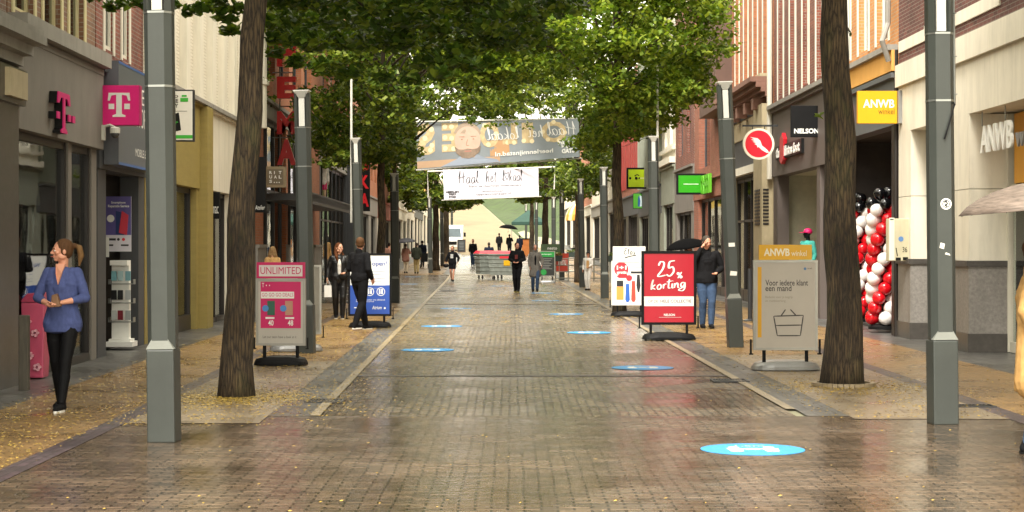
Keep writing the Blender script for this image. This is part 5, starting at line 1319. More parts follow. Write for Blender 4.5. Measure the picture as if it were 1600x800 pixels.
# ---------------- banners ----------------
def P3(px, py, Z): return Vector((X(px, Z), Z, H(py, Z)))
T = thing('street_banner', 'large upper banner over the street seen from behind, bearded man and mirrored lettering', 'banner', tuple(P3(780, 262, 78)))
q = QF(P3(652, 265, 76), P3(906, 245, 79), P3(904, 186, 79), P3(650, 192, 76), .02)
def bmat(name, a, b): return mat(name, a, .6, var=.1, sc_=.9)
mb = MB(); q.sheet(mb); mb.build('cloth', mat('banner_slate', '#868e92', .6, var=.18, sc_=.5), T, smooth=True)
tan_ = colmat('#b9926a', .6)
def bsheet(u0, u1, v0, v1, d, m, name, nu=8):
    mb = MB(); k0 = [q.p(u0 + (u1 - u0) * i / nu, v, d) for v in (v0, v1) for i in range(nu + 1)]; mb.add(k0, [(i, i + 1, nu + 2 + i, nu + 1 + i) for i in range(nu)]); mb.build(name, m, T)
bsheet(.0, .5, .02, .17, .004, colmat('#b99a7c', .6), 'wooden_ledge'); bsheet(.44, .56, .18, .55, .004, tan_, 'wooden_post')
bulb = mat('banner_bulb_letters', '#c2ad84', .6, var=.2, sc_=6)
mb = MB(); q.text(mb, 'S', .0, .11, .3, .98, .007, bold=.06, mirror=True); q.text(mb, 'E', .15, .25, .34, .98, .007, bold=.06, mirror=True); q.text(mb, 'O', .38, .5, .38, .98, .007, bold=.05, mirror=True); q.text(mb, 'L', .52, .61, .44, .94, .007, bold=.06, mirror=True); q.text(mb, 'I', .64, .71, .44, .94, .007, bold=.02, mirror=True); q.text(mb, 'O', .76, .92, .42, .96, .006, bold=.03, mirror=True); build_split(mb, 'bulb_letter', bulb, T)
mb = MB()
for (u, v) in ((.02, .9), (.05, .93), (.09, .85), (.05, .66), (.09, .5), (.08, .4), (.03, .36), (.17, .9), (.21, .9), (.17, .66), (.21, .64), (.17, .42), (.22, .4), (.41, .9), (.48, .7), (.43, .45), (.55, .48), (.59, .47), (.65, .5), (.7, .48), (.77, .7), (.8, .5), (.87, .46), (.91, .66), (.84, .94)): q.disc(mb, u, v, .11, .009, .011, 10)
build_split(mb, 'bulb_dot', mat('banner_bulbs', '#e3d4ac', .6, var=.02), T)
mb = MB(); q.poly(mb, [(.14, .02), (.24, .17), (.275, .28), (.34, .28), (.4, .17), (.48, .1), (.5, .03)], .010, .012); mb.build('shirt', colmat('#96a0ae', .6), T)
mb = MB(); q.disc(mb, .305, .58, .6, .013, .015, 28, ry=.62); q.rect(mb, .265, .345, .18, .4, .0125, .0135); mb.build('face', mat('banner_skin', '#c8aa98', .6, var=.12, sc_=1.2), T)
mb = MB(); q.disc(mb, .305, .64, .66, .0127, .0137, 24, ry=.68, a0=.2, a1=PI - .2); mb.build('hair', colmat('#a59380', .6), T)
mb = MB(); q.poly(mb, [(.225, .45), (.235, .3), (.27, .19), (.305, .16), (.34, .19), (.375, .3), (.385, .45), (.36, .38), (.33, .37), (.305, .39), (.28, .37), (.25, .38)], .016, .018); mb.build('beard', mat('banner_beard', '#8a7868', .6, var=.3, sc_=4), T)
mb = MB(); q.rect(mb, .285, .325, .315, .34, .019, .02); mb.build('mouth', colmat('#b47a6c', .6), T)
mb = MB()
for u in (.27, .34): q.disc(mb, u, .6, .04, .016, .018, 10, ry=.02); q.rect(mb, u - .017, u + .017, .655, .665, .016, .017)
q.stroke(mb, [(.305, .6), (.296, .47), (.312, .46)], .02, .016)
mb.build('eyes_and_nose', colmat('#9a7058', .6), T)
mb = MB(); script_text(q, mb, 'Haal', .975, .6, .66, .04, .022, mirror=True); script_text(q, mb, 'het', .77, .58, .58, .04, .022, mirror=True); script_text(q, mb, 'lokaal', .62, .55, .58, .04, .022, mirror=True); mb.build('script_lettering', M_white, T)
mb = MB(); q.text(mb, 'heerlenmijnstad.nl', .47, .83, .13, .27, .022, bold=.02, mirror=True); mb.build('web_lettering', M_white, T)
mb = MB(); q.text(mb, 'HEERLEN', .865, .985, .36, .46, .022, bold=.05, mirror=True); q.text(mb, 'MIJN', .885, .96, .25, .35, .022, bold=.05, mirror=True); q.text(mb, 'STAD', .885, .965, .12, .24, .022, bold=.06, mirror=True); mb.build('city_logo', M_white, T)
for (a, za), (b_, zb_) in ((((618, 191), 75.5), ((912, 185), 79.2)), (((650, 266), 76), ((930, 246), 79.5))):
    mb = MB(); mb.tube([P3(*a, za), P3(*b_, zb_)], .03, 8); mb.build('rod', M_lamp, T)
mb = MB()
for a, b_ in (((618, 191), (560, 150)), ((930, 246), (1010, 215)), ((912, 185), (1010, 140))): mb.tube([P3(*a, 77), P3(*b_, 82)], .012, 5)
build_split(mb, 'cable', M_steel, T)
# lower white banner in its portal frame
T = thing('street_banner', 'white lower banner reading Haal het lokaal hung in a thin white portal frame', 'banner', tuple(P3(768, 310, 100)))
q2 = QF(P3(694, 312, 99), P3(842, 306, 101), P3(841, 262, 101), P3(692, 265, 99), .02)
mb = MB(); q2.sheet(mb); mb.build('cloth', mat('banner_white', '#dedde6', .6, var=.03, sc_=.6), T, smooth=True)
bk = colmat('#2b2b30', .6)
mb = MB(); script_text(q2, mb, 'Haal', .155, .52, .68, .04, .012, xs=.85); script_text(q2, mb, 'het', .44, .55, .62, .04, .012, xs=.85); script_text(q2, mb, 'lvkaal', .615, .56, .62, .035, .012, xs=.72); mb.build('script_lettering', bk, T)
mb = MB(); q2.text(mb, 'Steun de Heerlense ondernemers', .26, .81, .38, .45, .01); q2.text(mb, '#haalhetlokaal', .4, .62, .2, .26, .01); q2.text(mb, 'heerlenmijnstad.nl', .33, .7, .07, .17, .01); mb.build('small_lettering', bk, T)
mb = MB(); q2.text(mb, 'HEERLEN', .02, .155, .21, .28, .01, bold=.05); q2.text(mb, 'MIJN', .05, .125, .13, .2, .01, bold=.05); q2.text(mb, 'STAD', .05, .125, .04, .12, .01, bold=.06); mb.build('city_logo', bk, T)
mb = MB(); mb.tube([P3(669, 308, 100.5), P3(668, 268, 100.5), P3(867, 261, 100.5), P3(866, 296, 100.5)], .045, 8); mb.build('portal_frame', M_lamp, T)
mb = MB(); mb.tube([P3(690, 313, 99), P3(846, 307, 101)], .03, 6); mb.build('rod', M_lamp, T)

# ---------------- balloons ----------------
M_br = mat('balloon_red', '#c4101c', .18, var=.03); M_bw = mat('balloon_white', '#e3dcd8', .22, var=.02); M_bb = mat('balloon_black', '#0e0e10', .15, var=.02)
def balloon_mb(c, d, r=.115):
    mb = MB(); dv = Vector(d).normalized()
    prof = [(.0, -1.25), (.12, -1.2), (.06, -1.12), (.35, -.95), (.68, -.62), (.9, -.2), (1.0, .2), (.93, .6), (.7, .88), (.4, 1.02), (.0, 1.08)]
    rot = dv.to_track_quat('Z', 'Y').to_matrix(); n = 14; vs = []; fs = []
    for (q_, z) in prof: vs += [Vector(c) + rot @ Vector((q_ * r * math.cos(2 * PI * k / n), q_ * r * math.sin(2 * PI * k / n), z * r)) for k in range(n)]
    fs = [(i * n + k, i * n + (k + 1) % n, (i + 1) * n + (k + 1) % n, (i + 1) * n + k) for i in range(len(prof) - 1) for k in range(n)]
    mb.add(vs, fs); return mb
T = thing('balloon_column', 'spiral column of red and white balloons topped with black ones, right one nearest the white box', 'balloons', (0, 0, 0), 0, 'balloon columns at the ochre house door')
rbn = random.Random(5)
for L_ in range(12):
    for k in range(4):
        an = k * PI / 2 + L_ * .5; red_ = (k + (0)) % 2 == 0
        c = (.19 * math.cos(an), .19 * math.sin(an), .22 + L_ * .185); mb = balloon_mb(c, (math.cos(an), math.sin(an), rbn.uniform(-.2, .2)), .135 * rbn.uniform(.92, 1.06)); mb.build('balloon', M_br if red_ else M_bw, T, smooth=True)
for c, d in (((-.2, 0, 2.38), (-1, 0, .2)), ((.2, .02, 2.38), (1, 0, .2)), ((0, -.18, 2.36), (0, -1, .2)), ((0, .18, 2.4), (0, 1, .3)), ((-.06, -.02, 2.55), (-.3, 0, 1)), ((.12, .05, 2.57), (.4, .2, 1)), ((.28, -.1, 2.42), (1, -.4, .3))):
    mb = balloon_mb(c, d, .12); mb.build('balloon', M_bb, T, smooth=True)
mb = MB(); mb.lathe([(.28, 0), (.28, .05), (.22, .09), (.05, .1), (.02, .12), (.02, 2.4)], n=20); mb.build('stand', M_black, T)
T.location = (X(1380, 34.0), 34.0, .07)
dup(T, (X(1344, 37.6), 37.6, .07), 1.3, 'spiral column of red and white balloons half hidden behind the big right trunk', 'balloon columns at the ochre house door')

# meter box with stickers
T = thing('utility_box', 'cream utility box with stickers mounted at the corner of the arcade pillar', 'box', (X(1403, 31.7), 31.7, 1.38))
x0, x1 = X(1387, 31.7), X(1420, 31.7)
mb = MB(); mb.box(x0, x1, 31.6, 31.85, 1.38, 2.13); o = mb.build('cabinet', mat('box_cream', '#bdb598', .5, var=.08, dirt=.3), T); bevel(o, .01)
fr = Fr((x0, 31.598, 1.38), (1, 0, 0), (0, 0, 1), x1 - x0, .78)
mb = MB(); fr.rect(mb, .02, .26, .02, .98, 0, .004); mb.build('side_strip', P_creamw, T)
mb = MB(); fr.poly(mb, [(.32, .3), (.36, .3), (.42, .12), (.38, .1)]); fr.rect(mb, .32, .56, .01, .08); fr.rect(mb, .66, .9, .02, .09); fr.text(mb, '36', .64, .86, .2, .32); fr.rect(mb, .05, .22, .93, .95, .005, .006); build_split(mb, 'dark_sticker', M_black2, T) if False else mb.build('dark_stickers', M_black2, T)
mb = MB(); fr.disc(mb, .57, .5, .045); mb.build('blue_sticker', colmat('#5b7fb0'), T)
mb = MB(); mb.box(x1, x1 + .12, 31.7, 31.76, 1.6, 1.65); mb.box(x1, x1 + .12, 31.7, 31.76, 1.9, 1.95); build_split(mb, 'bracket', P_darkfr, T)

# left shop things: pink bin, display stand, poster
Zb = 22.2; xb = X(58, Zb)
T = thing('waste_bin', 'pink tapered plastic bin with pale flower prints at the phone shop window', 'bin', (xb, Zb, .01))
mb = MB(); mb.hexa([(xb - .13, Zb - .14, .02), (xb + .11, Zb - .14, .02), (xb + .11, Zb + .14, .02), (xb - .13, Zb + .14, .02), (xb - .16, Zb - .17, .95), (xb + .14, Zb - .17, .95), (xb + .14, Zb + .17, .95), (xb - .16, Zb + .17, .95)]); o = mb.build('body', colmat('#c2506e', .4, var=.1), T); bevel(o, .02)
mb = MB(); mb.hexa([(xb - .17, Zb - .18, .955), (xb + .15, Zb - .18, .955), (xb + .15, Zb + .18, .955), (xb - .17, Zb + .18, .955), (xb - .1, Zb - .12, 1.06), (xb + .1, Zb - .12, 1.08), (xb + .1, Zb + .12, 1.08), (xb - .1, Zb + .12, 1.06)]); o = mb.build('lid', colmat('#a83a58', .4), T); bevel(o, .015)
fr = Fr((xb - .13, Zb - .172, .02), (1, 0, 0), (0, -.02, 1), .26, .93); mb = MB()
for u, v in ((.6, .6), (.35, .3), (.7, .15), (.25, .75)):
    for k in range(5): fr.disc(mb, u + .12 * math.cos(k * 1.257), v + .034 * math.sin(k * 1.257), .018, -.012, .035, 8)
mb.build('flower_print', colmat('#e3a7b4'), T)
Zd = 28.35; xd = X(190, Zd)
T = thing('display_stand', 'white accessory stand hung with phone cases in the repair shop doorway', 'display stand', (xd, Zd, .06))
mb = MB(); mb.box(xd - .21, xd + .21, Zd - .2, Zd + .2, .06, .14); mb.box(xd - .17, xd + .17, Zd - .16, Zd + .16, .14, .18); mb.build('foot', M_white, T)
mb = MB(); mb.box(xd - .15, xd + .12, Zd - .03, Zd + .12, .18, 1.42); mb.box(xd - .15, xd + .12, Zd - .16, Zd - .03, 1.34, 1.42); mb.build('column', M_white, T)
for k, (u, z, m) in enumerate([(u, z, m) for z, ms in ((1.12, ('#7fb3bd', '#a8c4c8', '#78a5b0')), (.82, ('#1d1d20', '#26262a', '#b0b5b8')), (.5, ('#c0c4c2', '#7a2430', '#9aa0a0'))) for u, m in zip((-.1, .0, .12), ms)]):
    mb = MB(); mb.box(xd + u - .04, xd + u + .04, Zd - .1, Zd - .07, z - .02, z + .13); mb.build('phone_case', colmat(m), T)
mb = MB()
for z in (1.1, .8, .5): mb.box(xd - .2, xd + .2, Zd - .064, Zd - .05, z - .06, z - .045); mb.box(xd - .2, xd - .19, Zd - .064, Zd + .1, z - .06, z + .02); mb.box(xd + .19, xd + .2, Zd - .064, Zd + .1, z - .06, z + .02)
build_split(mb, 'rack_rail', M_steel, T)
Zp = 28.75
T = thing('poster', 'violet phone repair poster with a red phone picture in the repair shop doorway', 'poster', (X(184, Zp), Zp, H(393, Zp)))
fr = Fr((X(165, Zp), Zp, H(393, Zp)), (1, 0, 0), (0, 0, 1), 40 * Zp / F, 86 * Zp / F)
mb = MB(); fr.rect(mb, 0, 1, 0, 1, -.012, 0); mb.build('sheet', colmat('#d7d5de', .4), T)
mb = MB(); fr.rect(mb, 0, 1, .3, 1, .001, .003); mb.build('violet_field', colmat('#5c5490', .4), T)
mb = MB(); fr.text(mb, 'Smartphone', .22, .78, .86, .91, .004, bold=.02); fr.text(mb, 'Reparatie Service', .1, .92, .79, .85, .004, bold=.02); fr.disc(mb, .2, .6, .06, .004, .006, 20); mb.build('lettering', M_white, T)
mb = MB(); fr.poly(mb, [(.4, .32), (.72, .3), (.72, .7), (.4, .74)], .004, .008); mb.build('phone_back', colmat('#2c3b6a'), T)
mb = MB(); fr.poly(mb, [(.52, .34), (.84, .3), (.9, .66), (.64, .74)], .009, .012); mb.build('phone_front', colmat('#c23a4a'), T)
mb = MB(); fr.rect(mb, .08, .4, .2, .24, .001, .003); fr.disc(mb, .5, .22, .022, .001, .003); fr.rect(mb, .1, .3, .1, .13, .001, .003); fr.rect(mb, .6, .9, .1, .13, .001, .003); mb.build('maker_marks', bk, T)
mb = MB(); fr.disc(mb, .7, .22, .025, .001, .003); mb.build('red_mark', redi, T)
mb = MB(); fr.rect(mb, -.1, .14, -.1, .26, .01, .014); mb.build('paper_notice', M_white, T)

# waste containers
def container(label, px, py, Zc, yaw):
    x = X(px, Zc); T = thing('waste_container', label, 'waste container', (0, 0, 0), 0, 'galvanised waste containers with red lids')
    gal = mat('galvanised', '#8a9088', .5, metal=.35, var=.2, sc_=6)
    mb = MB(); a, b, c, d = .6, .45, .68, .53
    mb.hexa([(-a, -b, .25), (a, -b, .25), (a, b, .25), (-a, b, .25), (-c, -d, 1.2), (c, -d, 1.2), (c, d, 1.2), (-c, d, 1.2)]); mb.build('body', gal, T)
    mb = MB()
    for z in (.42, .62, .82, 1.0):
        q_ = (z - .25) / .95; mb.box(-(a + .08 * q_) - .02, (a + .08 * q_) + .02, -(b + .08 * q_) - .02, (b + .08 * q_) + .02, z, z + .045)
    build_split(mb, 'rib', gal, T)
    mb = MB(); mb.box(-.72, .72, -.57, .57, 1.2, 1.26); mb.build('rim', gal, T)
    mb = MB(); mb.hexa([(-.71, -.56, 1.262), (.71, -.56, 1.262), (.71, .56, 1.262), (-.71, .56, 1.262), (-.6, -.4, 1.37), (.6, -.4, 1.37), (.6, .45, 1.4), (-.6, .45, 1.4)]); mb.build('lid', colmat('#b8283a', .4), T)
    mb = MB()
    for sx in (-1, 1):
        for sy in (-1, 1): mb.tube([(sx * .48 - .025, sy * .36, .11), (sx * .48 + .025, sy * .36, .11)], .1, 12)
    build_split(mb, 'wheel', M_black2, T)
    mb = MB()
    for sx in (-1, 1): mb.tube([(sx * .74, -.2, 1.1), (sx * .8, -.2, 1.1), (sx * .8, .2, 1.1), (sx * .74, .2, 1.1)], .02, 6)
    build_split(mb, 'trunnion', gal, T)
    mb = MB(); mb.box(.05, .35, -.527, -.52, .7, .95); mb.build('yellow_label', colmat('#d8a416'), T)
    mb = MB(); mb.box(-.15, .45, -.545, -.54, 1.04, 1.14); mb.build('red_label', redi, T)
    T.location = (x, Zc, ground_h(Zc)); T.rotation_euler = (0, 0, yaw); return T
container('galvanised waste container with red lid on the left of the pair', 766, 437, 87.5, R(15))
container('galvanised waste container with red lid and yellow label, right of the pair', 787, 437, 86.0, R(-5))

# terrace railing with planters and boards
M_rail = mat('rail_grey', '#9a9a90', .45, metal=.5, var=.1)
def railing(label, x0, x1, Y, n):
    g = ground_h(Y); T = thing('railing', label, 'railing', ((x0 + x1) / 2, Y, g), 0, 'metal terrace railings')
    mb = MB()
    for z in (.15, .45, .75, 1.05): mb.tube([(x0, Y, g + z), (x1, Y, g + z)], .025, 6)
    build_split(mb, 'rail', M_rail, T)
    mb = MB()
    for k in range(n + 1): xx = x0 + (x1 - x0) * k / n; mb.box(xx - .03, xx + .03, Y - .03, Y + .03, g, g + 1.1)
    build_split(mb, 'post', M_rail, T); return T
railing('metal terrace railing between the menu board and the lamp post', X(868, 83), X(948, 83), 83, 4)
railing('metal terrace railing farther back, from the green tent to the tree', X(826, 100), X(905, 100), 100, 4)
for px, Zq, lab in ((870, 82.6, 'dark planter box hung on the railing behind the green menu board'), (893, 99.6, 'dark planter box on the farther railing'), (957, 80, 'green planter box behind the lamp post left of the pharmacy board')):
    x = X(px, Zq); g = ground_h(Zq); T = thing('planter', lab, 'planter', (x, Zq, g + .9), 0, 'planter boxes on the terrace')
    mb = MB(); mb.hexa([(x - .22, Zq - .12, g + .93), (x + .22, Zq - .12, g + .93), (x + .22, Zq + .12, g + .93), (x - .22, Zq + .12, g + .93), (x - .28, Zq - .15, g + 1.2), (x + .28, Zq - .15, g + 1.2), (x + .28, Zq + .15, g + 1.2), (x - .28, Zq + .15, g + 1.2)]); mb.build('box', mat('planter_green', '#2f3d38', .5), T)
    mb = leaf_cloud([(x + dx, Zq, g + 1.28, .14, .12, .1, 1) for dx in (-.15, 0, .15)], 60, .07, rb, heart=False); leaf_obj(mb, 'plant', M_leaf_far, T)
mb = MB(); xq, Zq = X(957, 80), 80; mb.box(xq - .15, xq + .15, Zq - .1, Zq + .1, 0, .925); tag(mb.build('plinth', M_rail, root=(xq, Zq, 0)), 'grey plinth carrying the green planter behind the pharmacy board lamp post', 'plinth')
for px, py, Zq, w_, h_, c, lab, name in ((860, 388, 84, .9, .4, '#4c5f42', 'green banner panel on the terrace railing with white lettering', 'railing_banner'), (876, 410, 84.5, .75, .85, '#c4402f', 'orange red panel behind the green menu board', 'railing_banner')):
    x = X(px, Zq); z = H(py, Zq); fr = Fr((x - w_ / 2, Zq, z - h_ / 2), (1, 0, 0), (0, 0, 1), w_, h_); T = thing(name, lab, 'banner panel', (x, Zq, z - h_ / 2))
    mb = MB(); fr.rect(mb, 0, 1, 0, 1, -.02, 0); mb.build('panel', colmat(c), T)
    mb = MB(); fr.text(mb, 'nesto' if c == '#4c5f42' else 'menu', .35, .85, .35, .65, .003, bold=.02); mb.build('lettering', M_white, T)
    mb = MB(); fr.rect(mb, .02, .06, -h_ * 0 - (z - h_ / 2 - ground_h(Zq)) / h_, 0, -.03, -.01); fr.rect(mb, .94, .98, -(z - h_ / 2 - ground_h(Zq)) / h_, 0, -.03, -.01); build_split(mb, 'leg', M_rail, T)
# wooden counter and green tent
Zq = 150; x = X(822, Zq); g = ground_h(Zq)
T = thing('market_counter', 'orange wooden counter below the green tent', 'counter', (x, Zq, g)); mb = MB(); mb.box(x - .35, x + .35, Zq - .4, Zq + .4, g, g + 1.35); mb.build('body', mat('counter_wood', '#a8642c', .6), T); mb = MB(); mb.box(x - .42, x + .42, Zq - .45, Zq + .45, g + 1.352, g + 1.42); mb.build('top', M_darkfr if 'M_darkfr' in globals() else M_black, T)
Zq = 158; x = X(826, Zq); g = ground_h(Zq)
T = thing('market_tent', 'dark green pointed market tent right of the ramp', 'tent', (x, Zq, g))
zt_ = H(328, Zq); ze = H(347, Zq); hw = 1.5
mb = MB(); mb.add([(x - hw, Zq - hw, ze), (x + hw, Zq - hw, ze), (x + hw, Zq + hw, ze), (x - hw, Zq + hw, ze), (x, Zq, zt_)], [(0, 1, 4), (1, 2, 4), (2, 3, 4), (3, 0, 4)])
for s in (-1, 1): mb.box(x - hw, x + hw, Zq + s * hw - .01, Zq + s * hw + .01, ze - .25, ze - .003); mb.box(x + s * hw - .01, x + s * hw + .01, Zq - hw + .011, Zq + hw - .011, ze - .25, ze - .003)
mb.build('canopy', mat('tent_green', '#1f4238', .7), T)
mb = MB()
for sx in (-1, 1):
    for sy in (-1, 1): mb.box(x + sx * hw - .03, x + sx * hw + .03, Zq + sy * hw - .03 - .05 * sy, Zq + sy * hw + .03 - .05 * sy, g, ze - .26)
build_split(mb, 'leg', M_rail, T)
# delivery van
Zv = 168; xv = X(707, Zv); g = ground_h(Zv)
T = thing('delivery_van', 'white delivery van parked left of the pale ramp', 'van', (xv, Zv, g))
f = lambda u, v, d: (xv + d, Zv + u, g + v)
prof = [(0, .35), (0, 1.0), (.75, 1.25), (1.35, 2.15), (1.7, 2.45), (5.2, 2.5), (5.3, .35)]
mb = MB(); mb.prism(prof, f, -.95, .95); o = mb.build('body', mat('van_white', '#e4e4e0', .3, var=.03, coat=.5), T); bevel(o, .06, 3)
mb = MB(); mb.add([(xv - .8, Zv + .78, g + 1.33), (xv + .8, Zv + .78, g + 1.33), (xv + .72, Zv + 1.3, g + 2.12), (xv - .72, Zv + 1.3, g + 2.12)], [(0, 1, 2, 3)]); mb.build('windscreen', mat('van_glass', '#3a4a50', .08), T)
mb = MB(); [mb.box(xv + s * .62 - .15, xv + s * .62 + .15, Zv - .03, Zv + .02, g + .75, g + .95) for s in (-1, 1)]; build_split(mb, 'headlight', M_lamp, T)
mb = MB(); mb.box(xv - .4, xv + .4, Zv - .03, Zv + .02, g + .6, g + .9); mb.build('grille', M_black2, T)
mb = MB(); [mb.tube([(xv + s * .82 - .1, Zv + q_, g + .33), (xv + s * .82 + .1, Zv + q_, g + .33)], .33, 16) for s in (-1, 1) for q_ in (.9, 4.2)]; build_split(mb, 'wheel', M_black2, T)
mb = MB(); [mb.box(xv + s * 1.12 - .1, xv + s * 1.12 + .1, Zv + 1.0, Zv + 1.1, g + 1.35, g + 1.75) for s in (-1, 1)]; build_split(mb, 'mirror', M_black2, T)
# ---------------- people ----------------
def capsule(mb, a, b, ra, rb_, n=14):
    a, b = Vector(a), Vector(b); d = (b - a)
    if d.length < 1e-5: return mb.ball(a, ra, n, 8)
    dn = d.normalized(); pts = []; rs = []
    for k in range(5): t = PI / 2 * k / 4; pts.append(a - dn * ra * math.cos(t) * .98); rs.append(max(.0015, ra * math.sin(t)))
    for k in range(1, 5): t = PI / 2 * k / 4; pts.append(b + dn * rb_ * math.sin(t) * .98); rs.append(max(.0015, rb_ * math.cos(t)))
    return mb.tube(pts, rs, n)
def chain(mb, pts, rs, n=14):
    for i in range(len(pts) - 1): capsule(mb, pts[i], pts[i + 1], rs[i], rs[i + 1], n)
def fuse(mb, name, m, parent, voxel=.009, smooth=2, M=None):
    """melt overlapping closed shapes into one continuous surface"""
    me = bpy.data.meshes.new('tmp'); me.from_pydata([tuple(v) for v in mb.v], [], mb.f); me.update()
    bm = bmesh.new(); bm.from_mesh(me); bmesh.ops.recalc_face_normals(bm, faces=bm.faces); bm.to_mesh(me); bm.free()
    o = bpy.data.objects.new('tmp', me); link(o)
    r = o.modifiers.new('r', 'REMESH'); r.mode = 'VOXEL'; r.voxel_size = voxel; r.use_smooth_shade = True
    s = o.modifiers.new('s', 'SMOOTH'); s.factor = .5; s.iterations = smooth
    bpy.context.view_layer.update(); dg = bpy.context.evaluated_depsgraph_get()
    m2 = bpy.data.meshes.new_from_object(o.evaluated_get(dg)); m2.name = name
    bpy.data.objects.remove(o); bpy.data.meshes.remove(me)
    m2.materials.clear()
    for x in (m if isinstance(m, (list, tuple)) else [m]): m2.materials.append(x)
    for p in m2.polygons: p.use_smooth = True
    ob = link(bpy.data.objects.new(name, m2)); ob.parent = parent; KIDS.setdefault(parent.name, []).append(ob); return ob
def cloth(name, col, rough=.85, wr=.35):
    if name in MATS: return MATS[name]
    m, nt, p, o = base(name); c = srgb(col)
    mp = coords(nt, 1, 1, .6); n = noise(nt, mp, 7, 3, .5); n2 = noise(nt, mp, 30, 3, .6)
    r = ramp(nt, n2.outputs[0], [(.3, tuple(x * .85 for x in c)), (.7, tuple(min(1, x * 1.15) for x in c))])
    nt.links.new(r.outputs[0], p.inputs['Base Color']); p.inputs['Roughness'].default_value = rough; p.inputs['Specular IOR Level'].default_value = .15 if rough > .6 else .45
    bump(nt, n.outputs[0], p, wr, .04); MATS[name] = m; return m
def skinm(name, col):
    if name in MATS: return MATS[name]
    m = mat(name, col, .5, var=.06, sc_=8); return m
SK = skinm('skin_light', '#c98f74'); SK2 = skinm('skin_fair', '#d3a084')
def hairm(name, col): return mat(name, tuple(c * .55 for c in srgb(col)), .7, spec=.15, var=.35, sc_=30, stretch=(3, 3, .6), bmp=.4, bscale=20)
H_brown = hairm('hair_brown', '#5a3d28'); H_dark = hairm('hair_dark', '#2b2019'); H_blond = hairm('hair_blond', '#8f6c45'); H_grey = hairm('hair_grey', '#574e45'); H_red = hairm('hair_auburn', '#7a4a2c'); H_pale = hairm('hair_pale', '#cfa878')
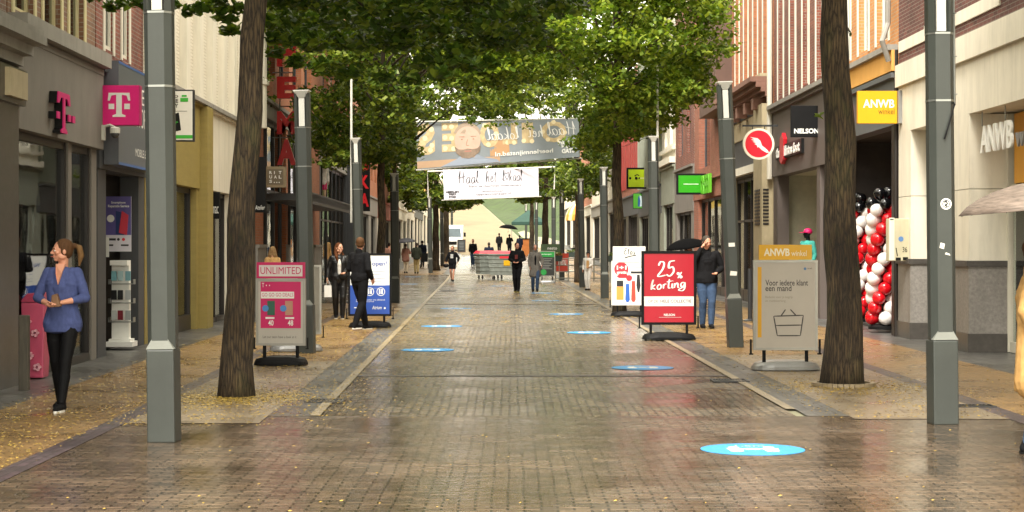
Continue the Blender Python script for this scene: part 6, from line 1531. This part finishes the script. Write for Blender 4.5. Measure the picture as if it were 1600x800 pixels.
def person(label, px, Z, hgt=1.75, heading=0, stride=(0, 0), arms=None, head_turn=0, head_tilt=0, skin=None, hair=None, hair_style='short', top=None, top_style='jacket', top_hem=.82, bottom=None, bottom_style='trousers', shoes=None, sole=None, female=False, voxel=None, bulk=1.0, name='person', group=None, foot_lift=(0, 0), collar=None, inner=None, zoff=0.0, face=True, sleeve=1.0, lean=0.0):
    """local frame: facing -Y (towards the camera at heading 0). stride: forward offset of left/right foot. sizes for a 1.75 m body"""
    g = ground_h(Z) + .012 + zoff; s = hgt / 1.75; T = thing(name, label, 'person', (X(px, Z), Z, g), 0, group); T.rotation_euler = (0, 0, heading); T.scale = (s, s, s); ROOTM[T.name] = Matrix.Identity(4)
    vx = voxel or (.007 if Z < 45 else .014); skin = skin or SK; B = bulk
    hipw = .095 if female else .09; shw = (.152 if female else .185) * (1 + (B - 1) * .5)
    ln = lean
    def fwd(z): return -ln * max(0, z - .9)
    J = {}
    for sd, sx, st, lf in (('L', 1, stride[0], foot_lift[0]), ('R', -1, stride[1], foot_lift[1])):
        hip = Vector((sx * hipw, 0, .92)); ank = Vector((sx * (hipw * .75), -st, .085 + lf))
        d = (ank - hip); L = d.length; kb = math.sqrt(max(0, .426 ** 2 - (min(L, .85) / 2) ** 2)); mid = (hip + ank) / 2; knee = mid + Vector((0, -1, -d.y / max(.01, abs(d.z)) * 0)).normalized() * max(kb, .02)
        J['hip' + sd], J['knee' + sd], J['ank' + sd] = hip, knee, ank
        sh = Vector((sx * shw, fwd(1.42), 1.42)); el = Vector((sx * (shw + .05), .03 + fwd(1.2), 1.14)); ha = Vector((sx * (shw + .05), -.06 - ln * .2, .9))
        if arms and sd in arms:
            e, h_ = arms[sd]
            if e: el = Vector(e)
            if h_: ha = Vector(h_)
        J['sh' + sd], J['el' + sd], J['ha' + sd] = sh, el, ha
    nk = Vector((0, .01 + fwd(1.48), 1.48)); hc = Vector((0, -.015 + fwd(1.62), 1.635))
    Hm = Matrix.Translation(hc) @ Matrix.Rotation(head_turn, 4, 'Z') @ Matrix.Rotation(head_tilt, 4, 'X')
    hp = lambda x, y, z: Hm @ Vector((x, y, z))
    # ---- body: one continuous surface ----
    mb = MB()
    chain(mb, [(0, 0, .93), (0, .0, 1.08), (0, fwd(1.25), 1.26), (0, fwd(1.4), 1.38)], [.1 * B, .098 * B, .115 * B, .1])
    for sx in (-1, 1):
        chain(mb, [(sx * .055, 0, .93), (sx * .05, 0, 1.1), (sx * .08, fwd(1.3), 1.3), (sx * (shw - .05), fwd(1.4), 1.41)], [.105 * B, .085 * B, .095 * B, .055])
    capsule(mb, (0, fwd(1.4), 1.4), nk, .06, .052); capsule(mb, nk, hp(0, .02, -.04), .052, .05)
    for sd in 'LR':
        chain(mb, [J['hip' + sd], J['hip' + sd].lerp(J['knee' + sd], .5), J['knee' + sd], J['knee' + sd].lerp(J['ank' + sd], .3) + Vector((0, .012, 0)), J['ank' + sd]], [.083 * B, .07 * B, .05, .052, .034])
        a = J['ank' + sd]; chain(mb, [a + Vector((0, .03, -.04)), a + Vector((0, -.08, -.05)), a + Vector((0, -.15, -.06))], [.035, .034, .024])
        sh, el, ha = J['sh' + sd], J['el' + sd], J['ha' + sd]
        w_ = el.lerp(ha, .86); chain(mb, [sh + Vector((0, 0, -.012)), sh.lerp(el, .5), el, el.lerp(ha, .4), w_], [.042 if female else .05, .042, .036, .035, .024])
        # hand: palm, four unequal bent fingers, thumb from the side
        fd = (ha - el).normalized(); side = fd.cross(Vector((0, 0, 1))); side = side.normalized() if side.length > .1 else Vector((0, -1, 0)); 
        if abs(fd.z) > .75: side = Vector((0, -1, 0)); side = (side - fd * side.dot(fd)).normalized()
        inn = fd.cross(side).normalized(); 
        if inn.x * (1 if sd == 'L' else -1) > 0: inn = -inn
        pc = w_ + fd * .055
        for q in (-.5, .5): capsule(mb, w_ + side * q * .03, pc + side * q * .05 + fd * .02, .017, .015, 8)
        capsule(mb, w_, pc + fd * .02, .02, .017, 8)
        for i, lf in enumerate((.062, .072, .068, .052)):
            r0 = pc + fd * .028 + side * (.03 - i * .02); m1 = r0 + fd * lf * .5 + inn * .008; m2 = m1 + fd * lf * .36 + inn * lf * .38
            chain(mb, [r0, m1, m2], [.0095, .009, .0075], 8)
        t0 = w_ + fd * .02 + side * .025; chain(mb, [t0, t0 + fd * .03 + side * .024, t0 + fd * .058 + side * .026 + inn * .014], [.012, .0105, .0085], 8)
    # head with brow, nose, lips, chin, ears
    k0 = len(mb.v); mb.ball((0, .005, .02), (.073, .092, .095), 18, 12); mb.ball((0, -.022, -.045), (.054, .062, .068), 16, 10); mb.ball((0, -.062, -.09), (.024, .022, .02)); mb.ball((0, -.078, .018), (.05, .018, .02)); 
    chain(mb, [(0, -.088, .012), (0, -.108, -.022)], [.009, .0145], 8); mb.ball((0, -.09, -.03), (.018, .012, .009)); mb.ball((0, -.084, -.054), (.024, .012, .0075)); mb.ball((0, -.082, -.066), (.02, .012, .0075))
    for sx in (-1, 1): mb.ball((sx * .042, -.06, -.02), (.024, .022, .024)); mb.ball((sx * .075, .012, -.01), (.01, .02, .031)); mb.ball((sx * .045, -.005, -.06), (.022, .045, .03))
    for i in range(k0, len(mb.v)): mb.v[i] = tuple(Hm @ Vector(mb.v[i]))
    fuse(mb, 'body', skin, T, vx * .85, 2)
    if face:
        for sx in (-1, 1):
            mb = MB(); mb.ball(hp(sx * .031, -.0775, .0), (.0125, .0115, .008)); ey = mb.build('eye', M_white, T, smooth=True)
            mb = MB(); mb.ball(hp(sx * .031, -.088, .0), (.005, .003, .006)); mb.build('iris', M_black2, ey, smooth=True)
            mb = MB(); mb.tube([hp(sx * .014, -.094, .021), hp(sx * .032, -.093, .027), hp(sx * .05, -.08, .02)], .004, 6); mb.build('eyebrow', hair or H_dark, T)
        mb = MB(); mb.ball(hp(0, -.0965, -.06), (.021, .006, .006)); mb.build('lips', mat('lips', '#9c5248', .45, var=.05), T, smooth=True)
    # ---- hair ----
    if hair:
        mb = MB(); k0 = 0
        mb.ball((0, .022, .035), (.082, .098, .092), 18, 12); mb.ball((0, .05, -.01), (.075, .06, .075))
        for sx in (-1, 1): mb.ball((sx * .06, .02, .01), (.022, .05, .06))
        if hair_style == 'pony':
            mb.ball((0, .125, .05), (.03, .03, .03)); m3 = MB(); chain(m3, [hp(0, .14, .05), hp(0, .175, .03), hp(0, .19, -.05), hp(.01, .17, -.16)], [.022, .032, .034, .006]); fuse(m3, 'ponytail', H_blond, T, vx, 1)
        if hair_style == 'long':
            for sx in (-1, -.4, .4, 1): chain(mb, [(sx * .05, .05, .02), (sx * .08, .055 - abs(sx) * .02, -.1), (sx * .1, .03 - abs(sx) * .06, -.2), (sx * .09, .03 - abs(sx) * .08, -.3)], [.045, .042, .04, .015])
        if hair_style == 'bun': mb.ball((0, .09, .1), (.04, .04, .04))
        for i in range(len(mb.v)): mb.v[i] = tuple(Hm @ Vector(mb.v[i]))
        if hair_style == 'cap':
            pass
        fuse(mb, 'hair', hair, T, vx, 1)
    # ---- trousers or leggings or skirt ----
    if bottom:
        mb = MB(); e = .012 if bottom_style == 'leggings' else .024
        chain(mb, [(0, 0, .9), (0, 0, 1.02)], [.115 * B, .108 * B])
        for sx in (-1, 1): capsule(mb, (sx * .055, 0, .92), (sx * .05, 0, 1.03), .112 * B, .09 * B)
        for sd in 'LR':
            hip, kn, an = J['hip' + sd], J['knee' + sd], J['ank' + sd]; end = .93 if bottom_style != 'shorts' else 0
            if bottom_style == 'shorts': chain(mb, [hip, hip.lerp(kn, .55)], [.1 * B, .098])
            elif bottom_style == 'skirt': pass
            else: chain(mb, [hip, hip.lerp(kn, .5), kn, kn.lerp(an, .35) + Vector((0, .012, 0)), kn.lerp(an, .97)], [.085 * B + e * .7, .07 * B + e, .05 + e, .05 + e, .036 + e])
        fuse(mb, bottom_style, bottom, T, vx, 2)
    # ---- shoes ----
    if shoes:
        for sd in 'LR':
            a = J['ank' + sd]; mb = MB(); chain(mb, [a + Vector((0, .035, -.045)), a + Vector((0, -.05, -.045)), a + Vector((0, -.15, -.055))], [.044, .045, .034]); capsule(mb, a + Vector((0, .02, -.02)), a + Vector((0, .01, .02)), .045, .043)
            sh_ = fuse(mb, 'shoe', shoes, T, min(vx, .01), 2)
            mb = MB(); n = 16; f = lambda u, v, d: (a.x + u, a.y + v, a.z - .085 + d)
            mb.prism([(.042 * math.cos(2 * PI * k / n), -.055 + .135 * math.sin(2 * PI * k / n)) for k in range(n)], f, -.006, .018); mb.build('sole', sole or M_black2, sh_)
    # ---- upper garment ----
    if top:
        e = {'jacket': .026, 'blouse': .013, 'shirt': .014, 'coat': .034, 'hoodie': .03}[top_style]
        mb = MB(); hz = top_hem
        chain(mb, [(0, 0, hz + .1), (0, 0, 1.08), (0, fwd(1.25), 1.26), (0, fwd(1.4), 1.38)], [.112 * B + e, .098 * B + e, .115 * B + e * .8, .1 + e * .5])
        for sx in (-1, 1):
            fl = .02 if top_style in ('blouse', 'coat') else 0
            chain(mb, [(sx * (.065 + fl), 0, hz + .08), (sx * .055, 0, 1.06), (sx * .08, fwd(1.3), 1.3), (sx * (shw - .05), fwd(1.4), 1.405)], [.11 * B + e, .09 * B + e, .095 * B + e * .8, .058 + e * .4])
        zt_ = 1.12; hb_ = (.165 if female else .17) * B; fl2 = .03 if top_style in ('blouse', 'coat') else .02
        mb.lathe([(.01, hz - .001), ((hb_ + fl2) * .98, hz), (hb_ + fl2, hz + .03), (hb_ + fl2 * .6, hz + .12), (hb_ * .9, zt_), (hb_ * .8, zt_ + .08), (.01, zt_ + .09)], n=24, sy=.74)
        if False:
            for sx in (-1, 1): chain(mb, [(sx * .06, 0, hz + .1), (sx * .05, 0, .95)], [.12 * B + e, .11 * B + e])
        for sd in 'LR':
            sh, el, ha = J['sh' + sd], J['el' + sd], J['ha' + sd]; end = el.lerp(ha, .8 * sleeve)
            chain(mb, [sh + Vector((0, 0, -.012)), sh.lerp(el, .5), el, el.lerp(ha, .4 * sleeve), end], [(.053 if female else .054) + e * .5, .047 + e * .8, .038 + e, .038 + e * .8, .03 + e * .6])
        if top_style == 'hoodie' : capsule(mb, (0, fwd(1.45), 1.45), (0, fwd(1.5) + .02, 1.5), .08, .085)
        elif top_style in ('jacket', 'coat'): chain(mb, [(0, .02 + fwd(1.44), 1.44), (0, .025 + fwd(1.5), 1.49)], [.072, .068])
        o = fuse(mb, {'hoodie': 'hoodie', 'jacket': 'jacket', 'blouse': 'blouse', 'shirt': 'shirt', 'coat': 'coat'}[top_style], top, T, vx, 2)
    if inner:   # shirt front showing in an open jacket
        mb = MB(); chain(mb, [(0, -.085 * B, .98), (0, -.105 * B + fwd(1.25), 1.25), (0, -.07 + fwd(1.4), 1.4)], [.045, .05, .035]); fuse(mb, 'shirt_front', inner, T, vx, 2)
    if hair_style == 'hood':
        mb = MB(); mb.ball(hp(0, .03, .015), (.1, .105, .12), 18, 12); capsule(mb, hp(0, .03, -.06), (0, .02, 1.5), .085, .1); fuse(mb, 'hood', top, T, vx, 2)
        mb = MB(); mb.ball(hp(0, -.058, -.01), (.055, .03, .075)); 
        mb.build('hood_opening', skin, T, smooth=True)
    return T, J, Hm
def addp(T, name, m, fn, smooth=False): mb = MB(); fn(mb); return mb.build(name, m, T, smooth=smooth)
C_blue = cloth('cloth_blue_blouse', '#454f7a'); C_black = cloth('cloth_black', '#151517'); C_leg = cloth('cloth_leggings', '#0d0d0f', .7, .1); C_leather = cloth('leather_black', '#141415', .35, .5)
C_jean = cloth('denim', '#3a4c66'); C_grey = cloth('cloth_grey_coat', '#6c6862'); C_cream = cloth('cloth_cream', '#cbbfa8'); C_pinkc = cloth('cloth_rose', '#9a7264'); C_olive = cloth('cloth_khaki', '#8f8058'); C_dkgreen = cloth('cloth_dark_green', '#2b2f26'); C_navy = cloth('cloth_navy', '#1a2030'); C_white = cloth('cloth_white', '#d8d4cc'); C_tan = cloth('cloth_tan', '#b08a55'); C_turq = cloth('cloth_turquoise', '#4aa79a'); C_peach = cloth('cloth_peach', '#c9a06a')
# woman in blue, nearest
T, J, Hm = person('woman walking at left in blue blouse and black leggings, blond ponytail, head turned left', 98, 17.95, 1.7, R(-6), (.24, -.14), {'L': ((.25, -.02, 1.15), (.035, -.235, 1.1)), 'R': ((-.26, -.02, 1.15), (-.045, -.23, 1.08))}, head_turn=R(-62), hair=hairm('hair_chestnut', '#6a4a30'), hair_style='pony', top=C_blue, top_style='blouse', top_hem=.8, bottom=C_leg, bottom_style='leggings', shoes=C_black, sole=M_white, female=True, sleeve=.55, voxel=.0065)
addp(T, 'neckline', SK, lambda mb: mb.prism([(-.05, 1.5), (-.03, 1.4), (.0, 1.29), (.03, 1.4), (.05, 1.5)], lambda u, v, d: (u, -.128 + max(0, v - 1.38) * .6 - max(0, 1.38 - v) * .1 + d, v), -.008, .02))
o = bpy.data.objects.new('x', None)
mb = MB(); wl = (X(98, 17.95), 17.95); px_, py_ = wl
mb.hexa([(px_ - .05, py_ - .29, 1.04), (px_ + .05, py_ - .29, 1.05), (px_ + .05, py_ - .2, 1.05), (px_ - .05, py_ - .2, 1.04), (px_ - .045, py_ - .27, 1.16), (px_ + .01, py_ - .27, 1.18), (px_ + .01, py_ - .22, 1.18), (px_ - .045, py_ - .22, 1.16)])
ow = mb.build('wallet', mat('wallet_leather', '#6b4a2c', .5), root=(px_, py_, 1.04)); bevel(ow, .008); tag(ow, 'brown leather wallet held open in both hands by the woman in blue', 'wallet')
# couple at the open board
T, J, Hm = person('woman with long wavy brown hair in black leather jacket beside the open board', 530, 40.3, 1.7, R(8), (.08, -.1), {'R': ((-.25, .03, 1.15), (-.28, -.05, .92)), 'L': ((.24, -.02, 1.16), (.1, -.2, 1.06))}, head_turn=R(35), hair=H_red, hair_style='long', top=C_leather, top_style='jacket', top_hem=.9, bottom=C_leather, shoes=C_black, sole=M_white, female=True, inner=C_white, skin=SK2)
addp(T, 'shoulder_bag', M_black2, lambda mb: mb.ball((.08, -.2, .98), (.11, .06, .08)), True)
Tb = thing('shopping_bag', 'small white paper carrier bag carried by the woman in the leather jacket', 'bag', (X(513, 40.2), 40.15, .45))
mb = MB(); bx, by = X(513, 40.2), 40.15; mb.box(bx - .08, bx + .08, by - .05, by + .05, .5, .76); mb.build('bag', M_white, Tb)
mb = MB(); mb.tube([(bx - .05, by, .76), (bx - .02, by, .86), (bx + .02, by, .86), (bx + .05, by, .76)], .005, 6); mb.build('handle', M_white, Tb)
T, J, Hm = person('man in black denim jacket seen from behind, striding in front of the open board', 562, 34.9, 1.8, R(142), (.24, -.2), {'L': ((.25, .02, 1.16), (.1, -.22, 1.12)), 'R': ((-.27, .05, 1.15), (-.25, -.08, .95))}, head_turn=R(40), hair=hairm('hair_light_brown', '#6d4c30'), top=C_black, bottom=C_black, shoes=C_black, sole=M_white, top_hem=.92, foot_lift=(0, .03))
# man on the phone
T, J, Hm = person('grey haired man in black jacket holding a phone to his ear behind the red board', 1104, 35.7, 1.83, R(6), (.1, -.06), {'R': ((-.29, -.1, 1.24), (-.1, -.13, 1.57)), 'L': ((.3, .0, 1.14), (.12, -.24, 1.04))}, head_turn=R(12), head_tilt=R(14), hair=H_grey, top=C_black, top_style='jacket', top_hem=.86, bottom=C_jean, shoes=C_black, bulk=1.16)
addp(T, 'phone', M_black2, lambda mb: mb.hexa([(-.115, -.13, 1.56), (-.1, -.13, 1.56), (-.1, -.06, 1.6), (-.115, -.06, 1.6), (-.115, -.1, 1.68), (-.1, -.1, 1.68), (-.1, -.04, 1.7), (-.115, -.04, 1.7)]))
def umbrella(label, px, py, Z, r, m, tilt=(0, 0), shaft=.75, group=None, depth=.42):
    x, z = X(px, Z), H(py, Z); T = thing('umbrella', label, 'umbrella', (0, 0, 0), 0, group)
    n = 8; mb = MB(); vs = [(0, 0, 0)]
    K = 6
    for j in range(1, K + 1):
        t = j / K
        for k in range(n * 3):
            an = 2 * PI * k / (n * 3); sc_ = 1 - .13 * (1 - abs(math.cos(an * n / 2))) * t; vs.append((r * math.sin(t * 1.25) / math.sin(1.25) * math.cos(an) * sc_, r * math.sin(t * 1.25) / math.sin(1.25) * math.sin(an) * sc_, -r * depth * (1 - math.cos(t * 1.25)) / (1 - math.cos(1.25))))
    nn = n * 3; fs = [(0, 1 + k, 1 + (k + 1) % nn) for k in range(nn)] + [(1 + (j - 1) * nn + k, 1 + j * nn + k, 1 + j * nn + (k + 1) % nn, 1 + (j - 1) * nn + (k + 1) % nn) for j in range(1, K) for k in range(nn)]
    mb.add(vs, fs); o = mb.build('canopy', m, T, smooth=True); sd_ = o.modifiers.new('thickness', 'SOLIDIFY'); sd_.thickness = .004
    mb = MB(); mb.tube([(0, 0, .05), (0, 0, -shaft)], .008, 8); mb.tube([(0, 0, -shaft), (0, 0, -shaft - .12)], .016, 8); mb.build('shaft', M_black2, T)
    mb = MB()
    for k in range(n): an = 2 * PI * k / n; mb.tube([(0, 0, -.01), (r * .5 * math.cos(an), r * .5 * math.sin(an), -r * depth * .22), (r * .97 * math.cos(an), r * .97 * math.sin(an), -r * (depth + .01))], .004, 4)
    build_split(mb, 'rib', M_steel, T)
    T.location = (x, Z, z); T.rotation_euler = (tilt[0], tilt[1], 0); return T
U_blk = mat('umbrella_black', '#070708', .95, spec=.1, var=.1)
T, J, Hm = person('person under a black umbrella just behind the man on the phone', 1076, 38.5, 1.62, R(5), (.05, -.05), {'R': ((-.26, -.05, 1.2), (-.1, -.2, 1.3))}, hair=H_red, hair_style='long', top=C_black, bottom=C_black, shoes=C_black, female=True)
umbrella('black umbrella over the person behind the man on the phone', 1071, 373, 38.4, .45, U_blk, (R(4), R(-8)), .5)
# woman behind the magenta board
person('pale haired woman in peach top seen from behind, behind the magenta board', 426, 44.0, 1.62, R(178), (0, .05), hair=H_pale, hair_style='long', top=C_peach, top_style='shirt', bottom=C_jean, shoes=C_white, female=True, skin=SK2)
# mid street
T, J, Hm = person('girl in black sweatshirt with white print and dark shorts walking, small bag in hand', 707, 81, 1.62, R(-10), (.2, -.16), {'R': ((-.27, .0, 1.16), (-.3, -.1, .96)), 'L': ((.3, .05, 1.18), (.26, .0, .98))}, hair=H_blond, hair_style='bun', top=C_black, top_style='hoodie', top_hem=.88, bottom=C_black, bottom_style='shorts', shoes=C_black, sole=M_white, female=True, foot_lift=(0, .04))
addp(T, 'chest_print', M_white, lambda mb: [mb.box(-.07, .07, -.155, -.15, 1.17 + .05 * k, 1.2 + .05 * k) for k in range(4)])
addp(T, 'handbag', M_black2, lambda mb: mb.ball((-.3, -.1, .8), (.14, .07, .1)), True)
person('man in black shirt and grey jeans standing left of the waste containers', 739, 117, 1.78, R(-3), (.02, 0), hair=H_dark, top=C_black, top_style='shirt', bottom=C_jean, shoes=C_black)
person('heavy man in dark jacket standing right behind the waste containers', 764, 104, 1.72, R(185), (0, 0), hair=H_grey, top=C_navy, bottom=C_black, shoes=C_black, bulk=1.25)
person('man in black seen from behind walking away beyond the containers', 780, 155, 1.8, R(180), (.1, -.1), hair=H_dark, top=C_black, bottom=C_black, shoes=C_black)
person('walker in dark clothes carrying the far black umbrella', 796, 150, 1.75, R(180), (.05, -.1), {'R': ((-.27, -.05, 1.2), (-.08, -.22, 1.3))}, hair=H_dark, top=C_black, bottom=C_black, shoes=C_black)
umbrella('black umbrella carried by the far walker before the green tent', 795, 351, 149.7, .8, U_blk, (0, R(6)), .55, 'umbrellas')
person('person in dark coat to the right of the far umbrella carrier', 812, 148, 1.7, R(178), (.0, .05), hair=H_dark, top=C_navy, top_style='coat', top_hem=.7, bottom=C_black, shoes=C_black)
T, J, Hm = person('man in black hooded sweatshirt and black trousers walking with hands in front pocket', 808, 63.5, 1.75, R(-12), (.1, -.04), {'R': ((-.26, .0, 1.16), (-.06, -.2, 1.05)), 'L': ((.26, .0, 1.16), (.06, -.2, 1.05))}, head_turn=R(30), hair=H_dark, top=C_black, top_style='hoodie', top_hem=.86, bottom=C_black, shoes=C_black, sole=colmat('#b9a94c'), voxel=.011)
addp(T, 'chest_print', colmat('#6a2420', .7), lambda mb: mb.box(-.05, .05, -.152, -.146, 1.17, 1.32))
T, J, Hm = person('person in long grey hooded coat walking beside the man in black', 836, 64.5, 1.68, R(5), (.08, -.08), {'L': ((.27, -.0, 1.15), (.24, -.14, .95))}, hair=None, hair_style='hood', top=C_grey, top_style='coat', top_hem=.55, bottom=C_jean, shoes=C_black, female=True, voxel=.011, face=True, inner=C_black)
addp(T, 'paper', M_white, lambda mb: mb.hexa([(.2, -.2, .95), (.22, -.2, .95), (.24, -.17, .93), (.22, -.17, .93), (.14, -.19, 1.12), (.17, -.19, 1.12), (.17, -.17, 1.12), (.14, -.17, 1.12)]))
# left far group
person('person in rose coat far up on the left under a dark umbrella', 634, 101, 1.66, R(175), (.05, -.05), {'R': ((-.26, -.05, 1.2), (-.1, -.2, 1.28))}, hair=H_brown, top=C_pinkc, top_style='coat', top_hem=.72, bottom=C_cream, shoes=C_black, female=True)
umbrella('dark grey umbrella held over the person in the rose coat', 632, 372, 100.6, .62, mat('umbrella_grey', '#3a3c42', .6, var=.1), (0, R(-6)), .5, 'umbrellas')
person('person in dark green jacket and khaki trousers beside the one in the rose coat', 651, 100, 1.72, R(-170), (.1, -.06), hair=H_grey, top=C_dkgreen, bottom=C_olive, shoes=C_black)
person('person in dark clothes half hidden behind the lamp post right of the open sign', 608, 98, 1.72, R(170), (.05, -.05), hair=H_dark, top=C_pinkc, top_style='shirt', bottom=C_black, shoes=C_black)
person('person in dark coat walking with the stroller far up on the left', 660, 116, 1.7, R(180), (.06, -.06), hair=H_dark, top=C_navy, bottom=C_black, shoes=C_black)
Zs = 113; xs = X(663, Zs); g = ground_h(Zs); T = thing('stroller', 'dark stroller pushed far up on the left pavement', 'stroller', (xs, Zs, g))
addp(T, 'seat', M_black2, lambda mb: mb.hexa([(xs - .2, Zs - .25, g + .4), (xs + .2, Zs - .25, g + .4), (xs + .2, Zs + .2, g + .4), (xs - .2, Zs + .2, g + .4), (xs - .22, Zs - .1, g + .95), (xs + .22, Zs - .1, g + .95), (xs + .22, Zs + .3, g + .85), (xs - .22, Zs + .3, g + .85)]))
mb = MB(); [mb.tube([(xs + a * .24 - .02, Zs + b_, g + .14), (xs + a * .24 + .02, Zs + b_, g + .14)], .13, 12) for a in (-1, 1) for b_ in (-.25, .3)]; build_split(mb, 'wheel', M_black2, T)
mb = MB(); [mb.tube([(xs + a * .22, Zs - .25, g + .14), (xs + a * .22, Zs + .1, g + .6), (xs + a * .22, Zs + .45, g + 1.0)], .015, 6) for a in (-1, 1)]; build_split(mb, 'tube_frame', M_steel, T)
# child in white right
T, J, Hm = person('child in white with dark cap standing by the lamp post at the trunk', 919, 66.0, 1.42, R(-25), (.03, 0), {'L': ((.22, -.05, 1.16), (.08, -.16, 1.05))}, hair=H_dark, top=C_white, top_style='shirt', top_hem=.9, bottom=C_white, shoes=C_black, voxel=.011)
addp(T, 'cap', M_black2, lambda mb: (mb.ball((0, 0, 1.7), (.09, .1, .06)), mb.box(-.06, .06, -.16, -.05, 1.68, 1.695)))
addp(T, 'orange_vest', C_peach, lambda mb: mb.box(-.02, .1, -.16, -.135, 1.0, 1.35))
# walker at the right edge with umbrella, arm in tan coat
T, J, Hm = person('person in long tan coat at the right edge under the brown umbrella', 1617, 14.2, 1.7, R(70), (.04, -.04), {'R': ((-.24, .05, 1.16), (-.22, -.05, .92)), 'L': ((.24, -.08, 1.18), (.12, -.28, 1.3))}, hair=H_brown, top=C_tan, top_style='coat', top_hem=.5, bulk=1.15, bottom=C_jean, shoes=C_black)
umbrella('brown speckled umbrella entering the view at the right edge', 1642, 280, 14.1, .75, mat('umbrella_brown', '#6e6157', .7, var=.5, sc_=9, stretch=(1, 1, 9), bmp=.3), (0, R(-5)), .85, depth=.3)
# shop dummies
def dummy(label, px, Z, h_, top, bottom, zo, skinm_, head=True, cap=None, ts='shirt', hd=0):
    T, J, Hm = person(label, px, Z, h_, hd, (.03, 0), hair=None, top=top, top_style=ts, bottom=bottom, skin=skinm_, face=False, name='mannequin', zoff=zo, bottom_style='shorts' if bottom is M_magenta else 'trousers')
    T['category'] = 'mannequin'
    addp(T, 'base_plate', M_steel, lambda mb: mb.lathe([(.2, -.012), (.2, .0)], (0, .0, .0), 20))
    if cap: addp(T, 'cap', cap, lambda mb: (mb.ball((0, .01, 1.68), (.095, .11, .085)), mb.box(-.07, .07, -.19, -.06, 1.655, 1.67)), False)
    return T
M_dummy = mat('mannequin_shell', '#c9a98c', .35, var=.03)
dummy('shop mannequin in pale yellow top lit behind the dark glazing of the brick store', 507, X and 67.5, 1.75, C_peach, C_grey, .3, M_dummy, hd=R(30))
dummy('upper floor mannequin with magenta bottoms in the store window', 503, 65.5, 1.75, C_white, M_magenta, 3.05, M_dummy, hd=R(20))
dummy('mannequin in turquoise shirt and pink cap at the tiled shop entrance', 1262, 43.3, 1.8, C_turq, C_black, .25, M_black2, cap=M_pink, hd=R(-60))
